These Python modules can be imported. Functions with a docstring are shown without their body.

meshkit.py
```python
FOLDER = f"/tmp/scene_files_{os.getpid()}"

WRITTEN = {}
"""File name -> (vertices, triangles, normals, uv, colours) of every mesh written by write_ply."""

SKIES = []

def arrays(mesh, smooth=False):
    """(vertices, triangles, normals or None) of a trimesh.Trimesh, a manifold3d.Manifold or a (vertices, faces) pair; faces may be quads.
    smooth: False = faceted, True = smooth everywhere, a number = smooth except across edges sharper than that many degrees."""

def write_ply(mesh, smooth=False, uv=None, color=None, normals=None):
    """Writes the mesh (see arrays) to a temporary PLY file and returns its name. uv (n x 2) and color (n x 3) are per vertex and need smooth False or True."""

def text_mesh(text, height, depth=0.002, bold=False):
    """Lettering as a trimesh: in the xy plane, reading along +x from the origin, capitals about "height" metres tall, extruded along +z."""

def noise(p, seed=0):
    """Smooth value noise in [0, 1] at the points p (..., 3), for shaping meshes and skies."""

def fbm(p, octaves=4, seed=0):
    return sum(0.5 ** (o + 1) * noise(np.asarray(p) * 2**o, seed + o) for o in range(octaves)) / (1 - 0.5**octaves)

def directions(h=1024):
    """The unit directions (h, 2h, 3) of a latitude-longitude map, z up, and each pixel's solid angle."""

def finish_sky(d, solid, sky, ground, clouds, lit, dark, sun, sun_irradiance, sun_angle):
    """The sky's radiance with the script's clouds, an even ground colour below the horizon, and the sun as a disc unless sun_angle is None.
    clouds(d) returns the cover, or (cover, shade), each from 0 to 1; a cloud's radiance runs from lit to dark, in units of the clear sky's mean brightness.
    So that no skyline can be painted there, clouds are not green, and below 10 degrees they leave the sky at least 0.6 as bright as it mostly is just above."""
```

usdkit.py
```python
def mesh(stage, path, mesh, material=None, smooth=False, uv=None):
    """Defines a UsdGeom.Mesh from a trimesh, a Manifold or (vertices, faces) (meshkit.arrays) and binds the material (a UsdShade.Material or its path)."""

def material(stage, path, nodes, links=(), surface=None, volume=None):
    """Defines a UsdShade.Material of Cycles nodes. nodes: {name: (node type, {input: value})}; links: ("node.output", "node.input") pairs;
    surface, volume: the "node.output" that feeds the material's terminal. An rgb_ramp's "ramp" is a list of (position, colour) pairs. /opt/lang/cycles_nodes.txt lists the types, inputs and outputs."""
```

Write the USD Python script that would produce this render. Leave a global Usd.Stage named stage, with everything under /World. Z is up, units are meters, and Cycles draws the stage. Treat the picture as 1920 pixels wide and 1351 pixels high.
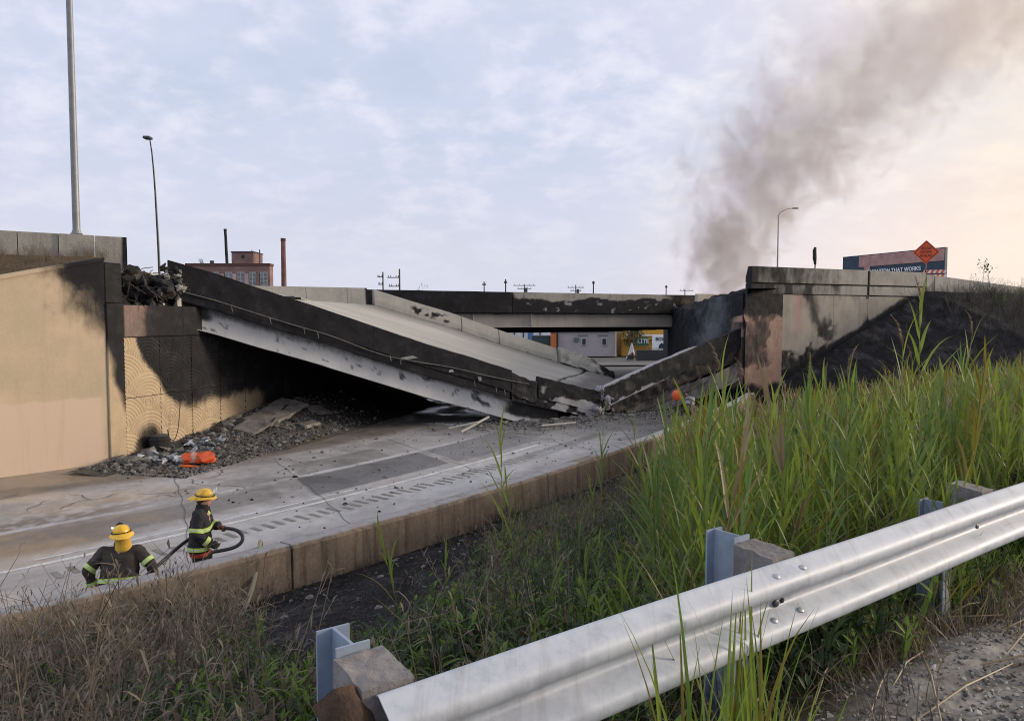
import math, random
import numpy as np, trimesh, manifold3d as m3
import usdkit, meshkit
from pxr import Usd, UsdGeom, UsdLux, UsdShade, Gf, Sdf, Vt

stage = Usd.Stage.CreateInMemory()
UsdGeom.SetStageUpAxis(stage, UsdGeom.Tokens.z)
UsdGeom.SetStageMetersPerUnit(stage, 1.0)
world = UsdGeom.Xform.Define(stage, "/World")
stage.SetDefaultPrim(world.GetPrim())
UsdGeom.Scope.Define(stage, "/World/Looks")
rng = np.random.default_rng(7)
random.seed(7)
PI = math.pi

# ------------------------------------------------------------------ camera
EYE_Z = 4.3
cam = UsdGeom.Camera.Define(stage, "/World/camera")
cam.CreateHorizontalApertureAttr(36.0)
cam.CreateVerticalApertureAttr(36.0 * 720 / 1024)
cam.CreateFocalLengthAttr(26.0)
cam.CreateClippingRangeAttr(Gf.Vec2f(0.05, 6000))
cam.AddTranslateOp().Set(Gf.Vec3d(0, 0, EYE_Z))
cam.AddRotateXYZOp().Set(Gf.Vec3f(90 - 3.115, 0, 0))
cam.CreateExposureAttr(1.15)

# ------------------------------------------------------------------ sun and sky
SUN_AZ, SUN_EL = math.radians(76), math.radians(12)
sun_dir = np.array([math.sin(SUN_AZ) * math.cos(SUN_EL), math.cos(SUN_AZ) * math.cos(SUN_EL), math.sin(SUN_EL)])
sun = UsdLux.DistantLight.Define(stage, "/World/sun")
sun.CreateIntensityAttr(0.40)
sun.CreateNormalizeAttr(True)
sun.CreateAngleAttr(14.0)
sun.CreateColorAttr(Gf.Vec3f(1.0, 0.85, 0.70))
sun.AddRotateXYZOp().Set(Gf.Vec3f(90 - math.degrees(SUN_EL), 0, 180 - math.degrees(SUN_AZ)))

SKY_STRENGTH = 0.1
K = 0.48 / SKY_STRENGTH      # 0.48 takes off the camera exposure
def kc(r, g, b):
    """a cloud colour given as the sRGB bytes it shows in the picture"""
    f = lambda v: (v / 255 / 12.92) if v < 10 else ((v / 255 + 0.055) / 1.055) ** 2.4
    return (f(r) * K, f(g) * K, f(b) * K)

sky_nodes = {
    "tc": ("texture_coordinate", {}),
    "sky": ("sky_texture", {"sky_type": "single_scattering", "sun_disc": False, "sun_elevation": SUN_EL, "sun_rotation": SUN_AZ,
                            "air_density": 1.0, "aerosol_density": 2.0, "ozone_density": 1.5}),
    "sep": ("separate_xyz", {}),
    # clouds lie on a high flat layer: direction / height
    "zz": ("math", {"math_type": "add", "value2": 0.34}),
    "zc": ("math", {"math_type": "maximum", "value2": 0.05}),
    "px": ("math", {"math_type": "divide"}), "py": ("math", {"math_type": "divide"}),
    "pp": ("combine_xyz", {"z": 3.7}),
    "n1": ("noise_texture", {"scale": 8.5, "detail": 6.0, "roughness": 0.56, "distortion": 0.1}),
    "n2": ("noise_texture", {"scale": 2.6, "detail": 5.0, "roughness": 0.55}),
    "puff": ("map_range", {"range_type": "smoothstep", "from_min": 0.40, "from_max": 0.74, "clamp": True}),
    "veil": ("map_range", {"range_type": "smoothstep", "from_min": 0.34, "from_max": 0.62, "to_min": 0.82, "to_max": 1.0, "clamp": True}),
    # how far towards the sun
    "sd": ("normal", {"direction": tuple(float(x) for x in sun_dir)}),
    "warm": ("map_range", {"range_type": "smoothstep", "from_min": 0.30, "from_max": 1.0, "clamp": True}),
    "low": ("map_range", {"range_type": "smoothstep", "from_min": 0.0, "from_max": 0.30, "to_min": 1.0, "to_max": 0.0, "clamp": True}),
    "veil_col": ("rgb_ramp", {"ramp": [(0.0, kc(203, 211, 233)), (0.30, kc(219, 218, 234)), (0.62, kc(232, 222, 220)), (1.0, kc(250, 228, 202))]}),
    "puff_col": ("rgb_ramp", {"ramp": [(0.0, kc(232, 232, 244)), (0.35, kc(246, 243, 248)), (0.75, kc(252, 238, 222)), (1.0, kc(255, 234, 205))]}),
    "low_col": ("rgb_ramp", {"ramp": [(0.0, kc(213, 214, 228)), (0.22, kc(233, 221, 226)), (0.6, kc(252, 233, 220)), (1.0, kc(255, 240, 220))]}),
    "m1": ("mix", {}), "m2": ("mix", {}), "m3": ("mix", {}),
    "pf": ("math", {"math_type": "multiply", "value2": 0.85}),
    "lf": ("math", {"math_type": "multiply", "value2": 0.85}),
    "bg": ("background_shader", {"strength": SKY_STRENGTH}),
}
sky_links = [("tc.generated", "sep.vector"), ("sep.z", "zz.value1"), ("zz.value", "zc.value1"),
    ("sep.x", "px.value1"), ("zc.value", "px.value2"), ("sep.y", "py.value1"), ("zc.value", "py.value2"),
    ("px.value", "pp.x"), ("py.value", "pp.y"), ("pp.vector", "n1.vector"), ("pp.vector", "n2.vector"),
    ("n1.fac", "puff.value"), ("n2.fac", "veil.value"), ("tc.generated", "sd.normal"), ("sd.dot", "warm.value"), ("sep.z", "low.value"),
    ("warm.result", "veil_col.fac"), ("warm.result", "puff_col.fac"), ("warm.result", "low_col.fac"),
    ("veil.result", "m1.fac"), ("sky.color", "m1.color1"), ("veil_col.color", "m1.color2"),
    ("puff.result", "pf.value1"), ("pf.value", "m2.fac"), ("m1.color", "m2.color1"), ("puff_col.color", "m2.color2"),
    ("low.result", "lf.value1"), ("lf.value", "m3.fac"), ("m2.color", "m3.color1"), ("low_col.color", "m3.color2"),
    ("m3.color", "bg.color")]
sky_mat = usdkit.material(stage, "/World/Looks/sky_look", sky_nodes, sky_links, surface="bg.background")
dome = UsdLux.DomeLight.Define(stage, "/World/sky")
UsdShade.MaterialBindingAPI.Apply(dome.GetPrim()).Bind(sky_mat)
dome.GetPrim().SetCustomDataByKey("kind", "structure")

# ------------------------------------------------------------------ helpers
_taken = {}
def path_for(parent, name):
    key = (parent, name); n = _taken.get(key, 0); _taken[key] = n + 1
    return f"{parent}/{name}" + (f"_{n:03d}" if n else "")

def tag(prim, label=None, cat=None, group=None, kind=None):
    for k, v in (("label", label), ("category", cat), ("group", group), ("kind", kind)):
        if v: prim.SetCustomDataByKey(k, v)
    return prim

def thing(name, label=None, cat=None, group=None, kind=None, loc=None, rotz=0, scale=None):
    p = path_for("/World", name)
    x = UsdGeom.Xform.Define(stage, p)
    if loc is not None: x.AddTranslateOp().Set(Gf.Vec3d(*map(float, loc)))
    if rotz: x.AddRotateZOp().Set(float(rotz))
    if scale is not None: x.AddScaleOp().Set(Gf.Vec3f(scale, scale, scale))
    tag(x.GetPrim(), label, cat, group, kind)
    return p

def put(parent, name, mesh, mat, smooth=False, pv=None, label=None, cat=None, group=None, kind=None):
    """one mesh prim; pv = per-vertex primvars (float or 3 floats)"""
    p = path_for(parent, name)
    m = usdkit.mesh(stage, p, mesh, mat, smooth=smooth)
    for k, a in (pv or {}).items():
        a = np.asarray(a, np.float32)
        api = UsdGeom.PrimvarsAPI(m)
        if a.ndim == 1: api.CreatePrimvar(k, Sdf.ValueTypeNames.FloatArray, "vertex").Set(Vt.FloatArray.FromNumpy(a))
        else: api.CreatePrimvar(k, Sdf.ValueTypeNames.Color3fArray, "vertex").Set(Vt.Vec3fArray.FromNumpy(a))
    tag(m.GetPrim(), label, cat, group, kind)
    return p

def copy_of(proto, name, loc, rotz=0, scale=1.0, tilt=(0, 0), label=None, cat=None, group=None):
    p = path_for("/World", name)
    x = UsdGeom.Xform.Define(stage, p)
    x.AddTranslateOp().Set(Gf.Vec3d(*map(float, loc)))
    x.AddRotateXYZOp().Set(Gf.Vec3f(float(tilt[0]), float(tilt[1]), float(rotz)))
    x.AddScaleOp().Set(Gf.Vec3f(float(scale), float(scale), float(scale)))
    x.GetPrim().GetReferences().AddInternalReference(proto)
    x.GetPrim().SetInstanceable(True)
    tag(x.GetPrim(), label, cat, group)
    return p

def scatter(name, protos, pos, idx, rotz, scale, tilt=None, label=None, cat=None):
    """protos: (name, mesh, material) kinds; everything goes into one PointInstancer of 'stuff'"""
    p = path_for("/World", name)
    pi = UsdGeom.PointInstancer.Define(stage, p)
    for nm, me, ma in protos: usdkit.mesh(stage, f"{p}/{nm}", me, ma)
    pi.CreatePrototypesRel().SetTargets([Sdf.Path(f"{p}/{q[0]}") for q in protos])
    pi.CreateProtoIndicesAttr(Vt.IntArray.FromNumpy(np.asarray(idx, np.int32)))
    pi.CreatePositionsAttr(Vt.Vec3fArray.FromNumpy(np.asarray(pos, np.float32)))
    pi.CreateScalesAttr(Vt.Vec3fArray.FromNumpy(np.repeat(np.asarray(scale, np.float32)[:, None], 3, 1)))
    q = []
    tl = np.zeros((len(pos), 2)) if tilt is None else np.asarray(tilt)
    for rz, (tx, ty) in zip(rotz, tl):
        r = Gf.Rotation(Gf.Vec3d(1, 0, 0), float(tx)) * Gf.Rotation(Gf.Vec3d(0, 1, 0), float(ty)) 
        r = Gf.Rotation(Gf.Vec3d(0, 0, 1), float(rz)) * r
        g = r.GetQuat(); im = g.GetImaginary()
        q.append(Gf.Quath(float(g.GetReal()), float(im[0]), float(im[1]), float(im[2])))
    pi.CreateOrientationsAttr(Vt.QuathArray(q))
    tag(pi.GetPrim(), label, cat, None, "stuff")
    return p

def cat_mesh(ms):
    ms = [m if isinstance(m, trimesh.Trimesh) else trimesh.Trimesh(*m, process=False) for m in ms]
    return trimesh.util.concatenate(ms)

def box(sx, sy, sz, c=(0, 0, 0), rz=0.0, ch=0.0):
    if ch:
        h = np.array([sx, sy, sz]) / 2
        pts = []
        for sg in np.ndindex(2, 2, 2):
            s = np.array(sg) * 2 - 1
            for k in range(3):
                q = h.copy(); q[[i for i in range(3) if i != k]] -= ch
                pts.append(s * q)
        b = trimesh.convex.convex_hull(np.array(pts))
    else:
        b = trimesh.creation.box((sx, sy, sz))
    if rz: b.apply_transform(trimesh.transformations.rotation_matrix(rz, (0, 0, 1)))
    b.apply_translation(c)
    return b

def tube(points, radii, sides=8, cap=True):
    p = np.asarray(points, float); n = len(p)
    r = np.broadcast_to(np.asarray(radii, float), (n,))
    t = np.gradient(p, axis=0); t /= np.linalg.norm(t, axis=1, keepdims=True) + 1e-12
    a = np.zeros_like(p); ref = np.array([0, 0, 1.0]) if abs(t[0, 2]) < 0.9 else np.array([1.0, 0, 0])
    cur = np.cross(t[0], ref)
    for i in range(n):
        cur = cur - t[i] * (cur @ t[i]); cur /= np.linalg.norm(cur) + 1e-12; a[i] = cur
    b = np.cross(t, a)
    ang = np.arange(sides) * 2 * PI / sides
    v = p[:, None] + r[:, None, None] * (np.cos(ang)[None, :, None] * a[:, None] + np.sin(ang)[None, :, None] * b[:, None])
    i, j = np.meshgrid(np.arange(n - 1), np.arange(sides), indexing="ij")
    q = np.stack([i * sides + j, i * sides + (j + 1) % sides, (i + 1) * sides + (j + 1) % sides, (i + 1) * sides + j], -1).reshape(-1, 4)
    v = v.reshape(-1, 3); f = [q[:, [0, 2, 1]], q[:, [0, 3, 2]]]
    if cap:
        k = len(v); v = np.vstack([v, p[:1], p[-1:]]); jj = np.arange(sides)
        f.append(np.stack([np.full(sides, k), (jj + 1) % sides, jj], 1))
        o = (n - 1) * sides
        f.append(np.stack([np.full(sides, k + 1), o + jj, o + (jj + 1) % sides], 1))
    m = trimesh.Trimesh(v, np.vstack(f), process=False)
    if m.volume < 0: m.invert()
    return m

def grid_mesh(P):
    """P (n, m, 3) -> open sheet"""
    n, m = P.shape[:2]
    i, j = np.meshgrid(np.arange(n - 1), np.arange(m - 1), indexing="ij")
    a = i * m + j
    q = np.stack([a, a + 1, a + m + 1, a + m], -1).reshape(-1, 4)
    return trimesh.Trimesh(P.reshape(-1, 3), np.vstack([q[:, [0, 2, 1]], q[:, [0, 3, 2]]]), process=False)

def loft(S, cap=True):
    """S (n, m, 3): n stations of a closed ring of m points; end caps by fan"""
    S = np.asarray(S, float); n, m = S.shape[:2]
    i, j = np.meshgrid(np.arange(n - 1), np.arange(m), indexing="ij")
    j2 = (j + 1) % m
    q = np.stack([i * m + j, i * m + j2, (i + 1) * m + j2, (i + 1) * m + j], -1).reshape(-1, 4)
    v = S.reshape(-1, 3); k = len(v)
    v = np.vstack([v, S[0].mean(0)[None], S[-1].mean(0)[None]])
    jj = np.arange(m); o = (n - 1) * m
    f = np.vstack([q[:, [0, 1, 2]], q[:, [0, 2, 3]], np.stack([np.full(m, k), (jj + 1) % m, jj], 1), np.stack([np.full(m, k + 1), o + jj, o + (jj + 1) % m], 1)])
    if not cap: v, f = v[:-2], f[:len(q) * 2]
    t = trimesh.Trimesh(v, f, process=False)
    if t.volume < 0: t.invert()
    return t

def ring(pts, step):
    """subdivide a closed 2-D outline so that no edge is longer than step"""
    pts = np.asarray(pts, float); out = []
    for a, b in zip(pts, np.roll(pts, -1, 0)):
        k = max(1, int(math.ceil(np.linalg.norm(b - a) / step)))
        out += [a + (b - a) * i / k for i in range(k)]
    return np.array(out)

def sub(m, step):
    """subdivide a mesh until edges are shorter than step (for soot per vertex)"""
    v, f = trimesh.remesh.subdivide_to_size(m.vertices, m.faces, step, max_iter=12)
    return trimesh.Trimesh(v, f, process=True)

def fbm(p, s, o=4, seed=0):
    return meshkit.fbm(np.asarray(p) * s, o, seed)

def sstep(a, b, x):
    t = np.clip((np.asarray(x, float) - a) / (b - a), 0, 1); return t * t * (3 - 2 * t)

def rock(r, seed, flat=1.0, sub_=1):
    g = np.random.default_rng(seed)
    q = g.normal(size=(20, 3)); q /= np.linalg.norm(q, axis=1, keepdims=True) ** .4
    m = trimesh.convex.convex_hull(q * np.array([1, .8, .62 * flat]))
    m.apply_scale(r / np.abs(m.vertices).max())
    return m

# ------------------------------------------------------------------ materials
def surf(name, c1, c2, scale=1.5, rough=0.85, streak=0.0, streak_col=(0.05, 0.045, 0.04), fine=18, fine_amt=0.25, bump=0.25, soot_col=(0.011, 0.011, 0.013),
         ash_col=(0.30, 0.30, 0.31), soot=True, edge=0.7, vcol=False, metallic=0.0, paint=None, streak_scale=(5, 5, 0.35), spec=0.3, streak_at=(0.50, 0.75), wet=False):
    n = {"tc": ("texture_coordinate", {}), "nA": ("noise_texture", {"scale": scale, "detail": 6.0, "roughness": 0.6}),
         "nB": ("noise_texture", {"scale": fine, "detail": 5.0, "roughness": 0.65}),
         "rA": ("map_range", {"range_type": "smoothstep", "from_min": 0.32, "from_max": 0.68, "clamp": True}),
         "rB": ("map_range", {"from_min": 0.25, "from_max": 0.75, "to_min": 1 - fine_amt, "to_max": 1 + fine_amt}),
         "base": ("mix", {"color1": c1, "color2": c2}), "mulB": ("mix", {"mix_type": "multiply", "fac": 1.0}),
         "p": ("principled_bsdf", {"roughness": rough, "metallic": metallic, "specular_ior_level": spec}),
         "bmp": ("bump", {"strength": bump, "distance": 0.02})}
    l = [("tc.object", "nA.vector"), ("tc.object", "nB.vector"), ("nA.fac", "rA.value"), ("nB.fac", "rB.value"), ("nB.fac", "bmp.height"), ("bmp.normal", "p.normal")]
    if vcol:
        n["vc"] = ("attribute", {"attribute": "col"}); l += [("vc.color", "mulB.color1")]
    else:
        l += [("rA.result", "base.fac"), ("base.color", "mulB.color1")]
    l += [("rB.result", "mulB.color2")]
    out = "mulB.color"
    if paint is not None:
        n["pa"] = ("attribute", {"attribute": "paint"}); n["pm"] = ("mix", {"color2": paint})
        n["pmul"] = ("mix", {"mix_type": "multiply", "fac": 1.0})
        l += [("pa.fac", "pm.fac"), (out, "pm.color1")]; out = "pm.color"
    if streak:
        n["mp"] = ("mapping", {"scale": streak_scale}); n["nS"] = ("noise_texture", {"scale": 1.0, "detail": 5.0, "roughness": 0.6})
        n["rS"] = ("map_range", {"range_type": "smoothstep", "from_min": streak_at[0], "from_max": streak_at[1], "to_max": streak, "clamp": True}); n["mS"] = ("mix", {"color2": streak_col})
        l += [("tc.object", "mp.vector"), ("mp.vector", "nS.vector"), ("nS.fac", "rS.value"), ("rS.result", "mS.fac"), (out, "mS.color1")]; out = "mS.color"
    if soot:
        for k, colr in (("soot", soot_col), ("ash", ash_col)):
            n[k + "a"] = ("attribute", {"attribute": k})
            n[k + "mp"] = ("mapping", {"scale": (3.0, 3.0, 1.4) if k == "soot" else (6.0, 6.0, 6.0)})
            n[k + "n"] = ("noise_texture", {"scale": 1.0, "detail": 8.0, "roughness": 0.68})
            n[k + "s"] = ("math", {"math_type": "multiply_add", "value2": edge, "value3": -0.5 * edge})
            n[k + "t"] = ("math", {"math_type": "add"})
            n[k + "r"] = ("map_range", {"range_type": "smoothstep", "from_min": 0.18 if k == "soot" else 0.30, "from_max": 0.82 if k == "soot" else 0.70, "clamp": True})
            n[k + "x"] = ("mix", {"color2": colr})
            if k == "soot":
                n["sv"] = ("noise_texture", {"scale": 1.7, "detail": 7.0, "roughness": 0.7}); n["sr"] = ("rgb_ramp", {"ramp": [(0.34, tuple(.55 * c for c in soot_col)), (0.54, tuple(1.15 * c for c in soot_col)), (0.74, (0.036, 0.035, 0.037))]})
                l += [("tc.object", "sv.vector"), ("sv.fac", "sr.fac"), ("sr.color", "sootx.color2")]
            l += [("tc.object", k + "mp.vector"), (k + "mp.vector", k + "n.vector"), (k + "n.fac", k + "s.value1"), (k + "a.fac", k + "t.value1"), (k + "s.value", k + "t.value2"),
                  (k + "t.value", k + "r.value"), (k + "r.result", k + "x.fac"), (out, k + "x.color1")]
            out = k + "x.color"
    l.append((out, "p.base_color"))
    if wet:
        n["wn"] = ("noise_texture", {"scale": 0.42, "detail": 6.0, "roughness": 0.6}); n["wr"] = ("map_range", {"range_type": "smoothstep", "from_min": 0.40, "from_max": 0.60, "to_min": 0.22, "to_max": 0.8, "clamp": True})
        l += [("tc.object", "wn.vector"), ("wn.fac", "wr.value"), ("wr.result", "p.roughness")]
    return usdkit.material(stage, f"/World/Looks/{name}", n, l, surface="p.BSDF")

def plain(name, col, rough=0.6, metallic=0.0, spec=0.4, var=0.12, scale=6.0, bump=0.0):
    n = {"tc": ("texture_coordinate", {}), "nz": ("noise_texture", {"scale": scale, "detail": 4.0}), "r": ("map_range", {"from_min": 0.3, "from_max": 0.7, "to_min": 1 - var, "to_max": 1 + var}),
         "c": ("mix", {"mix_type": "multiply", "fac": 1.0, "color1": col}), "p": ("principled_bsdf", {"roughness": rough, "metallic": metallic, "specular_ior_level": spec})}
    l = [("tc.object", "nz.vector"), ("nz.fac", "r.value"), ("r.result", "c.color2"), ("c.color", "p.base_color")]
    if bump:
        n["b"] = ("bump", {"strength": bump, "distance": 0.01}); l += [("nz.fac", "b.height"), ("b.normal", "p.normal")]
    return usdkit.material(stage, f"/World/Looks/{name}", n, l, surface="p.BSDF")

def leaf(name, c1, c2, trans=0.35, tip=None):
    """foliage: colour varies per copy and along the surface; some light passes"""
    n = {"oi": ("object_info", {}), "tc": ("texture_coordinate", {}), "nz": ("noise_texture", {"scale": 2.5, "detail": 3.0}), "isl": ("geometry", {}),
         "ad": ("math", {"math_type": "add"}), "hv": ("math", {"math_type": "multiply", "value2": 0.5}), "cl": ("math", {"math_type": "fraction"}),
         "c": ("mix", {"color1": c1, "color2": c2}), "d": ("principled_bsdf", {"roughness": 0.55, "specular_ior_level": 0.35}), "t": ("translucent_bsdf", {}), "m": ("mix_closure", {"fac": trans})}
    l = [("isl.random_per_island", "ad.value1"), ("oi.random", "ad.value2"), ("ad.value", "hv.value1"), ("hv.value", "c.fac"), ("c.color", "d.base_color"), ("c.color", "t.color"), ("d.BSDF", "m.closure1"), ("t.BSDF", "m.closure2")]
    n.pop("cl"); n.pop("tc"); n.pop("nz")
    return usdkit.material(stage, f"/World/Looks/{name}", n, l, surface="m.closure")

beige_wall = surf("beige_painted_concrete", (0.41, 0.335, 0.23), (0.49, 0.385, 0.262), scale=0.8, streak=0.22, streak_col=(0.33, 0.26, 0.17), fine_amt=0.07, bump=0.15, paint=(0.53, 0.415, 0.315))
beige_relief = surf("beige_relief_concrete", (0.42, 0.33, 0.215), (0.36, 0.28, 0.185), scale=1.4, streak=0.25, streak_col=(0.22, 0.17, 0.11), fine_amt=0.12)
concrete = surf("weathered_concrete", (0.36, 0.345, 0.30), (0.28, 0.265, 0.23), scale=1.1, streak=0.5, streak_col=(0.12, 0.11, 0.095), fine_amt=0.2, bump=0.35)
pale_concrete = surf("pale_concrete", (0.44, 0.42, 0.36), (0.37, 0.355, 0.31), scale=1.0, streak=0.30, streak_col=(0.22, 0.21, 0.18), fine_amt=0.15, bump=0.25)
deck_concrete = surf("deck_concrete", (0.36, 0.35, 0.32), (0.29, 0.28, 0.255), scale=0.8, fine_amt=0.18, bump=0.3)
burnt = surf("burnt_concrete", (0.10, 0.095, 0.09), (0.20, 0.19, 0.17), scale=1.6, streak=0.3, fine_amt=0.3, bump=0.6)
white_steel = surf("white_painted_steel", (0.50, 0.505, 0.50), (0.40, 0.41, 0.42), scale=0.7, rough=0.5, streak=0.25, streak_col=(0.30, 0.28, 0.26), fine_amt=0.06, bump=0.05, edge=0.75)
tan_steel = surf("tan_painted_steel", (0.37, 0.34, 0.30), (0.28, 0.26, 0.235), scale=0.45, rough=0.6, streak=0.3, streak_col=(0.16, 0.14, 0.12), fine_amt=0.08, bump=0.05)
rust_steel = surf("scorched_rusty_steel", (0.085, 0.06, 0.045), (0.045, 0.04, 0.038), scale=2.0, rough=0.8, fine_amt=0.35, bump=0.5)
brown_concrete = surf("brown_stained_concrete", (0.24, 0.185, 0.14), (0.165, 0.13, 0.10), scale=1.6, streak=0.7, streak_col=(0.045, 0.038, 0.032), fine_amt=0.25, bump=0.4, streak_scale=(6, 6, 0.5), streak_at=(.45, .72))
spalled = surf("spalled_concrete", (0.24, 0.225, 0.195), (0.15, 0.14, 0.125), scale=3.0, fine_amt=0.35, bump=0.9)
galv = surf("galvanised_steel", (0.52, 0.54, 0.57), (0.45, 0.47, 0.50), scale=2.5, rough=0.42, metallic=0.55, streak=0.0, fine=30, fine_amt=0.06, bump=0.04, soot=False, spec=0.5)
galv_post = surf("galvanised_post", (0.30, 0.36, 0.44), (0.24, 0.29, 0.37), scale=4.0, rough=0.5, metallic=0.4, fine_amt=0.1, bump=0.05, soot=False)
weather_wood = surf("weathered_grey_timber", (0.22, 0.205, 0.195), (0.15, 0.14, 0.135), scale=5.0, rough=0.9, streak=0.5, streak_col=(0.08, 0.07, 0.065), streak_scale=(8, 60, 60), fine_amt=0.2, bump=0.5, soot=False)
soil = surf("soil", (0.1, 0.1, 0.1), (0.1, 0.1, 0.1), fine=9, fine_amt=0.5, bump=0.9, vcol=True, soot=False, rough=0.95, spec=0.1)
road_look = surf("road_surface", (0.1, 0.1, 0.1), (0.1, 0.1, 0.1), fine=25, fine_amt=0.22, bump=0.12, vcol=True, soot=False, rough=0.75, spec=0.45, wet=True)
deck_look = surf("deck_surface", (0.1, 0.1, 0.1), (0.1, 0.1, 0.1), fine=22, fine_amt=0.22, bump=0.3, vcol=True, soot=False, rough=0.85, spec=0.25)
rubble_look = surf("rubble", (0.20, 0.19, 0.18), (0.09, 0.088, 0.085), scale=4.0, fine_amt=0.35, bump=0.7)
black_rubber = plain("charred_black", (0.012, 0.012, 0.013), 0.8)
dark_metal = plain("dark_metal", (0.05, 0.052, 0.055), 0.5, 0.3)
lamp_steel = plain("lamp_pole_steel", (0.20, 0.21, 0.22), 0.5, 0.3)
road_paint = surf("road_paint", (0.62, 0.62, 0.60), (0.45, 0.45, 0.44), scale=3.0, fine=14, fine_amt=0.3, bump=0.1, soot=False)

# ------------------------------------------------------------------ where things stand
# bridge axis: s runs along the near edge of the bridge from the left abutment, v is the distance from that edge towards the camera
BA = np.array([-12.76, 24.7]); BE = np.array([0.88654, 0.46265]); BN = np.array([0.46265, -0.88654])
def W(s, v, z):
    s, v, z = np.broadcast_arrays(np.asarray(s, float), np.asarray(v, float), np.asarray(z, float))
    return np.stack([BA[0] + BE[0] * s + BN[0] * v, BA[1] + BE[1] * s + BN[1] * v, z], -1)
def to_sv(x, y):
    dx, dy = x - BA[0], y - BA[1]
    return dx * BE[0] + dy * BE[1], dx * BN[0] + dy * BN[1]

# the low parapet beside the ramp: l along it, w across the ramp (positive away from the camera)
_px = np.linspace(-16, 11.2, 400)
_py = 15.9 + 1.37 * _px + 0.03 * _px ** 2
PL = np.stack([_px, _py], 1)
_seg = np.linalg.norm(np.diff(PL, axis=0), axis=1)
PLEN = np.concatenate([[0], np.cumsum(_seg)])
L0 = np.interp(-6.09, _px, PLEN)
_tan = np.gradient(PL, axis=0); _tan /= np.linalg.norm(_tan, axis=1, keepdims=True)
_nor = np.stack([-_tan[:, 1], _tan[:, 0]], 1)
def R(l, w, z=0.0):
    l, w, z = np.broadcast_arrays(np.asarray(l, float), np.asarray(w, float), np.asarray(z, float))
    q = l + L0
    over = np.clip(q - PLEN[-1], 0, None); under = np.clip(q, None, 0)
    x, y, tx, ty, nx, ny = (np.interp(q, PLEN, a) for a in (PL[:, 0], PL[:, 1], _tan[:, 0], _tan[:, 1], _nor[:, 0], _nor[:, 1]))
    d = over + under
    return np.stack([x + tx * d + nx * w, y + ty * d + ny * w, z], -1)
LMAX = PLEN[-1] - L0

# guardrail line
GR0 = np.array([-0.09, 2.08]); GRD = np.array([0.805, 0.593]); GRD = GRD / np.linalg.norm(GRD); GRN = np.array([-GRD[1], GRD[0]])
RAIL_TOP, SHOULDER = 3.32, 2.52
def GRP(t, n, z):
    t, n, z = np.broadcast_arrays(np.asarray(t, float), np.asarray(n, float), np.asarray(z, float))
    return np.stack([GR0[0] + GRD[0] * t + GRN[0] * n, GR0[1] + GRD[1] * t + GRN[1] * n, z], -1)

# ------------------------------------------------------------------ ground
g = trimesh.creation.box((5000, 5000, 0.2)); g.apply_translation((0, 1500, -0.22))
ground_look = surf("far_ground", (0.10, 0.10, 0.085), (0.16, 0.155, 0.14), scale=0.05, fine=0.6, soot=False)
put("/World", "ground", g, ground_look, kind="structure")

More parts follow.
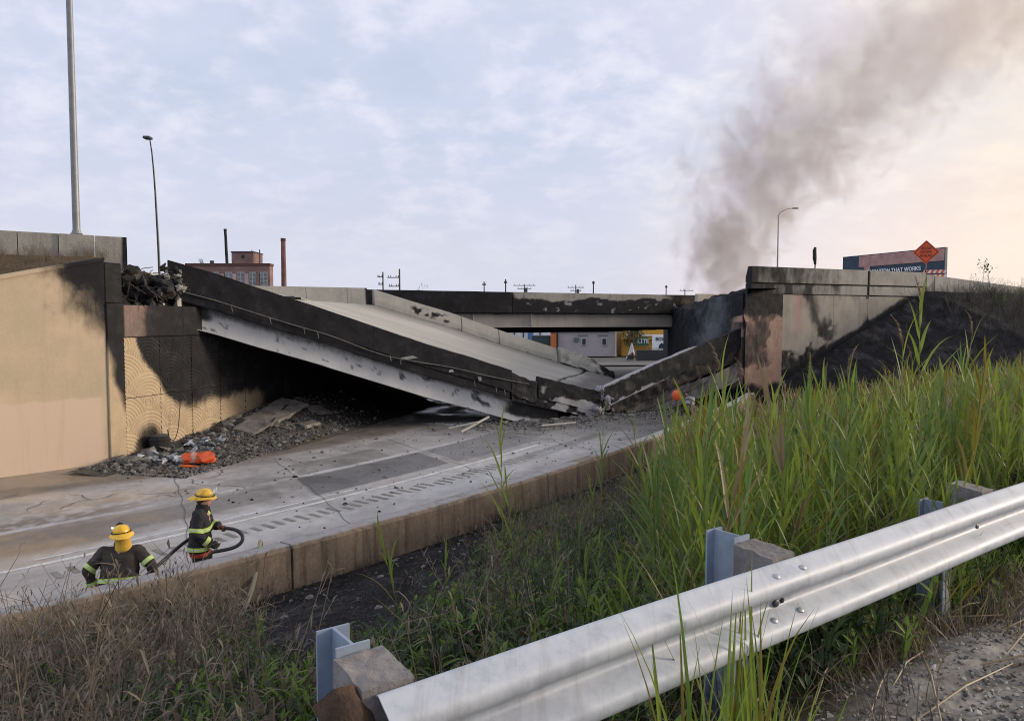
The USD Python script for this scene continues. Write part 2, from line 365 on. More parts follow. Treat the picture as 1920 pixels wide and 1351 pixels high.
# near embankment: station pairs from the parapet / wing wall foot (b = 0) to the guardrail (b = 1) and on to the shoulder (b > 1)
_lw = np.linspace(-9, LMAX - 0.4, 90)
EP = [R(l, -0.34)[:2] for l in _lw] + [W(s, 0.12, 0)[:2] for s in np.concatenate([np.linspace(29.2, 44, 60), np.linspace(45, 110, 60)])]
EP = np.array(EP)
_tau = (EP - GR0) @ GRD * 0.78
ER = np.stack([GR0[0] + GRD[0] * _tau, GR0[1] + GRD[1] * _tau], 1)
EA = np.linspace(0, 1, len(EP))
def emb_xy(a, b):
    a, b = np.broadcast_arrays(np.asarray(a, float), np.asarray(b, float))
    p = np.stack([np.interp(a, EA, EP[:, k]) for k in (0, 1)], -1); r = np.stack([np.interp(a, EA, ER[:, k]) for k in (0, 1)], -1)
    over = np.clip(b - 1, 0, None)[..., None] * 9.0
    return p + (r - p) * np.clip(b, 0, 1)[..., None] - over * GRN
def emb_z(a, b):
    xy = emb_xy(a, b); x, y = xy[..., 0], xy[..., 1]
    bb = np.clip(b, 0, 1)
    base = 0.18 + (SHOULDER - 0.18) * (0.25 * bb + 0.75 * bb ** 1.35)
    base = base + sstep(0.45, 0.7, a) * (1 - bb) * 0.7
    s, v = to_sv(x, y)
    ze = 6.02 - 0.42 * np.clip(42 - s, 0, None) - 0.47 * np.clip(v - 0.2, 0, None)
    k = 0.35
    h = np.clip(0.5 + 0.5 * (ze - base) / k, 0, 1)
    z = base * (1 - h) + ze * h + k * h * (1 - h)
    p = np.stack([x, y, 0 * x], -1)
    amp = np.where(b > 1.02, 0.02, 0.16) * sstep(0, 0.06, b)
    return z + amp * (fbm(p, 0.8, 4, 3) - 0.5) * 2
def emb(a, b):
    xy = emb_xy(a, b); return np.concatenate([xy, emb_z(a, b)[..., None]], -1)
def emb_at(x, y):
    """height of the embankment at world points (nearest of a dense sample)"""
    return _embz(np.stack([np.atleast_1d(x), np.atleast_1d(y)], -1))
bs = np.concatenate([np.linspace(0, 1, 120), np.linspace(1.01, 1.6, 60)])
aa, bb = np.meshgrid(np.concatenate([np.linspace(0, EA[149], 330), np.linspace(EA[149], 1, 60)[1:]]), bs, indexing="ij")
EM = emb(aa, bb)
from scipy.interpolate import LinearNDInterpolator
from scipy.spatial import cKDTree
_tree = cKDTree(EM[..., :2].reshape(-1, 2)); _ez = EM[..., 2].reshape(-1)
def _embz(p):
    d, i = _tree.query(p, k=4); w = 1 / (d + 1e-4); return (_ez[i] * w).sum(1) / w.sum(1)
flat = EM.reshape(-1, 3); fa, fb = aa.reshape(-1), bb.reshape(-1)
s_, v_ = to_sv(flat[:, 0], flat[:, 1])
n1 = fbm(flat * [1, 1, 0], 0.9, 5, 11); n2 = fbm(flat * [1, 1, 0], 5.0, 4, 12); n3 = fbm(flat * [1, 1, 0], 14.0, 3, 13)
lpos = np.interp(fa, EA[:90], _lw, right=40)
char = sstep(0.72, 0.4, fb + (n1 - 0.5) * 0.7) * sstep(0.5, 2.0, lpos) * sstep(26, 18, lpos)         # burnt strip below the parapet
slope_burn = np.clip(sstep(24, 29, s_) * sstep(50 + 6 * n1, 44 + 6 * n1, s_) * sstep(15, 12, v_ + (n1 - .5) * 3), 0, 1)
char = np.clip(np.maximum(char, slope_burn), 0, 1)[:, None]; ashy = sstep(.56, .72, fbm(flat * [1, 1, 0], 1.7, 5, 15))[:, None]
dirt = np.array([0.085, 0.070, 0.050]) * (0.6 + 0.8 * n1[:, None]); grassy = np.array([0.060, 0.062, 0.030]) * (0.6 + 0.8 * n2[:, None])
colr = dirt * (1 - sstep(.4, .6, n2)[:, None]) + grassy * sstep(.4, .6, n2)[:, None]
colr = colr * (1 - char) + np.array([0.014, 0.0135, 0.0145]) * (0.35 + 1.7 * n2[:, None] * (.5 + n3[:, None]) + 3.5 * ashy * n3[:, None]) * char
_r = (flat[:, :2] - GR0) @ GRN
gravel = (sstep(.35, -.15, _r + (n1 - .5) * 1.2) * sstep(.2, .9, (flat[:, :2] - GR0) @ GRD + (n1 - .5)))[:, None]
colr = colr * (1 - gravel) + (np.array([0.19, 0.18, 0.165]) * (0.30 + 1.4 * n3[:, None])) * gravel
put("/World", "embankment", grid_mesh(EM), soil, smooth=True, pv={"col": colr}, kind="structure")

# ramp
ls = np.linspace(-20, 44, 560); ws = np.linspace(0.0, 16.5, 190)
ll, ww = np.meshgrid(ls, ws, indexing="ij")
RP = R(ll, ww, 0.0)
q = np.stack([ll, ww, 0 * ll], -1)
lo = fbm(q * [0.10, 1.4, 1], 1.0, 4, 21); md = fbm(q * [0.45, 1.0, 1], 1.0, 5, 22); hi = fbm(q, 6.0, 4, 23); big = fbm(q, 0.22, 3, 24)
tone = 0.30 + 0.08 * (md - 0.5) * 2 + 0.05 * (lo - .5) * 2
col = np.repeat(tone[..., None], 3, -1) * np.array([1.04, 1.0, 0.965])
def blend(c, m, k): return c * (1 - m[..., None]) + np.array(k) * m[..., None]
# brown silt left by the water on the near lane, darker worn lane, ash-grey washes
silt = sstep(4.9, 5.6, ww + (md - .5)) * sstep(9.0, 7.6, ww + (md - .5) * 1.5) * sstep(6.5, 3.5, ll + (big - .5) * 5)
col = blend(col, silt * 0.85, (0.150, 0.122, 0.098))
wash = sstep(4.7, 4.3, ww) * sstep(2.4, 3.2, ww + (md - .5) * 1.2) * sstep(2.0, 5, ll) * sstep(21, 14, ll)
col = blend(col, wash * 0.8, (0.40, 0.40, 0.39))
wash2 = sstep(0.50, 0.70, lo) * sstep(4.3, 4.9, ww) * sstep(7.8, 6.6, ww) * sstep(1, 5, ll)
col = blend(col, wash2 * 0.7, (0.42, 0.43, 0.44))
dirtq = sstep(2.6, 0.9, ww + (md - .5) * 2.0)
col = blend(col, dirtq * 0.85, (0.105, 0.088, 0.072))
dk = sstep(.56, .62, md) * dirtq; col = blend(col, dk * .6, (0.05, 0.045, 0.04))
# rectangular dark repaired slabs with clean edges
def slab_patch(l0, l1, w0, w1, k, f, sk=0.0):
    global col
    m = sstep(l0 - .08, l0 + .08, ll - sk * (ww - w0)) * sstep(l1 + .08, l1 - .08, ll - sk * (ww - w0)) * sstep(w0 - .06, w0 + .06, ww) * sstep(w1 + .06, w1 - .06, ww)
    col = blend(col, m * f, k)
slab_patch(8.2, 13.6, 5.1, 7.1, (0.095, 0.095, 0.097), 0.85, 0.5)
slab_patch(13.9, 19, 5.0, 7.2, (0.12, 0.12, 0.122), 0.7, 0.5)
slab_patch(9.6, 13.5, 7.35, 8.8, (0.15, 0.145, 0.135), 0.7, 0.5)
slab_patch(3.2, 7.6, 5.6, 6.9, (0.14, 0.135, 0.13), 0.6, 0.5)
frothy = sstep(.50, .60, hi * .5 + md * .5) * sstep(6.9, 7.6, ww) * sstep(10.2, 9.4, ww) * sstep(12, 7, ll)
col = blend(col, frothy * 0.6, (0.37, 0.37, 0.38))
col = blend(col, sstep(.14, .05, np.abs(ww - 7.25)) * 0.75 * sstep(.3, .5, md + .1), (0.44, 0.45, 0.46))
edge = sstep(10.1, 10.8, ww + (md - .5) * 1.0)
col = blend(col, edge * 0.9, (0.135, 0.115, 0.092))
lip = sstep(10.0, 10.15, ww) * sstep(10.7, 10.45, ww) * sstep(5, 2, ll)
col = blend(col, lip * .8, (0.36, 0.33, 0.29))
scorch = sstep(17.5, 23, ll + (md - .5) * 6 + (ww - 5) * .25)
col = blend(col, scorch * 0.85, (0.060, 0.058, 0.058))
scorch2 = sstep(.5, .7, lo) * sstep(12, 19, ll); col = blend(col, scorch2 * .7, (0.085, 0.082, 0.08))
col *= (0.75 + 0.5 * hi)[..., None]
put("/World", "road", grid_mesh(RP), road_look, smooth=True, pv={"col": np.clip(col, 0.004, 0.8).reshape(-1, 3)}, kind="structure")

def strip(l0, l1, w0, w1, z=0.005, n=60, jag=0.0, seed=0):
    l = np.linspace(l0, l1, n); j = (fbm(np.stack([l * 2.5, 0 * l, 0 * l], -1), 1.0, 3, seed) - .5) * jag
    j2 = (fbm(np.stack([l * 2.5, 0 * l + 9, 0 * l], -1), 1.0, 3, seed + 5) - .5) * jag
    return grid_mesh(np.stack([R(l, w0 + j, z), R(l, w1 + j2, z)], 1))
put("/World/road", "edge_line", strip(-14, 18, 4.42, 4.55, jag=0.05, seed=1), road_paint)
put("/World/road", "edge_line", strip(1.5, 9.5, 4.80, 4.88, jag=0.05, seed=2), road_paint)
# rumble strip: cut grooves show as short dark bars
groove_look = plain("groove_dirt", (0.19, 0.18, 0.165), 0.9, var=.3, scale=2)
for i, l in enumerate(np.arange(1.5, 16.5, 0.30)):
    w0 = 3.45 + 0.06 * math.sin(i * 1.7) + .04 * math.sin(i * .53)
    put("/World/road", "rumble_bar", strip(l, l + 0.11, w0, w0 + 0.42 + .06 * math.sin(i * 2.3), n=2, z=0.006), groove_look)

tar = plain("tar_seal", (0.095, 0.092, 0.09), 0.6, var=.3, scale=3)
for i, l in enumerate((-6.5, -0.8, 4.6, 8.25, 13.75, 19.3)):
    P = np.array([R(l + .5 * (w - 5) + .03 * math.sin(w * 5 + i), w, 0.007) for w in np.linspace(1.0, 9.9, 40)]); wd = .005 + .008 * fbm(P, 1.1, 3, i)[:, None]
    put("/World/road", "slab_joint", grid_mesh(np.stack([P - np.append(GRD, 0) * wd, P + np.append(GRD, 0) * wd], 1)), tar)
g_ = np.random.default_rng(17)
for i in range(17):
    l, w = g_.uniform(-3.5, 7.5), g_.uniform(6.9, 9.6); a_ = g_.uniform(-.4, 2.2); pts = []
    for k in range(9):
        pts.append(R(l, w, 0.0075)); a_ += g_.normal() * .5; l += .16 * math.cos(a_); w = float(np.clip(w + .16 * math.sin(a_), 5, 10.2))
    pts = np.array(pts); t_ = np.gradient(pts, axis=0); t_ /= np.linalg.norm(t_, axis=1, keepdims=True) + 1e-9; n_ = np.stack([-t_[:, 1], t_[:, 0], 0 * t_[:, 0]], 1) * (.013 * np.sin(np.linspace(.25, PI - .2, 9)))[:, None]
    put("/World/road", "crack_seal", grid_mesh(np.stack([pts - n_, pts + n_], 1)), tar)
# low concrete parapet, cast in lengths with open joints
par = thing("concrete_parapet", "low brown stained concrete wall between the ramp and the weeds", "low wall")
cuts = [-14, -9.0, -3.4, 3.65, 10.4, 16.6, 22.5, LMAX]
for i, (l0, l1) in enumerate(zip(cuts[:-1], cuts[1:])):
    out = ring([(0.0, 0.0), (0.0, 0.72), (0.05, 0.85), (-0.27, 0.87), (-0.32, 0.80), (-0.34, -0.05)], 0.14)
    l = np.linspace(l0 + 0.02, l1 - 0.02, int((l1 - l0) / 0.15))
    S = np.stack([R(l, o[0], 0) + np.array([0, 0, o[1]]) for o in out], 1)
    pn = fbm(S, 2.2, 4, 31)
    S[..., 2] += (pn - .5) * 0.025
    m = loft(S); z = m.vertices[:, 2]
    lm = np.concatenate([np.repeat(l, len(out)), [l[0], l[-1]]])
    nz = fbm(m.vertices, 0.6, 4, 33)
    so = 0.50 * sstep(0.45, 0.1, z) * sstep(.35, .6, nz) + 0.45 * sstep(.55, .75, nz) + 0.5 * sstep(14, 20, lm) * sstep(.4, .6, nz)
    ash = 0.62 * sstep(0.80, 0.86, z) * sstep(.30, .55, fbm(m.vertices, 1.5, 3, 5) + .1)
    put(par, "wall_section", m, brown_concrete, pv={"soot": so, "ash": ash})

# ------------------------------------------------------------------ left abutment and its wing wall
C0 = np.array([-11.88, 22.6]); CD = np.array([0.269, 0.963]); CD /= np.linalg.norm(CD); CN = np.array([CD[1], -CD[0]])   # CN points to the ramp
def AB(k, o, z):
    k, o, z = np.broadcast_arrays(np.asarray(k, float), np.asarray(o, float), np.asarray(z, float))
    return np.stack([C0[0] + CD[0] * k + CN[0] * o, C0[1] + CD[1] * k + CN[1] * o, z], -1)

W1 = np.array([-12.13, 22.09]); W0 = np.array([-14.01, 20.04]); WD = (W0 - W1) / np.linalg.norm(W0 - W1); WN = np.array([WD[1], -WD[0]])
if WN @ np.array([1, -1]) < 0: WN = -WN
wing = thing("wing_wall", "tall beige painted concrete wing wall left of the collapsed span, soot along its top corner", "wall")
k = np.linspace(0, 9.0, 120); zf = np.linspace(-0.1, 1, 80)
kk, zz = np.meshgrid(k, zf, indexing="ij")
ztop = 6.05 - 0.235 * kk - 0.004 * kk ** 2
Zw = -0.1 + (ztop + 0.1) * (zz + 0.1) / 1.1
def wing_pt(kk, o, z): return np.stack([W1[0] + WD[0] * kk + WN[0] * o, W1[1] + WD[1] * kk + WN[1] * o, z], -1)
front = grid_mesh(wing_pt(kk, 0.0, Zw)); 
topf = grid_mesh(wing_pt(np.stack([k, k], 1), np.array([[0, -0.45]]).repeat(len(k), 0), np.stack([ztop[:, 0], ztop[:, 0] + .02], 1)))
back = grid_mesh(wing_pt(np.stack([k, k], 1), -0.45, np.stack([-.1 + 0 * k, ztop[:, 0]], 1)))
m = cat_mesh([front, topf, back])
p = m.vertices; kq = (p[:, :2] - W1) @ WD; nz = fbm(p, 1.0, 4, 41)
dtop = 6.05 - 0.235 * kq - p[:, 2]
# soot fans down from the corner: a dark triangle, narrow lower down
soot = 1.05 * sstep(2.5, -0.25, kq + 0.50 * np.clip(dtop, 0, 9) - (nz - .5) * .7) * sstep(4.6, 1.2, dtop + (nz - .5)) + 0.22 * sstep(3.2, 1.0, kq) * sstep(2.6, 0.5, dtop) * sstep(.35, .65, fbm(p, 1.6, 4, 43))
edge_z = 2.02 + 0.16 * (fbm(p, [.8, .8, 0], 3, 44) - .5) + 0.05 * (fbm(p, 5.0, 2, 45) - .5)
paint = sstep(edge_z + .02, edge_z - .02, p[:, 2]) * sstep(0.12, 0.18, kq + .06 * (nz - .5)) * 0.9
put(wing, "wall", m, beige_wall, pv={"soot": soot, "paint": paint})
cop = np.stack([wing_pt(k, o, ztop[:, 0] + dz) for o, dz in ((0.06, 0.0), (0.06, 0.10), (-0.5, 0.12), (-0.5, 0.0))], 1)
m = loft(cop); kq = (m.vertices[:, :2] - W1) @ WD
put(wing, "coping", m, beige_wall, pv={"soot": sstep(2.6, 0.2, kq), "paint": 0 * kq})

abut = thing("left_abutment" if False else "bridge_abutment", "beige abutment with concentric ring relief panels, black with soot, under the fallen span", "bridge abutment")
# corner pilaster, in two lifts
dpil = np.array([-11.88, 22.6]) - W1; lp = np.linalg.norm(dpil); dpil /= lp; npil = np.array([dpil[1], -dpil[0]])
for z0, z1, pr_, nm in ((-0.1, 4.80, 0.06, "corner_pier"), (4.82, 6.02, 0.02, "corner_pier")):
    m = sub(box(lp - 0.02, 0.9, z1 - z0, (0, 0, (z0 + z1) / 2), ch=0.02), 0.16)
    T = np.eye(4); T[:2, 0] = dpil; T[:2, 1] = -npil; c = W1 + dpil * lp / 2 - npil * (0.45 - pr_); T[:2, 3] = c
    m.apply_transform(T); 
    if m.volume < 0: m.invert()
    p = m.vertices; nz = fbm(p, 1.6, 4, 51); along = (p[:, :2] - W1) @ dpil / lp
    so = sstep(1.6, 4.0, p[:, 2] + (along - .3) * 2.0 + (nz - .5) * 1.2) + 0.6 * sstep(0.5, 0.0, p[:, 2])
    put(abut, nm, m, beige_relief, pv={"soot": so})
# relief panels: overlapping fans of concentric ridges
def fan_height(u, z):
    Rr = 0.98
    best = np.full(u.shape, 9.0)
    for row in range(-1, 9):
        cz = -0.15 + row * 0.62
        off = (row % 2) * Rr
        cx = np.round((u - off) / (2 * Rr)) * 2 * Rr + off
        d = np.hypot(u - cx, z - cz)
        inside = (d < Rr) & (best > 8)
        best = np.where(inside, d, best)
    best = np.where(best > 8, 0.5, best)
    return 0.018 * np.cos(best / 0.11 * 2 * PI)
edges = [0.03, 1.52, 3.02, 4.52, 6.02, 8.5, 11.0, 14.0, 17.5]
for i, (k0, k1) in enumerate(zip(edges[:-1], edges[1:])):
    st = 0.022 if i < 4 else 0.12
    for z0, z1 in ((-0.1, 1.88), (1.90, 3.76)):
        uu, zz = np.meshgrid(np.arange(k0, k1 - 0.008, st), np.linspace(z0, z1, int((z1 - z0) / max(st, .03)) + 1), indexing="ij")
        h = fan_height(uu, zz) if i < 4 else 0 * uu
        uu2 = uu
        m = grid_mesh(AB(uu2, h, zz)); p = m.vertices; kq = (p[:, :2] - C0) @ CD; nz = fbm(p, 0.9, 4, 55); n2 = fbm(p, 3.0, 4, 56)
        # soot edge: a steep curve near the corner, then level about 1.4 m up
        lim = 1.55 - 0.02 * kq + 3.2 * np.exp(-np.clip(kq - 0.25, 0, 9) / 0.85) * sstep(2.3, 1.5, kq)
        so = sstep(-0.45, 0.45, p[:, 2] - lim + (nz - .5) * 0.9 + (n2 - .5) * .25)
        so = np.maximum(so, 0.75 * sstep(.9, .2, np.hypot(kq - 1.0, (p[:, 2] - .5))) )
        so = np.maximum(so, sstep(5.2, 8.5, kq))
        put(abut, "relief_panel", m, beige_relief, smooth=True, pv={"soot": so})
m = grid_mesh(np.stack([AB(np.linspace(0, 17.6, 20), -.05, -.1), AB(np.linspace(0, 17.6, 20), -.05, 3.8)], 1)); put(abut, "core_wall", m, burnt, pv={"soot": np.ones(len(m.vertices))})
m = sub(box(18, 1.2, 0.98, (9.02, 0, 4.27), ch=0.02), 0.3)
T = np.eye(4); T[:2, 0] = CD; T[:2, 1] = -CN; T[:2, 3] = C0 - CN * 0.57
m.apply_transform(T)
if m.volume < 0: m.invert()
kq = (m.vertices[:, :2] - C0) @ CD
put(abut, "bearing_seat", m, surf("pink_scorched_concrete", (0.20, 0.135, 0.115), (0.12, 0.10, 0.09), scale=1.2, streak=0.6, streak_scale=(5, 5, .4)), pv={"soot": 0.15 + 0.9 * sstep(0.7, 1.15, kq + 0.25 * (fbm(m.vertices, 2, 3, 61) - .5))})
# back wall behind the seat, torn along its top
kk, zz = np.meshgrid(np.linspace(0.0, 18, 130), np.linspace(-0.1, 1, 26), indexing="ij")
tt = 6.0 - 0.062 * kk + 0.30 * (fbm(np.stack([kk * 2.2, 0 * kk, 0 * kk], -1), 1.0, 4, 62) - .55)
P = AB(kk, -0.95, 0 * kk); P[..., 2] = 4.6 + (tt - 4.6) * (zz + .1) / 1.1
P[..., :2] += (CN * ((fbm(P, 2.4, 4, 63) - .5) * 0.5)[..., None])
top2 = np.stack([P[:, -1], P[:, -1] - np.append(CN * 1.4, 0.0)], 1)
m = cat_mesh([grid_mesh(P), grid_mesh(top2)])
nz = fbm(m.vertices, 2.0, 4, 64)
put(abut, "back_wall", m, spalled, pv={"soot": 0.45 + 0.8 * sstep(.35, .55, nz), "ash": 0 * nz})

# approach road behind the abutment, top surface just under the barriers' feet
s = np.linspace(-60, -0.9, 40)
def approach(name, s, v0, v1, z0, z1):
    P = np.stack([W(s, v0, z0), W(s, v1, z1), W(s, v1, z1 - .5), W(s, v0, z0 - .5)], 1)
    return loft(P)
ap = approach("approach_road", np.linspace(-60, -0.6, 30), -0.45, -11.2, 6.12, 5.12)
v = ap.vertices; ss, vv = to_sv(v[:, 0], v[:, 1]); sh = (-vv - .45) / 10.75 * 10.6 * (ss > -2)
v[:, :2] += BE * sh[:, None]
put("/World", "approach_road", ap, deck_concrete, kind="structure")

# ------------------------------------------------------------------ left approach barrier
lb = thing("approach_barrier", "pale concrete barrier on top of the left bank, its right end charred", "concrete barrier")
for i, (s0, s1) in enumerate(((-14, -9.5), (-9.5, -6.0), (-6.0, -3.05), (-3.05, -1.95), (-1.95, -0.95), (-0.95, 0.0))):
    th = 0.0 if i != 4 else 0.06
    zt = 7.06
    out = ring([(th, 6.0), (th, zt), (-0.30 , zt), (-0.42, 6.35), (-0.42, 6.0)], 0.15)
    l = np.linspace(s0 + .012, s1 - .012, max(3, int((s1 - s0) / .15)))
    m = loft(np.stack([W(l, o[0], o[1] - 0.012 * (l + 2)) for o in out], 1))
    p = m.vertices; sq, vq = to_sv(p[:, 0], p[:, 1]); nz = fbm(p, 1.3, 4, 71)
    so = 0.95 * sstep(-0.06, -0.01, sq) + 0.45 * sstep(-0.7, 0.0, sq + (nz - .5) * .5) + .3 * sstep(.6, .75, nz)
    ash = (0.75 * sstep(.45, .6, fbm(p, 3.0, 4, 72)) if i == 4 else 0) + 0 * nz
    put(lb, "barrier_section", m, concrete, pv={"soot": so, "ash": ash})

# left bank behind the wing wall
kk, bb_ = np.meshgrid(np.linspace(0.1, 26, 70), np.linspace(0, 1, 30), indexing="ij")
Pa = wing_pt(kk, -0.3, 6.05 - 0.235 * kk - 0.02 * kk); sb = -0.55 - kk * 1.05
Pb = W(sb, 0.03, 6.28)
P = Pa + (Pb - Pa) * bb_[..., None]
P[..., 2] += 0.10 * (fbm(P, 1.5, 3, 81) - .3) * bb_ + 0.05
cc = np.array([0.12, 0.085, 0.05]) * (0.5 + fbm(P, 3.0, 4, 82))[..., None]
LBANK = P
put("/World", "left_bank", grid_mesh(P), soil, smooth=True, pv={"col": cc.reshape(-1, 3)}, kind="structure")

# ------------------------------------------------------------------ collapsed span, left half
NS = np.array([1.2, 2.65, 4.06, 6.33, 8.38, 10.55, 12.41, 14.39, 15.7, 17.05, 18.95]); NZ = np.array([6.34, 5.95, 5.48, 4.76, 4.07, 3.34, 2.80, 2.17, 1.86, 1.52, 1.05])
FS = np.array([11.7, 14.02, 16.27, 19.68, 23.33, 26.4, 28.5]); FZ = np.array([6.0, 5.34, 4.74, 3.64, 2.58, 1.75, 1.25])
def near_z(s): return np.interp(s, NS, NZ)
def far_z(s): return np.interp(s, FS, FZ)
span = thing("collapsed_span", "broken bridge span hanging from the left abutment down to the ramp, black along its edge", "bridge span")
# deck: ruled between the two edges
a = np.linspace(0, 1, 170); b = np.linspace(0, 1, 60)
A_, B_ = np.meshgrid(a, b, indexing="ij")
ns = 1.45 + 17.6 * A_; fs = 11.95 + 16.6 * A_
Pn = W(ns, -0.40, near_z(ns) - 0.95); Pf = W(fs, -11.2, far_z(fs) - 0.83)
P = Pn + (Pf - Pn) * B_[..., None]
rough_ = sstep(0.78, 0.95, A_)
P[..., 2] += rough_ * 0.35 * (fbm(P, 1.0, 4, 91) - .5) - 0.02 * (np.abs(((A_ - 0.8 - 0.02 * B_) / 0.006)) < 1)
crack = np.abs(A_ - 0.805 - 0.012 * np.sin(B_ * 9) - 0.01 * (fbm(P, 2, 3, 92) - .5)) < 0.0045
P[..., 2] -= 0.07 * crack
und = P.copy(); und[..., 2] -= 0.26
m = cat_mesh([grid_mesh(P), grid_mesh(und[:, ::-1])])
lines = fbm(np.stack([A_ * 4, B_ * 46, 0 * A_], -1), 1.0, 4, 93); nz = fbm(P, 0.8, 4, 94)
kdeck = sstep(.74, .84, A_ + (nz - .5) * .14 - B_ * .06)
c = np.array([0.36, 0.35, 0.315]) * (0.74 + 0.5 * lines)[..., None]
c = c * (1 - .35 * sstep(.78, .95, B_)[..., None])
c = c * (1 - kdeck[..., None]) + np.array([0.165, 0.155, 0.145]) * (0.55 + .9 * nz[..., None]) * kdeck[..., None]
c[crack] = 0.02
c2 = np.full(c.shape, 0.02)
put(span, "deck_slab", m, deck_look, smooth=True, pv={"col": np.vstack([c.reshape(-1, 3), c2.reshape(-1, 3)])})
# near parapet + fascia, one casting broken in lengths
def edge_casting(s, zt, out, seed, jag=0.012):
    S = np.stack([W(s, o[0], zt + o[1]) for o in out], 1)
    S = S + ((fbm(S, 2.5, 3, seed) - .5) * jag * 2)[..., None] * np.array([BN[0], BN[1], .6])
    return loft(S)
def black_face(p, seed):
    sq, vq = to_sv(p[:, 0], p[:, 1]); nz = fbm(p, 0.9, 4, seed); n2 = fbm(p, 2.2, 5, seed + 1)
    dz = near_z(sq) - p[:, 2]
    so = 0.98 - 0.0 * nz
    end = sstep(1.75, 1.2, sq + .5 * (n2 - .5)) * sstep(0.30, 0.5, dz)          # fresh break at the hanging end
    so = so * (1 - 0.85 * end)
    pale = sstep(15.9, 16.6, sq) * sstep(0.50, 0.75, dz + (nz - .5) * .9) * sstep(.42, .55, n2 + .1)
    flake = sstep(14.2, 15.0, sq) * sstep(.50, .62, n2) * .7 + sstep(.70, .76, n2) * .5 * sstep(6, 12, sq)
    return so, np.clip(0.85 * pale + 0.5 * flake, 0, 1)
for i, (s0, s1) in enumerate(((1.2, 8.38), (8.38, 14.39), (14.39, 15.62), (15.70, 18.95))):
    l = np.linspace(s0 + .004, s1 - .004, int((s1 - s0) / 0.12) + 2)
    out = ring([(0, -0.92), (0, 0), (-0.24, 0), (-0.40, -0.62), (-0.40, -0.95)], 0.11)
    zt = near_z(l) + (-0.10 * sstep(14.4, 14.8, l) * (i == 2) + (-.22 * fbm(np.stack([l * 3, 0 * l, 0 * l], -1), 1., 3, 5) if i == 2 else 0))
    m = edge_casting(l, zt, out, 100 + i, 0.022 if i < 2 else 0.06)
    so, ash = black_face(m.vertices, 110)
    put(span, "barrier_section", m, spalled if i == 2 else burnt, pv={"soot": so * (0.75 if i == 2 else 1), "ash": ash})
for i, (s0, s1) in enumerate(((1.2, 14.3), (14.4, 18.95))):
    l = np.linspace(s0, s1, int((s1 - s0) / 0.15) + 2)
    out = ring([(-0.03, -1.27), (-0.03, -0.945), (-0.55, -0.945), (-0.55, -1.27)], 0.12)
    m = edge_casting(l, near_z(l), out, 120, 0.01 if i == 0 else 0.08)
    so, ash = black_face(m.vertices, 121)
    put(span, "fascia", m, burnt, pv={"soot": so * .97, "ash": ash * (1.0 if i else .6)})
# girders (I section): the outer one keeps its white paint
def girder(l, v, zt, dep, seed, name, mat, sootf):
    f, t = 0.19, 0.03
    prof = [(-f, 0), (f, 0), (f, -t), (t / 2, -t), (t / 2, -dep + t), (f, -dep + t), (f, -dep), (-f, -dep), (-f, -dep + t), (-t / 2, -dep + t), (-t / 2, -t), (-f, -t)]
    out = ring(prof, 0.10)
    S = np.stack([W(l, v + o[0], zt + o[1]) for o in out], 1)
    m = loft(S); so, ash = sootf(m.vertices)
    return put(span, name, m, mat, pv={"soot": so, "ash": ash})
l = np.linspace(1.35, 16.6, 150)
vout = -0.32 + 0.55 * sstep(11, 16.6, l); dep = 0.86
def burn_and_shading(p):
    sq, vq = to_sv(p[:, 0], p[:, 1]); nz = fbm(p, 1.1, 4, 131); n2 = fbm(p, 2.6, 4, 132)
    h = (near_z(sq) - 1.28 - p[:, 2]) / dep                     # 0 top .. 1 bottom
    so = 0.95 * sstep(3.0, 2.0, sq + (nz - .5) * .8) * sstep(.95, .6, h + .2)
    so = np.maximum(so, 0.75 * sstep(.10, .0, h) ); so = np.maximum(so, (.62 - .25 * sstep(4, 9, sq)) * sstep(.55, .05, h + (nz - .5) * .35))  # top gradient: soot plus shading painted in along the girder top
    blot = 0.70 * sstep(.56, .66, n2) * sstep(8.5, 9.6, sq) * sstep(.95, .5, h)
    so = np.maximum(so, blot)
    so = np.maximum(so, 0.95 * sstep(13.2, 14.6, sq + (nz - .5)) * sstep(.92, .55, h + (nz - .5) * .3))
    so = np.maximum(so, 0.6 * sstep(.62, .72, fbm(p, 5.0, 3, 133)))
    so = np.maximum(so, 0.9 * sstep(.97, 1.0, h) * sstep(4.2, 4.8, sq) * sstep(7.0, 6.3, sq))
    return so, 0.35 * sstep(.5, .6, n2) * sstep(2.4, 1.6, sq)
gp = girder(l, vout[:, None].repeat(1, 1)[:, 0] * 1.0, near_z(l) - 1.28, dep, 1, "outer_girder", white_steel, burn_and_shading)
for j in range(1, 7):
    bj = j / 6.6
    st = np.linspace(0.02, 0.96, 60)
    n_ = 1.45 + 17.6 * st; f_ = 11.95 + 16.6 * st
    c_ = W(n_, -0.4, near_z(n_) - 1.25) * (1 - bj) + W(f_, -11.2, far_z(f_) - 1.12) * bj
    prof = [(-.19, 0), (.19, 0), (.19, -.03), (.02, -.03), (.02, -.83), (.19, -.83), (.19, -.86), (-.19, -.86), (-.19, -.83), (-.02, -.83), (-.02, -.03), (-.19, -.03)]
    S = np.stack([c_ + np.append(BN * o[0], o[1]) for o in prof], 1)
    S[..., 2] = np.maximum(S[..., 2], 0.02 + .0 * S[..., 2])
    m = loft(S); put(span, "girder", m, rust_steel, pv={"soot": np.full(len(m.vertices), .8)})
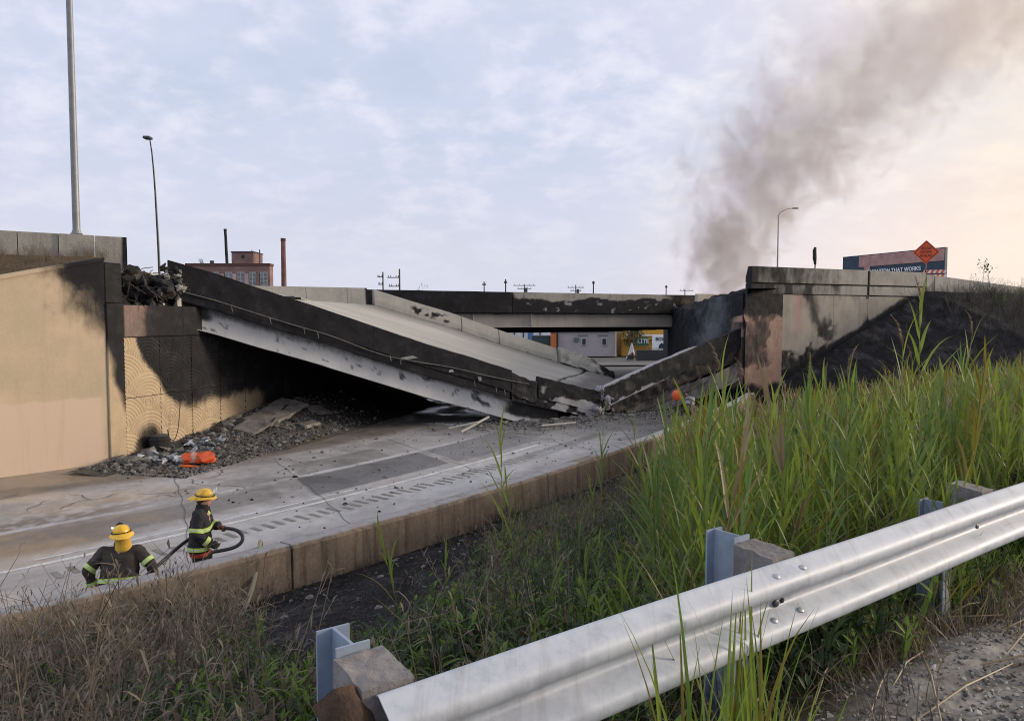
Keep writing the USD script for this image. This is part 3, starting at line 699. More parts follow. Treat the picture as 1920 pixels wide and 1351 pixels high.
# far barrier of the fallen half: pale, cast in lengths
cuts = [11.8, 16.95, 19.35, 23.35]
for i, (s0, s1) in enumerate(zip(cuts[:-1], cuts[1:])):
    l = np.linspace(s0 + .03, s1 - .03, int((s1 - s0) / .15) + 2)
    out = ring([(-11.1, -0.86), (-11.1, -0.55), (-11.22, 0), (-11.5, 0), (-11.5, -0.86)], 0.12)
    zt = far_z(l)
    S = np.stack([W(l, o[0], zt + o[1]) for o in out], 1); m = loft(S); p = m.vertices
    sq, vq = to_sv(p[:, 0], p[:, 1]); n2 = fbm(p, 5.0, 4, 141); dz = far_z(sq) - p[:, 2]
    so = 0.85 * sstep(.47, .56, n2) * sstep(13.6, 14.2, sq) * sstep(16.5, 16, sq) * sstep(.12, .3, dz) * sstep(.75, .6, dz) + .5 * sstep(.6, .7, n2) * sstep(15, 17, sq) * sstep(.5, .8, dz)
    so = np.maximum(so, sstep(.80, .86, dz) * .6)
    put(span, "far_barrier_section", m, pale_concrete, pv={"soot": so})
# the broken stump further along, leaning
l = np.linspace(23.55, 27.6, 40); zt = far_z(l) + 0.10 - 0.55 * sstep(25.2, 27.6, l) + 0.22 * (fbm(np.stack([l * 2.2, 0 * l, 0 * l], -1), 1., 3, 142) - .5)
out = ring([(-10.9, -0.9), (-10.95, -0.5), (-11.15, 0), (-11.5, 0.02), (-11.5, -0.9)], 0.12)
m = edge_casting(l, zt, out, 143, 0.10); nz = fbm(m.vertices, 1.5, 4, 144); sq, _ = to_sv(m.vertices[:, 0], m.vertices[:, 1])
put(span, "far_barrier_section", m, pale_concrete, pv={"soot": .35 * sstep(.5, .6, nz) + .9 * sstep(25.6, 27.5, sq + (nz - .5))}, label="cracked and tilted end of the far barrier")
# conduit along the groove of the near edge, loose and sagging
l = np.linspace(1.6, 15.2, 90)
cz = near_z(l) - 0.95 + 0.5 * sstep(8.5, 14.5, l) + 0.05 * np.sin(l * 1.3) * sstep(5, 8, l)
put(span, "conduit", tube(W(l, 0.05 + 0.03 * np.sin(l * 2.1), cz), 0.022, 6), surf("scorched_pipe", (0.16, 0.15, 0.14), (0.09, 0.085, 0.08), scale=5, soot=False))
for sx in (3.2, 4.5, 5.7, 6.2, 9.0, 9.4, 12.6, 13.6, 14.0):
    z0 = float(near_z(sx)) - 0.95
    put(span, "hanging_strap", tube([W(sx, .06, z0 + .02), W(sx + .02, .08, z0 - .12), W(sx + .05, .05, z0 - .22)], 0.012, 4), rubble_look)
for sx, q in ((11.6, 1), (12.9, 2), (9.6, 3)):
    z0 = float(near_z(sx)) - 0.8
    mm = trimesh.convex.convex_hull(np.random.default_rng(q).normal(size=(7, 3)) * [.16, .02, .12]); mm.apply_translation(W(sx, .05, z0)); put(span, "torn_flap", mm, pale_concrete)

# fresh broken concrete where the span tore off the abutment
rb = thing("torn_concrete", "jagged pale and blackened broken concrete with bent bars between abutment and span", "rubble")
g_ = np.random.default_rng(3)
for i in range(95):
    k_ = g_.uniform(-0.2, 1.0); f_ = g_.uniform(0, 1)
    pa = AB(g_.uniform(0.2, 2.4), g_.uniform(-1.3, 0.05), 0)[:2]; pb = W(g_.uniform(0.95, 1.35), g_.uniform(-2.2, 0.02), 0)[:2]
    xy = pa + (pb - pa) * f_
    ztop_ = 5.95 - 0.62 * f_ ; zbot = 4.85 - 0.25 * f_
    z = zbot + (ztop_ - zbot) * g_.uniform(0, 1) ** 0.8
    m = rock(g_.uniform(.10, .36), 200 + i, 0.8); m.apply_transform(trimesh.transformations.euler_matrix(*g_.uniform(0, 6, 3))); m = sub(m, .12)
    m.vertices += (fbm(m.vertices + i, 6, 3, 7) - .5)[:, None] * .08; m.apply_translation((*xy, z))
    light = f_ > .75 and g_.uniform() < .5
    nz = fbm(m.vertices, 2.5, 3, 8)
    put(rb, "broken_piece", m, spalled if not light else pale_concrete, pv={"soot": (.40 if light else .72) + .9 * (nz - .5)})
for i in range(34):
    p0 = AB(g_.uniform(.2, 2.2), g_.uniform(-.9, .1), g_.uniform(4.9, 5.9)); d = np.append(CN * g_.uniform(.2, .6) + CD * g_.uniform(-.2, .3), g_.uniform(-.35, .25))
    put(rb, "bent_bar", tube([p0, p0 + d * .5 + [0, 0, .06], p0 + d], .012, 4), rust_steel)

for i in range(60):
    if i < 34: sx, vx, z, r, pale = g_.uniform(.95, 1.75), g_.uniform(-.05, .16), 0, g_.uniform(.07, .20), g_.uniform() < .5; z = float(near_z(max(sx, 1.2))) - g_.uniform(.15, 1.0)
    else: sx, vx, z, r, pale = g_.uniform(.3, 1.6), g_.uniform(-.5, .25), g_.uniform(4.25, 5.3), g_.uniform(.08, .24), g_.uniform() < .3
    m = rock(r, 260 + i, 1.0); m.apply_transform(trimesh.transformations.euler_matrix(*g_.uniform(0, 6, 3))); m = sub(m, .1); m.vertices += (fbm(m.vertices + i, 8, 3, 7) - .5)[:, None] * .05; m.apply_translation(W(sx, vx, z))
    put(rb, "broken_piece", m, pale_concrete if pale else spalled, pv={"soot": (.30 if pale else .66) + .9 * (fbm(m.vertices, 3, 3, 8) - .5)})

# ------------------------------------------------------------------ collapsed span, right half
span2 = thing("fallen_span_end", "scorched right end of the fallen span, sloping up from the ramp to the right abutment", "bridge span")
RS = np.array([19.15, 19.9, 22, 24.5, 26.6, 27.6]); RZ = np.array([1.28, 1.55, 2.25, 3.0, 3.62, 3.95])
def rz(s): return np.interp(s, RS, RZ)
a = np.linspace(0, 1, 90); A_, B_ = np.meshgrid(a, np.linspace(0, 1, 40), indexing="ij")
ns = 19.2 + 8.2 * A_; fs = 28.9 + 4.2 * A_
Pn = W(ns, -0.3, rz(ns) - 0.95); Pf = W(fs, -11.2, 0.35 + 0.9 * A_)
P = Pn + (Pf - Pn) * (B_ ** 0.8)[..., None]; P[..., 2] += .5 * (fbm(P, .9, 4, 151) - .5); P[..., 2] = np.maximum(P[..., 2], .06)
und = P.copy(); und[..., 2] -= .28
nz = fbm(P, 1.0, 5, 152)
c = np.array([0.11, 0.105, 0.10]) * (0.3 + 1.3 * nz)[..., None]
put(span2, "deck_slab", cat_mesh([grid_mesh(P), grid_mesh(und[:, ::-1])]), deck_look, pv={"col": np.vstack([c.reshape(-1, 3), c.reshape(-1, 3) * .2])})
l = np.linspace(19.15, 27.5, 80)
out = ring([(0.02, -0.98), (0, 0), (-0.26, 0), (-0.40, -0.6), (-0.40, -0.98)], 0.11)
m = edge_casting(l, rz(l) + 0.05 * (fbm(np.stack([l * 2, 0 * l, 0 * l], -1), 1., 3, 9) - .5), out, 153, 0.03)
p = m.vertices; sq, _ = to_sv(p[:, 0], p[:, 1]); dz = rz(sq) - p[:, 2]; n2 = fbm(p, 2.4, 5, 154); n3 = fbm(p * [1, 1, .5], 5., 4, 155)
so = 0.62 + .45 * sstep(.40, .6, n2) + .5 * sstep(23.5, 26.5, sq) ; ash = .85 * sstep(.86, .96, dz + (n2 - .5) * .5) * sstep(24.5, 21, sq) + .45 * sstep(.5, .6, n3) * sstep(24, 20, sq) * sstep(.5, 0, dz)+ .7 * sstep(.06, .0, dz) * sstep(25.5, 24, sq)
put(span2, "barrier_section", m, burnt, pv={"soot": so, "ash": ash})
l = np.linspace(19.5, 27.3, 80)
S = np.stack([W(l, o[0], rz(l) + o[1]) for o in ring([(-0.12, -1.62), (-0.05, -0.97), (-0.5, -0.97), (-0.5, -1.62)], .12)], 1)
S = S + ((fbm(S, 2.0, 4, 156) - .5) * .35)[..., None] * np.array([BN[0], BN[1], .4]); S[..., 2] = np.maximum(S[..., 2], -.05)
m = loft(S); n2 = fbm(m.vertices, 2.2, 4, 157)
put(span2, "fascia", m, rust_steel, pv={"soot": .45 + .5 * sstep(.45, .6, n2), "ash": .3 * sstep(.6, .7, fbm(m.vertices, 3, 4, 158))})
l = np.linspace(20.4, 27.2, 60); zb = np.maximum(rz(l) - 2.45, 0.03) + .02
S = np.stack([W(l, o[0] + .25 * np.sin(l * .8), zb + o[1]) for o in [(0.22, 0), (0.22, .03), (.02, .04), (-.02, .80), (-.04, .80), (-.02, .03), (-.22, .03), (-.22, 0)]], 1)
S = S + ((fbm(S, 1.2, 3, 159) - .5) * .3)[..., None] * np.array([BN[0], BN[1], 0])
m = loft(S); n2 = fbm(m.vertices, 2.0, 4, 160)
put(span2, "outer_girder", m, surf("burnt_girder", (0.17, 0.165, 0.165), (0.07, 0.055, 0.045), scale=1.3, fine_amt=.3), pv={"soot": .55 * sstep(.4, .6, n2), "ash": .3 + 0 * n2})
for j, (sx, dx) in enumerate(((21.2, 1.5), (22.3, 1.7), (23.2, 1.6), (24.3, 1.5))):
    z0 = float(rz(sx)) - 1.75
    put(span2, "buckled_brace", tube([W(sx, .08, max(.1, z0 - .25)), W(sx + dx * .5, .2, z0 + .1), W(sx + dx, .10, z0 + .72)], [.05, .06, .03], 4), rust_steel)
g_ = np.random.default_rng(5)
vr = thing("crushed_concrete", "heap of crushed pale concrete at the bottom of the V between the two halves", "rubble")
for i in range(60):
    sx = 19.05 + g_.normal() * .28; z = g_.uniform(-.05, 1.25); vx = g_.uniform(-.5, .1)
    m = rock(g_.uniform(.07, .24), 400 + i); m.apply_transform(trimesh.transformations.euler_matrix(*g_.uniform(0, 6, 3))); m.apply_translation(W(sx, vx, z))
    put(vr, "broken_piece", sub(m, .15), spalled, pv={"soot": np.full(len(sub(m, .15).vertices), g_.uniform(.1, .9)), "ash": np.full(len(sub(m, .15).vertices), g_.uniform(0, .8))})
for i in range(14):
    p0 = W(19.05 + g_.normal() * .2, g_.uniform(-.3, .1), g_.uniform(.3, 1.2)); d = np.append(BE * g_.uniform(-.5, .5) + BN * g_.uniform(0, .3), g_.uniform(-.3, .3))
    put(vr, "bent_bar", tube([p0, p0 + d * .5 + [0, 0, .05], p0 + d], .012, 4), rust_steel)

# ------------------------------------------------------------------ right abutment, wing wall and barrier
ra = thing("right_abutment_wall", "right abutment and wing wall, scorched brown and pink beside the black slope", "bridge abutment")
C1 = W(28.1, 0.0, 0)[:2]; RDv = np.array([-0.012, 1.0])
def RB(k, o, z):
    k, o, z = np.broadcast_arrays(np.asarray(k, float), np.asarray(o, float), np.asarray(z, float))
    return np.stack([C1[0] - .45 + RDv[0] * k + o, C1[1] - .6 + RDv[1] * k, z], -1)
kk, zz = np.meshgrid(np.linspace(0, 17.5, 90), np.linspace(-.1, 1, 40), indexing="ij")
tt = 5.95 - 0.05 * kk + .35 * (fbm(np.stack([kk * 1.3, 0 * kk, 0 * kk], -1), 1., 4, 171) - .6)
P = RB(kk, 0 * kk, 0 * kk); P[..., 2] = -.05 + (tt + .05) * (zz + .1) / 1.1
P[..., 0] += .35 * (fbm(P, 1.3, 4, 172) - .5) * sstep(3, 4.5, P[..., 2])
top = np.stack([P[:, -1], P[:, -1] + np.array([1.5, 0, 0])], 1)
m = cat_mesh([grid_mesh(P[:, ::-1]), grid_mesh(top)]); nz = fbm(m.vertices, 1.2, 4, 173)
put(ra, "abutment_face", m, burnt, pv={"soot": .75 + .4 * nz, "ash": 0 * nz})
# end pier with spalled patches and the wing wall panels; all lie under the barrier line
def wallpiece(s0, s1, v, z0, z1, step=.14, rel=0.0, seed=0):
    ss, zz = np.meshgrid(np.linspace(s0, s1, max(3, int((s1 - s0) / step))), np.linspace(0, 1, int(5.8 / step)), indexing="ij")
    z = z0 + (z1 - z0) * zz
    h = v + 0 * ss; P = W(ss, h, z)
    if rel: P[..., :2] += BN * ((fbm(P, 2.2, 4, seed) - .5) * rel)[..., None]
    a_ = P[:, -1]; b_ = a_ - np.append(BN * .8, 0); l_ = P[0]; l2 = l_ - np.append(BN * .8, 0); r_ = P[-1]; r2 = r_ - np.append(BN * .8, 0)
    return cat_mesh([grid_mesh(P), grid_mesh(np.stack([a_, b_], 1)), grid_mesh(np.stack([l2, l_], 0)), grid_mesh(np.stack([r_, r2], 0))])
pinkish = surf("scorched_pink_concrete", (0.36, 0.22, 0.17), (0.30, 0.21, 0.165), scale=1.3, streak=.4, streak_col=(.16, .12, .10), streak_scale=(4, 4, .4), fine_amt=.2, bump=.4)
m = wallpiece(27.45, 30.25, 0.10, -.3, 5.66, rel=.10, seed=181)
p = m.vertices; sq, vq = to_sv(p[:, 0], p[:, 1]); n2 = fbm(p, 1.1, 4, 182); n3 = fbm(p, 2.5, 4, 183)
so = sstep(4.4, 4.7, p[:, 2] + (n3 - .5) * .6) * .95
spot = sstep(.42, .50, n2 + .10 * sstep(29.6, 28.6, sq) ) * sstep(1.7, 2.1, p[:, 2] + (n3 - .5)) * sstep(30.0, 29.2, sq + (n3 - .5) * 1.2)
so = np.maximum(so, .62 * spot); so = np.maximum(so, .8 * sstep(1.3, .8, p[:, 2] + (n3 - .5) * .8))
put(ra, "end_pier", m, pinkish, pv={"soot": so, "ash": .0 * so})
for (s0, s1, v) in ((30.28, 34.2, 0.02), (34.23, 37.0, 0.02), (37.03, 42.6, 0.02)):
    m = wallpiece(s0, s1, v, -.3, 5.64, rel=.01, seed=184)
    p = m.vertices; sq, vq = to_sv(p[:, 0], p[:, 1]); n2 = fbm(p, 1.3, 4, 185); n3 = fbm(p * [1, 1, .35], 1.4, 4, 186)
    dzs = p[:, 2] - (6.04 - .42 * (42 - sq))
    so = .70 * np.exp(-((sq - 32.6 - .3 * (5 - p[:, 2]) + (n2 - .5) * .6) / .55) ** 2) * sstep(1.0, 2.2, dzs) + .9 * sstep(.55, .1, dzs + (n2 - .5) * .4) + .7 * sstep(31.3, 30.5, sq + (n2 - .5)) * sstep(3.0, 1.4, p[:, 2]) + .35 * sstep(.55, .7, n3)
    so = np.maximum(so, .75 * sstep(2.6, 1.5, dzs + (n2 - .5)) * sstep(35.5, 33.5, sq) * sstep(.45, .55, n2))
    pa = .8 * np.exp(-((sq - 31.55 + (n2 - .5) * .5) / .28) ** 2) * sstep(3.0, 4.2, p[:, 2] + (n2 - .5))
    put(ra, "wing_panel", m, surf("wing_panel_concrete", (0.36, 0.325, 0.265), (0.28, 0.25, 0.21), scale=.9, streak=.45, streak_col=(.15, .125, .10), fine_amt=.15, paint=(0.40, 0.23, 0.21)) if s0 < 31 else stage.GetPrimAtPath("/World/Looks/wing_panel_concrete") and UsdShade.Material.Get(stage, "/World/Looks/wing_panel_concrete"), pv={"soot": so, "paint": pa})
# barrier with fascia
rbz = thing("bridge_barrier", "sooty concrete bridge barrier running right from the broken end to the black slope", "concrete barrier")
for i, (s0, s1) in enumerate(((28.05, 36.85), (37.08, 42.05))):
    l = np.linspace(s0, s1, int((s1 - s0) / .15) + 2)
    out = ring([(0.10, 6.22), (0.10, 7.03), (-.18, 7.03), (-.35, 6.5), (-.35, 6.22)], .12)
    m = loft(np.stack([W(l, o[0], o[1] + .006 * (l - 28)) for o in out], 1)); p = m.vertices; sq, _ = to_sv(p[:, 0], p[:, 1]); n2 = fbm(p, 1.2, 4, 191); n3 = fbm(p * [1, 1, .25], 2.2, 4, 192)
    so = 1.0 * sstep(28.5, 28.05, sq) + sstep(38.5, 29.0, sq + (n2 - .5) * 3) * (.75 - .45 * sstep(.5, .62, n3)) + .3 * sstep(.5, .65, n3)
    put(rbz, "barrier_section", m, concrete, pv={"soot": so, "ash": .0 * so})
    out = ring([(0.06, 5.66), (0.06, 6.16), (-.35, 6.16), (-.35, 5.66)], .12)
    m = loft(np.stack([W(l, o[0], o[1] + .004 * (l - 28)) for o in out], 1)); p = m.vertices; sq, _ = to_sv(p[:, 0], p[:, 1]); n3 = fbm(p * [1, 1, .25], 2.2, 4, 193)
    put(rbz, "fascia", m, concrete, pv={"soot": .62 * sstep(39, 29, sq) + .35 * sstep(.5, .65, n3) + .2 * sstep(6.1, 6.2, p[:, 2])})
    out = [(0.015, 6.14), (0.015, 6.24), (-.30, 6.24), (-.30, 6.14)]
    put(rbz, "groove", loft(np.stack([W(l, o[0], o[1] + .005 * (l - 28)) for o in out], 1)), black_rubber)
put(rbz, "expansion_joint", loft(np.stack([W(np.array([36.85, 37.08]), o[0], o[1]) for o in [(0.03, 5.5), (0.03, 7.06), (-.3, 7.06), (-.3, 5.5)]], 1)), black_rubber)
for i, (s0, s1, z0) in enumerate(((42.2, 42.9, 6.0), (43.0, 45.3, 6.02), (45.35, 52, 6.0), (52.05, 66, 6.0))):
    l = np.linspace(s0, s1, int((s1 - s0) / .2) + 2)
    m = loft(np.stack([W(l, o[0], o[1] - .055 * (l - 42)* (l > 42)) for o in ring([(0.05, 5.7), (0.05, 7.02), (-.2, 7.02), (-.4, 6.4), (-.4, 5.7)], .15)], 1)); p = m.vertices
    n2 = fbm(p, 1.5, 4, 194)
    put(rbz, "barrier_section", m, concrete, pv={"soot": (.55 if i == 0 else .12) * sstep(.4, .6, n2), "ash": (.8 if i == 2 else 0) * sstep(.5, .6, fbm(p, 3, 3, 195))})
# low barrier across the far edge of the standing right approach, and its road
ap = loft(np.stack([W(np.linspace(28.6, 100, 20), -.45, 6.1), W(np.linspace(34.6, 100, 20), -11.3, 5.3), W(np.linspace(34.6, 100, 20), -11.3, 4.8), W(np.linspace(28.6, 100, 20), -.45, 5.7)], 1))
put("/World", "approach_road", ap, deck_concrete, kind="structure")
m = loft(np.stack([W(np.linspace(34.6, 70, 60), o[0], o[1]) for o in [(-11.2, 5.2), (-11.3, 6.1), (-11.55, 6.1), (-11.6, 5.2)]], 1))
put("/World", "median_barrier", m, pale_concrete, label="pale barrier end beyond the smoke, at the far side of the right approach", cat="concrete barrier")
l = np.linspace(-30, 11.45, 120)
mb = thing("median_barrier", "pale concrete barrier beyond the fallen deck, ending in a dark gap", "concrete barrier")
for s0, s1 in ((-20, 2.0), (2.03, 8.2), (8.22, 10.35), (10.37, 11.45)):
    l = np.linspace(s0, s1, int((s1 - s0) / .25) + 2)
    m = loft(np.stack([W(l, o[0], o[1]) for o in ring([(-11.1, 5.05), (-11.25, 6.03), (-11.5, 6.03), (-11.5, 5.05)], .15)], 1)); p = m.vertices; sq, _ = to_sv(p[:, 0], p[:, 1]); nz = fbm(p, 1.6, 4, 196)
    put(mb, "barrier_section", m, pale_concrete, pv={"soot": 1.0 * sstep(11.38, 11.44, sq) + .2 * sstep(.5, .7, nz)})
m = loft(np.stack([W(np.array([11.3, 11.34]), o[0], o[1]) for o in [(-11.1, 4.0), (-11.1, 5.04), (-11.5, 5.04), (-11.5, 4.0)]], 1)); put(mb, "footing", m, burnt, pv={"soot": np.ones(len(m.vertices))})

# ------------------------------------------------------------------ far bridge
FA = np.array([-7.59, 44.0]); FE = np.array([21.37, 10.0]); FE /= np.linalg.norm(FE); FN = np.array([FE[1], -FE[0]])
def FB(s, v, z):
    s, v, z = np.broadcast_arrays(np.asarray(s, float), np.asarray(v, float), np.asarray(z, float))
    return np.stack([FA[0] + FE[0] * s + FN[0] * v, FA[1] + FE[1] * s + FN[1] * v, z], -1)
fb_ = thing("far_bridge", "second bridge still standing behind the fallen span, soot on its barrier, tan girder below", "bridge")
for i, (s0, s1) in enumerate(((-14, -.55), (-.5, 8.4), (8.45, 23.2))):
    l = np.linspace(s0, s1, int((s1 - s0) / .16) + 2)
    m = loft(np.stack([FB(l, o[0], o[1]) for o in ring([(0.0, 4.78), (0.0, 6.1), (-.25, 6.1), (-.4, 5.4), (-.4, 4.78)], .11)], 1)); p = m.vertices
    sq = (p[:, :2] - FA) @ FE; n2 = fbm(p * [1, 1, .8], 1.1, 5, 201); n3 = fbm(p, 2.6, 4, 202); h = 6.1 - p[:, 2]
    band = .40 + .55 * (n2 - .5) * 2
    so = np.where(sq < 8, 1.0, sstep(band - .14, band + .14, h)) * (1.0) 
    so = np.maximum(so, sstep(9.8, 7.8, sq + (n3 - .5) * 2)); so = np.maximum(so, sstep(19.5, 21.5, sq + (n3 - .5) * 2) * .8)
    so = np.maximum(so, sstep(1.18, 1.3, h))
    put(fb_, "barrier_section", m, concrete, pv={"soot": so, "ash": .55 * sstep(.60, .68, n3) * sstep(8, 10, sq) * sstep(.3, .6, h)})
for i, (s0, s1) in enumerate(((-14, 5.8), (5.83, 9.9), (9.93, 23.2))):
    l = np.linspace(s0, s1, int((s1 - s0) / .2) + 2)
    f, t, dep = .2, .03, .93
    prof = ring([(-f, 0), (f, 0), (f, -t), (t, -t), (t, -dep + t), (f, -dep + t), (f, -dep), (-f, -dep)], .12)
    m = loft(np.stack([FB(l, -.42 + o[0], 4.76 + o[1]) for o in prof], 1)); p = m.vertices; sq = (p[:, :2] - FA) @ FE; n2 = fbm(p, .55, 3, 203)
    put(fb_, "girder_length", m, tan_steel, pv={"soot": .35 * sstep(.45, .65, n2) * sstep(12, 6, sq) + .95 * sstep(20.5, 22.3, sq) + .9 * sstep(4.60, 4.74, p[:, 2]) * .7})
for sx in (5.81, 9.91):
    m = sub(box(.05, .2, .86, (0, 0, 0)), .2); T = np.eye(4); T[:2, 0] = FE; T[:2, 1] = FN; T[:3, 3] = FB(sx, -.32, 4.29); m.apply_transform(T); put(fb_, "splice_plate", m, pale_concrete)
m = loft(np.stack([FB(np.linspace(-14, 23.5, 40), o[0], o[1]) for o in [(-.45, 4.78), (-.45, 5.1), (-12.5, 4.6), (-12.5, 4.3)]], 1)); put(fb_, "deck", m, burnt, pv={"soot": np.full(len(m.vertices), .9)})
for j in range(1, 6):
    m = loft(np.stack([FB(np.linspace(-14, 23.2, 20), -.45 - 2.3 * j + o[0], 4.66 - .08 * j + o[1]) for o in [(-.2, 0), (.2, 0), (.03, -.03), (.03, -.95), (.2, -.98), (-.2, -.98), (-.03, -.95), (-.03, -.03)]], 1)); put(fb_, "girder", m, rust_steel, pv={"soot": np.full(len(m.vertices), .75)})
for s0, w_, h_ in ((-14.2, -1.2, 4.7), (23.25, 1.2, 5.9)):
    x_, y_, _ = FB(s0, .3, 0)
    m = sub(box(abs(w_), 13, h_ + .1, (x_ + w_ / 2, y_ + 6.4, h_ / 2 - .1)), .6); put(fb_, "abutment", m, burnt, pv={"soot": np.full(len(m.vertices), .9)})
m = loft(np.stack([FB(np.linspace(23.6, 60, 12), o[0], o[1]) for o in [(0.0, 4.9), (0.0, 6.1), (-.3, 6.1), (-.4, 4.9)]], 1)); put(fb_, "barrier_section", m, pale_concrete)

# ------------------------------------------------------------------ guardrail
gr = thing("guardrail", "galvanised steel W-beam guardrail on posts crossing the foreground", "guardrail")
prof = [(0.000, 0.0), (-.010, .004), (-.030, -.010), (-.068, -.032), (-.083, -.050), (-.083, -.078), (-.070, -.096), (-.014, -.132), (0.0, -.146), (0.0, -.168), (-.014, -.182),
        (-.070, -.216), (-.083, -.234), (-.083, -.262), (-.068, -.280), (-.030, -.302), (-.010, -.314), (0.0, -.310)]
def smooth_profile(p, k=3):
    p = np.array(p)
    for _ in range(k):
        q = [p[0]]
        for a, b in zip(p[:-1], p[1:]): q += [a * .75 + b * .25, a * .25 + b * .75]
        q.append(p[-1]); p = np.array(q)
    return p
pr2 = smooth_profile(prof, 2)
pt = np.gradient(pr2, axis=0); pt /= np.linalg.norm(pt, axis=1, keepdims=True); pn = np.stack([-pt[:, 1], pt[:, 0]], 1)
closed = np.vstack([pr2, (pr2 - pn * 0.004)[::-1]])
def rail(t0, t1, dz=0.0, dn=0.0, n=60):
    t = np.linspace(t0, t1, n); w = 0.004 * np.sin(t * 1.1)
    return loft(np.stack([GRP(t, o[0] + dn + w, RAIL_TOP + o[1] + dz + .003 * np.sin(t * 2.3)) for o in closed], 1), cap=False)
rail_look = usdkit.material(stage, "/World/Looks/guardrail_zinc", {
    "tc": ("texture_coordinate", {}), "n1": ("noise_texture", {"scale": 5.0, "detail": 9.0, "roughness": 0.75}), "n2": ("noise_texture", {"scale": 60.0, "detail": 3.0}),
    "mp": ("mapping", {"rotation": (0, 0, -0.635), "scale": (22.0, 1.5, 1.2)}), "n3": ("noise_texture", {"scale": 1.0, "detail": 5.0, "roughness": 0.7}),
    "r1": ("rgb_ramp", {"ramp": [(0.32, (0.30, 0.335, 0.375)), (0.5, (0.43, 0.465, 0.51)), (0.72, (0.50, 0.53, 0.57))]}),
    "r3": ("map_range", {"range_type": "smoothstep", "from_min": 0.48, "from_max": 0.78, "to_max": 0.42, "clamp": True}), "m3": ("mix", {"color2": (0.22, 0.19, 0.15)}),
    "rr": ("map_range", {"from_min": 0.3, "from_max": 0.7, "to_min": 0.48, "to_max": 0.68}), "b": ("bump", {"strength": 0.06, "distance": 0.004}),
    "p": ("principled_bsdf", {"metallic": 0.12, "specular_ior_level": 0.45})},
    [("tc.object", "n1.vector"), ("tc.object", "n2.vector"), ("tc.object", "mp.vector"), ("mp.vector", "n3.vector"), ("n1.fac", "r1.fac"), ("n3.fac", "r3.value"), ("r3.result", "m3.fac"), ("r1.color", "m3.color1"),
     ("m3.color", "p.base_color"), ("n1.fac", "rr.value"), ("rr.result", "p.roughness"), ("n2.fac", "b.height"), ("b.normal", "p.normal")], surface="p.BSDF")
put(gr, "rail_section", rail(1.60, 9.0, 0.0, 0.0), rail_look, smooth=40)
put(gr, "rail_section", rail(-0.33, 1.60, 0.0, -.0), rail_look, smooth=40)
put(gr, "rail_section", rail(-6.0, -0.44, -.055, .03), rail_look, smooth=40, label="lower bluish rail end beyond the gap at left")
rust = surf("rust", (0.075, 0.042, 0.026), (0.035, 0.022, 0.016), scale=14, soot=False, fine=60, bump=.6)
tg = np.array([[0, .0, .01], [.03, .02, .035], [.06, .01, .03], [.085, -.02, .0], [.09, -.045, -.06]])
P = np.stack([GRP(-.48 + tg[:, 0] * 1.7, .03 - (tg[:, 1]) * .6 - wv, RAIL_TOP - .03 + tg[:, 2] * 1.3 - wv * .9) for wv in np.linspace(-.02, .13, 6)], 1)
P[..., 2] += .012 * np.sin(np.arange(6))[None, :]
q_ = P.copy(); q_[..., 2] -= .006
put(gr, "rusty_plate", cat_mesh([grid_mesh(P), grid_mesh(q_[:, ::-1])]), rust, smooth=True, label="rusty bent plate in the gap between two rail sections")
def ibeam(t, dz=0.0):
    w, d, tf = .052, .076, .008
    o = np.array([(-w, -d), (w, -d), (w, -d + tf), (.004, -d + tf), (.004, d - tf), (w, d - tf), (w, d), (-w, d), (-w, d - tf), (-.004, d - tf), (-.004, -d + tf), (-w, -d + tf)])
    S = np.stack([np.stack([GRP(t + a, .205 + d + b, z) for a, b in o]) for z in (1.5, RAIL_TOP + .055 + dz)])
    m = loft(S)
    return m
from shapely.geometry import Polygon
for i, t in enumerate((-2.15, -0.30, 1.49, 3.46, 5.2, 7.1)):
    w, d, tf = .052, .076, .009
    poly = Polygon([(-w, -d), (w, -d), (w, -d + tf), (.005, -d + tf), (.005, d - tf), (w, d - tf), (w, d), (-w, d), (-w, d - tf), (-.005, d - tf), (-.005, -d + tf), (-w, -d + tf)])
    m = trimesh.creation.extrude_polygon(poly, RAIL_TOP + .055 - 1.5 - .15 * (i == 3), engine="earcut")
    T = np.eye(4); T[:2, 0] = GRD; T[:2, 1] = GRN; T[:3, 3] = GRP(t, .205 + d, 1.5); m.apply_transform(T)
    pp = put(gr, "post", m, galv_post)
    bl = trimesh.creation.box((.15, .19, .36)); bl = sub(bl, .03)
    e_ = np.abs(bl.vertices[:, 2] - .18) < 1e-6
    nz = fbm(bl.vertices + i, 14, 3, 301) - .5
    bl.vertices[:, 2] += np.where(e_, nz * .02 + .02 * np.clip(-bl.vertices[:, 1] * 4, -1, 1) * -1, 0); bl.vertices[:, 0] += nz * .006
    T[:3, 3] = GRP(t + .012, .106, RAIL_TOP - .155); bl.apply_transform(T)
    put(gr, "block", bl, weather_wood)
def bolt(t, n, z, nx, r=.017):
    """domed head lying on a face whose normal is nx (along -GRN and z)"""
    m = trimesh.creation.icosphere(2, 1.0); m.vertices *= [r, r * .8, r * .35]
    nrm = np.append(-GRN * nx[0], nx[1]); nrm /= np.linalg.norm(nrm); a = np.append(GRD, 0); b = np.cross(nrm, a)
    T = np.eye(4); T[:3, 0] = a; T[:3, 1] = b; T[:3, 2] = nrm; T[:3, 3] = GRP(t, n, z); m.apply_transform(T); return m
bolt_look = plain("bolt_steel", (0.34, 0.36, 0.38), 0.45, 0.5)
hole_look = plain("slot_dark", (0.015, 0.015, 0.015), 0.9)
for t in (1.36, 1.54):
    put(gr, "bolt", bolt(t, -.052, RAIL_TOP - .020, (.5, .9)), bolt_look, smooth=True)
    put(gr, "bolt", bolt(t, -.046, RAIL_TOP - .198, (.5, .9)), bolt_look, smooth=True)
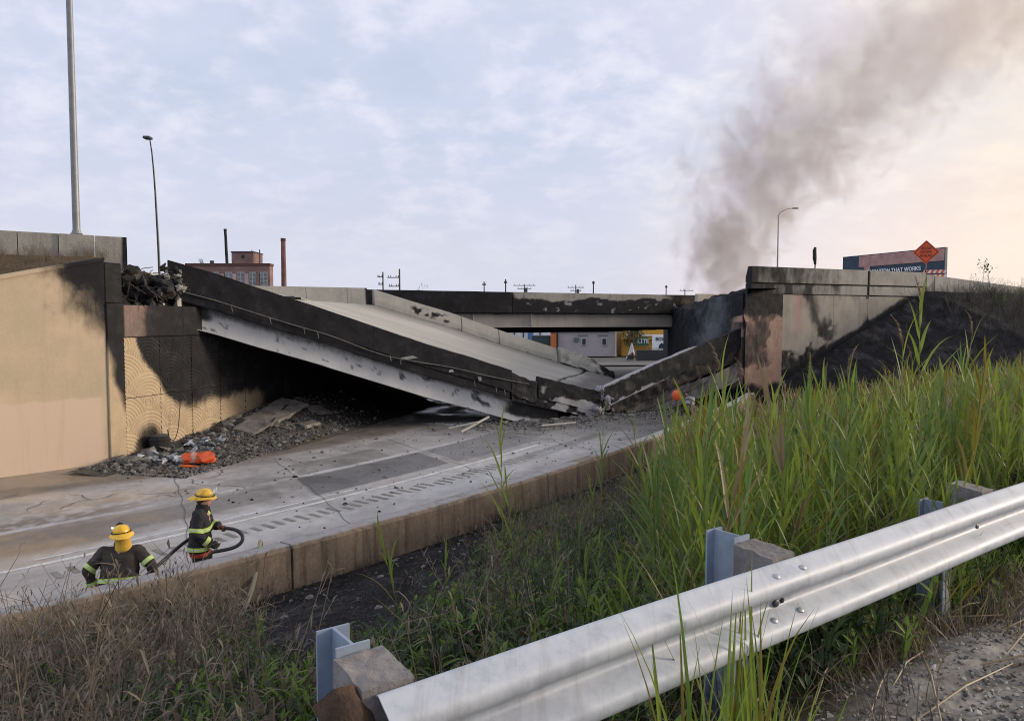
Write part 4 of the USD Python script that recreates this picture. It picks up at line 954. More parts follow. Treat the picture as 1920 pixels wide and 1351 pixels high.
for t in (1.43, 3.30, 5.2):
    put(gr, "bolt", bolt(t, -.006, RAIL_TOP - .157, (1, .1), .02), dark_metal, smooth=True)
put(gr, "slot", bolt(1.475, -.004, RAIL_TOP - .157, (1, .1), .013), hole_look, smooth=True)

# paper litter under the rail
px_, pz_ = np.meshgrid(np.linspace(-.22, .22, 14), np.linspace(-.10, .10, 9), indexing="ij")
P = np.stack([1.0 * px_ * .8 + .38, 2.72 + pz_ * 1.0 + px_ * .55, 2.60 + .05 * fbm(np.stack([px_ * 9, pz_ * 9, 0 * px_], -1), 1., 3, 311)], -1)
put("/World", "paper_litter", grid_mesh(P), plain("white_paper", (.62, .63, .66), .9), label="crumpled white paper on the ground under the guardrail", cat="litter")

# ------------------------------------------------------------------ poles and lamps
def cyl_between(a, b, r0, r1, sides=12): return tube([a, (np.array(a) + b) / 2, b], [r0, (r0 + r1) / 2, r1], sides)
lp_ = thing("light_pole", "tall thick grey light pole standing on the left barrier, top out of frame", "light pole")
b0 = W(-1.45, -.16, 7.05)
put(lp_, "pole", tube([b0, b0 + [0.0, 0, 5], b0 + [0, 0, 12.5]], [.115, .10, .08], 16), lamp_steel, smooth=40)
put(lp_, "base_plate", box(.34, .34, .06, b0 + [0, 0, .02], rz=.48), lamp_steel); put(lp_, "base_collar", tube([b0 + [0, 0, .04], b0 + [0, 0, .16]], [.15, .125], 12), lamp_steel)
put(lp_, "lamp_arm", tube([b0 + [0, 0, 12.3], b0 + [.5, -.5, 12.9], b0 + [1.6, -1.4, 13.1]], [.05, .045, .04], 8), lamp_steel)
put(lp_, "lamp_head", box(.7, .25, .12, b0 + [1.9, -1.65, 13.1], rz=-.7, ch=.03), dark_metal)
lp2 = thing("street_lamp", "thin dark street lamp behind the torn left abutment, bent over at the top", "street lamp")
put(lp2, "pole", tube([(-21.78, 46, 5.0), (-21.85, 46, 9), (-21.95, 46, 12.2), (-22.02, 46, 13.6)], [.085, .075, .06, .05], 8), dark_metal)
put(lp2, "lamp_arm", tube([(-22.02, 46, 13.5), (-22.1, 46, 14.6), (-22.2, 46, 15.35)], [.045, .04, .035], 6), dark_metal)
put(lp2, "lamp_head", box(.42, .5, .16, (-22.28, 45.9, 15.42), ch=.04), dark_metal)
lp3 = thing("street_lamp", "slender street lamp with curved arm rising in the smoke above the right barrier", "street lamp")
put(lp3, "pole", tube([(21.4, 60, 4.5), (21.42, 60, 9), (21.42, 60, 12.75)], [.07, .06, .05], 8), lamp_steel)
put(lp3, "lamp_arm", tube([(21.42, 60, 12.7), (21.6, 60, 12.95), (22.1, 60, 13.2), (22.55, 60, 13.28)], [.045, .04, .035, .035], 6), lamp_steel)
put(lp3, "lamp_head", box(.5, .25, .12, (22.75, 60, 13.27), ch=.04), lamp_steel)
dl = thing("burnt_post", "short burnt black post with curled top on the right barrier", "post")
b0 = W(32.75, -.05, 7.03)
P = [b0 + [0, 0, h_] + np.append(BE * x_, 0) for h_, x_ in ((0, 0), (.2, .02), (.25, .02), (.6, -.03), (1.0, -.05), (1.15, 0.0))]
put(dl, "stem", tube([P[0], P[1], P[2]], .035, 6), black_rubber); put(dl, "panel", tube(P[2:], [.06, .11, .10, .07], 8), black_rubber)

# orange road work sign and striped barricade on the right
sg = thing("road_work_sign", "orange diamond road work sign with black lettering above the right barrier", "road sign")
sc = W(43.95, -1.2, 8.50); sE = np.array([.905, -.425, 0]) * -1; sE = np.array([0.93, -0.36, 0.0]); sN = np.array([-.36, -.93, 0.0])
def on_panel(m, c, e, n):
    """mesh in xy (x right, y up, z towards the reader) onto a vertical panel"""
    T = np.eye(4); T[:3, 0] = e; T[:3, 1] = (0, 0, 1); T[:3, 2] = n; T[:3, 3] = c; m = m.copy(); m.apply_transform(T); return m
h = .74
dm = trimesh.creation.extrude_polygon(Polygon([(-h, 0), (0, -h), (h, 0), (0, h)]).buffer(-.05).buffer(.05), .012, engine="earcut")
orange = plain("orange_sign_sheet", (0.62, 0.085, 0.018), .5, var=.05); black_print = plain("black_print", (.02, .018, .018), .6)
put(sg, "panel", on_panel(dm, sc, sE, sN), orange)
bd = Polygon([(-h, 0), (0, -h), (h, 0), (0, h)]).buffer(-.05).difference(Polygon([(-h, 0), (0, -h), (h, 0), (0, h)]).buffer(-.085))
put(sg, "border", on_panel(trimesh.creation.extrude_polygon(bd, .004, engine="earcut"), sc + sN * .012, sE, sN), black_print)
for txt, dy in (("ROAD", .17), ("WORK", -.06), ("AHEAD", -.29)):
    t_ = meshkit.text_mesh(txt, .155, .004, bold=True); t_.apply_translation((-t_.bounds[:, 0].mean(), dy, 0)); put(sg, "lettering", on_panel(t_, sc + sN * .013, sE, sN), black_print)
put(sg, "post", tube([sc + sN * -.03 - [0, 0, 3.2], sc + sN * -.03 + [0, 0, .3]], .03, 6), dark_metal)
bc = thing("striped_barricade", "orange and white striped barricade below the road work sign", "barricade")
c0 = W(44.3, -.9, 7.30)
for r_ in (0, 1):
    for k_ in range(9):
        x0 = -.62 + k_ * .14; poly = Polygon([(x0, -.10), (x0 + .14, -.10), (x0 + .24, .10), (x0 + .10, .10)])
        put(bc, "stripe", on_panel(trimesh.creation.extrude_polygon(poly, .02, engine="earcut"), c0 + [0, 0, -.28 * r_], sE, sN), orange if k_ % 2 else plain("white_sheet", (.6, .58, .56), .5) if (r_ == 0 and k_ == 0) else (UsdShade.Material.Get(stage, "/World/Looks/white_sheet")))
for x_ in (-.5, .6): put(bc, "leg", tube([c0 + sE * x_ - sN * .03 + [0, 0, .15], c0 + sE * x_ - sN * .03 - [0, 0, 1.4]], .02, 5), dark_metal)

# billboard
bb = thing("billboard", "long dark billboard with white and pink lettering behind the right barrier", "billboard")
q0 = np.array([33.4, 75.0, 0]); q1 = np.array([37.75, 64.8, 0]); bE = (q1 - q0) / np.linalg.norm(q1 - q0); bW = np.linalg.norm(q1 - q0); bNn = np.array([bE[1], -bE[0], 0])
if bNn @ np.array([-1, -1, 0]) < 0: bNn = -bNn
c0 = q0 + np.array([0, 0, 6.3]); H = 4.35
def rect(x0, y0, x1, y1, d=.02): return on_panel(trimesh.creation.extrude_polygon(Polygon([(x0, y0), (x1, y0), (x1, y1), (x0, y1)]), d, engine="earcut"), c0 + bNn * .06, bE, bNn)
def blob(pts, d=.02, lift=.06): return on_panel(trimesh.creation.extrude_polygon(Polygon(pts).buffer(.05).buffer(0), d, engine="earcut"), c0 + bNn * lift, bE, bNn)
put(bb, "panel", on_panel(trimesh.creation.extrude_polygon(Polygon([(0, 0), (bW, 0), (bW, H), (0, H)]), .3, engine="earcut"), c0 - bNn * .25, bE, bNn), plain("billboard_navy", (.020, .036, .056), .5, var=.3, scale=.8))
pale_blue = plain("print_pale_blue", (.36, .43, .52), .5, var=.3, scale=1.2); pink = plain("print_dusty_pink", (.36, .20, .18), .5, var=.25, scale=2); redp = plain("print_red", (.45, .09, .09), .5); whitep = plain("print_white", (.68, .70, .74), .5, var=.04); navy2 = plain("print_dark", (.012, .02, .03), .5)
put(bb, "header_band", rect(2.0, H - 1.15, bW - .05, H - .08, .03), pink)
put(bb, "picture", blob([(.2, 1.9), (1.2, 2.4), (1.5, 2.9), (2.0, 2.3), (2.5, 1.6), (3.9, 1.35), (3.9, .9), (1.6, 1.1), (1.4, 1.7), (.3, 1.5)]), pale_blue)
put(bb, "picture", blob([(2.5, H - .9), (2.8, H - 1.6), (3.2, H - 1.7), (3.3, H - .9)]), pink)
for k_, x_ in enumerate((4.1, 4.8, 5.4, 6.0, 6.6)):
    put(bb, "picture", blob([(x_, .5), (x_ + .12, 2.0), (x_ + .3, 2.05), (x_ + .35, .5)]), pale_blue); put(bb, "picture", blob([(x_ + .38, .4), (x_ + .42, 1.9), (x_ + .55, 1.9), (x_ + .58, .4)]), navy2)
for txt, hh, xr, y in (("EDUCATION THAT WORKS", .34, 8.8, 2.5), ("MINIMUM DEBT", .38, 8.8, 1.75)):
    t_ = meshkit.text_mesh(txt, hh, .02, bold=True); t_.apply_translation((xr - t_.bounds[1, 0], y, 0)); put(bb, "lettering", on_panel(t_, c0 + bNn * .07, bE, bNn), whitep)
put(bb, "red_strip", rect(7.4, .95, 9.5, 1.35), redp)
for x_ in (2.5, 5.6, 8.7): put(bb, "post", tube([c0 + bE * x_ - bNn * .5 - [0, 0, 7], c0 + bE * x_ - bNn * .5 + [0, 0, 4]], .22, 8), dark_metal)

# ------------------------------------------------------------------ utility poles beyond the far bridge
wood_pole = plain("utility_pole_wood", (.075, .062, .055), .9)
def upole(px_x, d, top, arms, label):
    """a wooden pole on the ground d metres out; arms: (height below the top, half length)"""
    x = (px_x - 960) / 1387 * d
    t = thing("utility_pole", label, "utility pole")
    put(t, "pole", tube([(x, d, -.1), (x + .03, d, top * .5), (x, d, top)], [.17, .14, .11], 7), wood_pole)
    for hb, hl, off in arms:
        put(t, "crossarm", box(2 * hl, .12, .13, (x + off, d - .12, top - hb)), wood_pole)
        for sx in (-.85, -.45, .45, .85): put(t, "insulator", tube([(x + off + sx * hl, d - .12, top - hb + .06), (x + off + sx * hl, d - .12, top - hb + .34)], [.06, .05], 6), dark_metal)
    return t
upole(719, 119, 12.0, [(.8, .5, -.35), (2.0, .4, -.3)], "plain dark pole left of the pole with two side brackets")
upole(750, 112, 12.0, [(1.3, .9, -.9), (2.6, .8, -.8)], "dark utility pole with two brackets reaching left above the sooty barrier")
upole(908, 148, 12.0, [(.7, .4, 0)], "thin utility pole, left one of the plain pair over the far bridge")
upole(948, 142, 12.1, [(.7, .3, 0)], "thin taller utility pole just left of the pole with the bushy crossarms")
t = upole(983, 159, 12.0, [(.3, 2.4, 0), (1.0, 1.5, 0)], "utility pole with wide double crossarms and a transformer, left of its smaller twin")
put(t, "transformer", tube([((983 - 960) / 1387 * 159 + .4, 158.7, 10.2), ((983 - 960) / 1387 * 159 + .4, 158.7, 11.2)], .3, 8), dark_metal)
t = upole(1079, 162, 12.0, [(.6, 1.8, 0), (1.3, 1.2, 0)], "utility pole with crossarms and transformer over the middle of the far bridge")
put(t, "transformer", tube([((1079 - 960) / 1387 * 162 + .45, 161.7, 10.0), ((1079 - 960) / 1387 * 162 + .45, 161.7, 11.0)], .3, 8), dark_metal)
upole(1112, 146, 12.0, [(.5, .25, 0)], "bare utility pole right of the middle of the far bridge")
upole(1248, 164, 12.0, [(.5, .25, 0)], "bare utility pole near the right end of the far bridge")
upole(1283, 184, 12.0, [(.4, 1.7, .4)], "low utility pole with one crossarm beside the smoke")

# ------------------------------------------------------------------ brick factory and chimneys
brick = usdkit.material(stage, "/World/Looks/factory_brick_hazed", {"tc": ("texture_coordinate", {}), "n": ("noise_texture", {"scale": .35, "detail": 5.0}), "r": ("rgb_ramp", {"ramp": [(.3, (.135, .08, .072)), (.6, (.19, .115, .105)), (.8, (.26, .18, .17))]}), "p": ("principled_bsdf", {"roughness": .9})},
    [("tc.object", "n.vector"), ("n.fac", "r.fac"), ("r.color", "p.base_color")], surface="p.BSDF")  # brick tones greyed and muted so the colour carries the distance haze
pale_pier = plain("pale_pink_pier", (.38, .27, .26), .9, var=.2, scale=.5); pane_look = plain("dusty_window", (.13, .145, .16), .3, var=.4, scale=.6); frame_look = plain("window_frame", (.40, .40, .39), .7)
fy = 218.0; fx = lambda p: (p - 960) / 1387 * fy
fac = thing("brick_factory", "old red brick factory with tall windows far behind the hanging span", "building")
x0, x1 = fx(352), fx(508); ztop = 20.2
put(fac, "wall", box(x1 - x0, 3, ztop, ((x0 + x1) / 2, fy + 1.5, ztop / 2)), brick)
put(fac, "cornice", box(x1 - x0 + .4, 3.4, .7, ((x0 + x1) / 2, fy + 1.5, ztop + .35)), plain("dark_brick", (.085, .04, .034), .9))
for a_, b_ in ((365, 375), (384, 395), (401, 413), (425, 438), (447, 461), (470, 482), (490, 504)):
    wa, wb = fx(a_), fx(b_)
    for zc in (16.4, 11.2, 6.0):
        f = put(fac, "window", box(wb - wa, .3, 3.9, ((wa + wb) / 2, fy - .02, zc)), frame_look)
        for u in range(2):
            for v in range(3):
                put(f, "pane", box((wb - wa) / 2 - .22, .1, 1.1, (wa + (wb - wa) * (u + .5) / 2, fy - .16, zc - 1.27 + 1.27 * v)), pane_look)
for a_, b_ in ((376, 383), (396, 400), (415, 423), (439, 446), (462, 469), (483, 489)):
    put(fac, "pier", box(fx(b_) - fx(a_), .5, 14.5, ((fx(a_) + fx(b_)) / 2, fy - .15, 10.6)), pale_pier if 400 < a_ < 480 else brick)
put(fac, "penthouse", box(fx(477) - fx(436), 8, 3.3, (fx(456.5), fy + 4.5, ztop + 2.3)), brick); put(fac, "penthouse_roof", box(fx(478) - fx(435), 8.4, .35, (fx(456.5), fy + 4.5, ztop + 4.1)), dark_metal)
put(fac, "round_vent", tube([(fx(457), fy + .35, ztop + 2.7), (fx(457), fy + .55, ztop + 2.7)], .45, 10), black_rubber)
put(fac, "roof_spike", trimesh.creation.cone(.3, 1.3, sections=6, transform=trimesh.transformations.translation_matrix((fx(462), fy + 6, ztop + 4.2))), dark_metal)
put(fac, "roof_vent", box(.9, .9, 1.1, (fx(393), fy + 3, ztop + 1.2)), dark_metal)
put(fac, "roof_pole", tube([(fx(485.5), fy + 2, ztop), (fx(485.5), fy + 2, ztop + 4.9)], .16, 6), dark_metal)
put(fac, "pole_bracket", box(1.2, .1, .1, (fx(485.5) - .5, fy + 2, ztop + 4.0)), dark_metal)
st = thing("black_smokestack", "thin black smokestack rising behind the brick factory", "chimney")
put(st, "shaft", tube([(fx(430), 240, 0), (fx(429) * 240 / fy, 240, 20), (fx(426.5) * 240 / fy, 240, 33.2)], [.55, .5, .42], 10), black_rubber); put(st, "rim", tube([(fx(426.5) * 240 / fy, 240, 33.0), (fx(426.5) * 240 / fy, 240, 33.6)], .5, 10), black_rubber)
cm = thing("brick_chimney", "thick round red brick chimney standing right of the factory", "chimney")
put(cm, "shaft", tube([((534 - 960) / 1387 * 230, 230, 0), ((534 - 960) / 1387 * 230, 230, 15), ((534 - 960) / 1387 * 230, 230, 29.0)], [.95, .8, .68], 14), plain("chimney_brick", (.16, .085, .08), .9, var=.3, scale=.5))
put(cm, "rim", tube([((534 - 960) / 1387 * 230, 230, 28.6), ((534 - 960) / 1387 * 230, 230, 29.5)], .78, 14), plain("chimney_rim", (.07, .045, .045), .9))

# ------------------------------------------------------------------ seen under the far bridge
b1 = thing("low_building", "low grey stucco building with two small windows seen under the far bridge", "building")
gx0, gx1 = 5.5, 12.35
stucco = plain("grey_stucco", (.34, .31, .32), .95, var=.08, scale=1.0)
put(b1, "wall", box(gx1 - gx0, 7, 3.0, ((gx0 + gx1) / 2, 91.5, 1.5)), stucco); put(b1, "roof_edge", box(gx1 - gx0 + .3, 7.3, .35, ((gx0 + gx1) / 2, 91.4, 3.12)), plain("pale_blue_trim", (.50, .55, .62), .6))
for x_ in (8.55, 10.95):
    f = put(b1, "window", box(.62, .12, .95, (x_, 87.97, 1.75)), frame_look); put(f, "pane", box(.42, .06, .72, (x_, 87.9, 1.75)), plain("dark_pane", (.035, .035, .04), .2) if x_ < 9 else UsdShade.Material.Get(stage, "/World/Looks/dark_pane"))
    put(f, "hood", box(1.2, .14, .12, (x_ - .15, 87.95, 2.52)), plain("hood_grey", (.2, .19, .19), .9) if x_ < 9 else UsdShade.Material.Get(stage, "/World/Looks/hood_grey"))
put(b1, "meter_box", box(.6, .2, .42, (7.65, 87.9, 2.0)), plain("green_box", (.09, .12, .10), .7)); put(b1, "corner_strip", box(.16, .2, 3.0, (gx1 - .02, 87.95, 1.5)), plain("cream_strip", (.55, .45, .36), .8))
oc = thing("orange_container", "tall orange metal container left of the low grey building", "container")
put(oc, "body", box(.62, 2.2, 2.6, (4.95, 88.6, 1.5)), plain("orange_paint", (.42, .13, .03), .6)); put(oc, "lid", box(.7, 2.3, .12, (4.95, 88.6, 2.86)), dark_metal); put(oc, "door_edge", box(.12, .1, 2.6, (5.32, 87.5, 1.5)), black_rubber)
dg = thing("green_dumpster", "dark green skip left of the orange container under the far bridge", "skip")
put(dg, "body", box(2.2, 2, 1.3, (3.5, 90, 1.75), ch=.08), plain("dark_green_paint", (.03, .055, .052), .6)); put(dg, "rim", box(2.3, 2.1, .12, (3.5, 90, 2.38)), dark_metal); put(dg, "base", box(2.0, 1.8, 1.1, (3.5, 90, .55)), dark_metal)
wb = thing("white_warehouse", "pale warehouse with a blue stripe far off under the left of the far bridge", "building")
put(wb, "wall", box(14, 8, 5.5, (0, 128, 2.75)), plain("pale_siding", (.55, .57, .60), .8)); put(wb, "blue_door", box(.9, .1, 4.4, (3.1, 123.9, 2.2)), plain("blue_paint", (.06, .13, .28), .6)); put(wb, "roof_edge", box(14.4, 8.4, .3, (0, 128, 5.6)), dark_metal)
for x_ in (.4, 1.9, 4.7): put(wb, "pilaster", box(.22, .2, 5.4, (x_, 123.9, 2.7)), dark_metal)
yb = thing("yellow_shop", "yellow shop front with white gable trim and green sign seen under the far bridge", "building")
yl = plain("yellow_paint", (.50, .28, .045), .7, var=.15)
put(yb, "wall", box(6, 6, 3.9, (16.2, 92, 1.95)), yl)
gb = trimesh.creation.extrude_polygon(Polygon([(-3.1, 0), (3.1, 0), (1.4, 1.9), (-1.6, 1.9)]), .4, engine="earcut"); put(yb, "gable", on_panel(gb, np.array([16.2, 88.9, 2.0]), np.array([1., 0, 0]), np.array([0, -1., 0])), yl)
for a_, b_ in (((13.55, 2.2), (14.6, 3.9)), ((15.05, 3.1), (15.5, 2.45)), ((15.5, 2.45), (18.6, 2.5)), ((14.0, 3.3), (15.0, 3.35))):
    put(yb, "trim", tube([(a_[0], 88.4, a_[1]), (b_[0], 88.4, b_[1])], .10, 4), whitep)
put(yb, "green_sign", box(1.5, .12, 1.0, (15.55, 88.3, 1.75)), plain("sign_green", (.035, .11, .07), .6)); t_ = meshkit.text_mesh("LITE", .45, .03, bold=True); put(yb, "lettering", on_panel(t_, np.array([14.95, 88.2, 1.6]), np.array([1., 0, 0]), np.array([0, -1., 0])), whitep)
ws_ = thing("white_sign_board", "white sign board with dark lettering beside the yellow shop", "sign")
put(ws_, "board", box(2.4, .15, 1.75, (17.4, 85.5, 1.65)), whitep); t_ = meshkit.text_mesh("BOX 24", .36, .03, bold=True); put(ws_, "lettering", on_panel(t_, np.array([16.55, 85.4, 1.95]), np.array([1., 0, 0]), np.array([0, -1., 0])), navy2)
put(ws_, "emblem", on_panel(trimesh.creation.extrude_polygon(Polygon([(-.35, -.3), (.35, -.3), (.3, .1), (0, .35), (-.3, .1)]), .03, engine="earcut"), np.array([17.3, 85.4, 1.35]), np.array([1., 0, 0]), np.array([0, -1., 0])), navy2)
for x_ in (16.5, 18.3): put(ws_, "leg", box(.12, .12, 1.0, (x_, 85.5, .4)), dark_metal)
tp = thing("white_tarp", "white sheet draped over a heap beside the tree trunk under the far bridge", "tarp")
P = np.array([[12.4 + u * .9, 80.0 + v * .8, .0 + 1.5 * max(0, 1 - abs(u - .7) * 1.3 - abs(v - .5) * .7) ** 1.2 + .25 * math.sin(u * 7 + v * 5) * (u > .1) * (u < .9) + .35 * (1 - abs(u - .5))] for u in np.linspace(0, 1, 12) for v in np.linspace(0, 1, 8)]).reshape(12, 8, 3)
put(tp, "sheet", grid_mesh(P), plain("white_cloth", (.40, .39, .42), .9)); put(tp, "heap", box(.7, .6, .5, (12.85, 80.4, .25)), dark_metal)
fk = loft(np.stack([np.stack([np.array([x, 72 + .12 * (x - 5), z]) for x in np.linspace(-30, 60, 10)]) for z in (0, 0)], 1)) if False else box(90, 5, .04, (15, 74, .0), rz=.12)
put("/World", "cross_street", fk, plain("cross_street_asphalt", (.13, .13, .135), .9), kind="structure")
put("/World", "kerb", box(90, .25, .14, (15, 71.3, .05), rz=.12), pale_concrete, kind="structure")

# ------------------------------------------------------------------ debris along the left abutment
kk, oo = np.meshgrid(np.linspace(-2.2, 17, 120), np.linspace(0.0, 1, 40), indexing="ij")
reach = 1.0 + 2.5 * sstep(-2, 3, kk) + .5 * fbm(np.stack([kk * .5, 0 * kk, 0 * kk], -1), 1., 3, 401)
hgt = .06 + .16 * sstep(-1.5, 1.5, kk) + .62 * sstep(1.5, 7.5, kk) + .3 * sstep(8, 13, kk)
P = AB(kk, .01 + oo * reach, 0 * kk); nz = fbm(P, 1.3, 5, 402)
P[..., 2] = hgt * (1 - sstep(0.15, 1.0, oo)) + .22 * (nz - .5) * sstep(1, .8, oo) * sstep(-2, 0, kk) + .004
nb = fbm(P, 2.6, 4, 403)
c = np.array([.085, .078, .07]) * (.35 + 1.3 * nb)[..., None]
gcol = sstep(.52, .62, nz)[..., None] * sstep(.45, .8, oo)[..., None] * sstep(9, 4, kk)[..., None]; c = c * (1 - gcol * .6) + np.array([.07, .07, .03]) * gcol * .6
c = c * (1 - .75 * sstep(7, 11, kk)[..., None])
put("/World", "debris_bank", grid_mesh(P), soil, smooth=True, pv={"col": c.reshape(-1, 3)}, kind="structure")
BANK = P
def bank_z(k, o):
    i = int(np.clip((k + 2.2) / 19.2 * 119, 0, 119)); r = np.linalg.norm(BANK[i, -1, :2] - BANK[i, 0, :2]); j = int(np.clip(o / max(r, .1) * 39, 0, 39)); return BANK[i, j, 2] if o < r else 0.0
g_ = np.random.default_rng(11)
chunk_lab = "head sized lump of broken concrete in the debris strip along the left abutment"
n = 0
while n < 110:
    k_ = g_.uniform(-1.2, 9.5); o_ = abs(g_.normal()) * 1.1 + .1
    if o_ > 3.4: continue
    x, y, _ = AB(k_, o_, 0); r = g_.uniform(.05, .20) * (1 + .4 * (o_ < 1))
    m = rock(r, 500 + n, .8); m.apply_transform(trimesh.transformations.rotation_matrix(g_.uniform(0, 6), (0, 0, 1))); m.apply_translation((x, y, bank_z(k_, o_) + r * .15))
    w = g_.uniform(0, 1)
    mat = rubble_look if w < .55 else (spalled if w < .8 else burnt)
    put("/World", "concrete_chunk", m, mat, pv={"soot": np.full(len(m.vertices), g_.uniform(.1, .75))}, label=chunk_lab, cat="rubble", group="concrete lumps along the left abutment"); n += 1
# tilted pieces of the concrete slope paving
for i, (k_, o_, sx, sy, rz_, tx, ty) in enumerate(((4.3, 1.5, 1.1, .9, 1.2, .2, -.25), (5.5, 1.3, 1.5, 1.1, 1.15, .22, -.2), (6.9, 1.2, 1.3, 1.2, 1.3, .18, -.2), (8.0, 1.9, .9, .8, 1.0, .3, .1), (6.2, 2.6, .7, .5, .9, .1, -.1))):
    m = sub(box(sx, sy, .13, ch=.02), .15); m.vertices[:, :2] += ((fbm(m.vertices + i, 4, 3, 9) - .5) * .2)[:, None]
    m.apply_transform(trimesh.transformations.euler_matrix(tx, ty, rz_)); x, y, _ = AB(k_, o_, 0); m.apply_translation((x, y, bank_z(k_, o_) + .12))
    put("/World", "paving_slab", m, spalled, pv={"soot": .1 + .5 * fbm(m.vertices, 2, 3, 10)}, label=("tilted grey slab of slope paving nearest the corner pier", "large tilted grey paving slab crossed by the black cable", "tilted paving slab under the middle of the hanging girder", "small upended slab beside the dark cable end", "flat broken slab at the foot of the debris strip")[i], cat="concrete slab")
x0 = AB(5.0, 2.4, 0)
cb = [AB(k_, o_, bank_z(k_, o_) + .16 + .05 * math.sin(k_ * 3)) for k_, o_ in ((4.2, 2.2), (5.0, 1.8), (5.9, 1.5), (6.8, 1.25), (7.5, 1.3), (7.7, 1.9), (7.3, 2.3))]
put("/World", "black_cable", tube(np.array(cb), .035, 6), black_rubber, label="black cable lying across the tilted paving slabs", cat="cable")
cb = [W(1.62, .06, 5.2), AB(2.3, .35, 4.0), AB(2.15, .28, 2.4), AB(2.05, .25, 1.0), AB(1.95, .25, .55), AB(1.75, .28, .32), AB(1.5, .30, .42), AB(1.42, .32, .75)]
cu = []
for a_, b_ in zip(cb[:-1], cb[1:]): cu += [a_ + (b_ - a_) * u for u in (0, .33, .66)]
cu.append(cb[-1]); cu = np.array(cu)
for _ in range(2): cu[1:-1] = (cu[:-2] + 2 * cu[1:-1] + cu[2:]) / 4
put("/World", "hanging_cable", tube(cu, np.linspace(.008, .018, len(cu)), 5), black_rubber, label="thin cable hanging from the torn girder end and looping up beside the drum", cat="cable")
dr = thing("charred_drum", "charred black drum leaning against the ring patterned wall", "drum")
ang = np.linspace(0, 2 * PI, 21)[:-1]; x, y, _ = AB(.95, .42, 0)
S = np.array([[(x + r_ * math.cos(a_) * (1 + .12 * math.sin(3 * a_ + z * 4)), y + r_ * math.sin(a_), z) for a_ in ang] for z, r_ in ((.02, .30), (.2, .31), (.22, .325), (.25, .31), (.5, .30), (.52, .315), (.56, .29), (.62, .26))])
put(dr, "body", loft(S), black_rubber); put(dr, "lid", loft(np.stack([S[-1] + [0, 0, .005], (S[-1] - [x, y, .62]) * .9 + [x, y, .66]])), dark_metal)
ob = thing("crushed_traffic_barrel", "crushed orange plastic traffic barrel lying at the road's edge", "traffic barrel")
orange_pl = plain("orange_plastic", (0.60, 0.095, 0.025), .45, var=.15)
def crushed(cx, cy, rz_, seed):
    a_, z_ = np.meshgrid(np.linspace(0, 2 * PI, 25)[:-1], np.linspace(-.42, .42, 9), indexing="ij")
    P = np.stack([z_, .24 * np.cos(a_), .17 + .15 * np.sin(a_)], -1); P += (fbm(P, 5, 4, seed) - .5)[..., None] * np.array([.3, .34, .30]); P[..., 2] = np.maximum(P[..., 2], .02)
    P = P.transpose(1, 0, 2); m = loft(P); m.apply_transform(trimesh.transformations.rotation_matrix(rz_, (0, 0, 1))); m.apply_translation((cx, cy, .03)); return m
put(ob, "body", crushed(-9.35, 21.9, .35, 421), orange_pl); 
for dx in (-.16,):
    band = crushed(-9.35, 21.9, .35, 421); v = band.vertices.copy(); ct, s2 = math.cos(-.35), math.sin(-.35); lx = (v[:, 0] + 9.35) * ct - (v[:, 1] - 21.9) * s2
    keep = np.abs(lx[band.faces] - dx).max(1) < .13; band.update_faces(keep); band.remove_unreferenced_vertices(); band.vertices += band.vertex_normals * .006; put(ob, "reflective_band", band, plain("white_band", (.40, .25, .20), .6))
put(ob, "torn_flap", trimesh.convex.convex_hull(np.random.default_rng(4).normal(size=(8, 3)) * [.25, .12, .02] + [-9.55, 21.45, .05]), orange_pl)
ty_ = thing("charred_barrel", "charred traffic barrel with grey bands, by the low wall's far end under the fallen span", "traffic barrel")
bz = np.array([[0.0, .30], [.05, .30], [.06, .26], [.30, .25], [.32, .27], [.34, .24], [.56, .23], [.58, .25], [.60, .22], [.80, .20], [.86, .14]])
ba = np.linspace(0, 2 * PI, 19)[:-1]
def barrel_at(z0, z1, grow=0.0):
    zs = np.unique(np.concatenate([[z0, z1], bz[(bz[:, 0] > z0) & (bz[:, 0] < z1), 0]])); rs = np.interp(zs, bz[:, 0], bz[:, 1]) + grow
    m = loft(np.array([[(r_ * math.cos(a_), r_ * math.sin(a_), z_) for a_ in ba] for z_, r_ in zip(zs, rs)]))
    m.apply_transform(trimesh.transformations.euler_matrix(-.5, .35, 0)); m.apply_translation((7.95, 33.4, .1)); return m
put(ty_, "body", barrel_at(0, .86), plain("charred_plastic", (.03, .031, .035), .6)); put(ty_, "band", barrel_at(.36, .54, .004), plain("grey_band", (.22, .24, .27), .6)); put(ty_, "band", barrel_at(.62, .76, .004), UsdShade.Material.Get(stage, "/World/Looks/grey_band"))
oc_ = thing("orange_marker", "small round orange marker standing under the fallen span's right end", "traffic marker")
sp = trimesh.creation.icosphere(2, .22); sp.vertices *= [1, .6, 1.1]; sp.apply_translation((7.35, 32.9, .95)); put(oc_, "head", sp, orange_pl, smooth=True); put(oc_, "stem", tube([(7.35, 32.9, 0), (7.35, 32.9, .8)], .03, 6), dark_metal)

plastic = plain("melted_pale_plastic", (.28, .32, .36), .5, var=.4, scale=9)
for i in range(46):
    k_ = g_.uniform(-.3, 2.6); o_ = g_.uniform(.55, 1.9); x, y, _ = AB(k_, o_, 0)
    m = trimesh.convex.convex_hull(np.random.default_rng(1500 + i).normal(size=(9, 3)) * [.11, .08, .035]); m.apply_transform(trimesh.transformations.euler_matrix(*g_.uniform(-.8, .8, 2), g_.uniform(0, 6))); m.apply_translation((x, y, bank_z(k_, o_) + .06))
    put("/World", "melted_scrap", m, plastic if i % 3 else rubble_look, label="scrap of pale bluish melted plastic in the heap between the drum and the orange barrel", cat="debris", group="melted scraps by the charred drum")
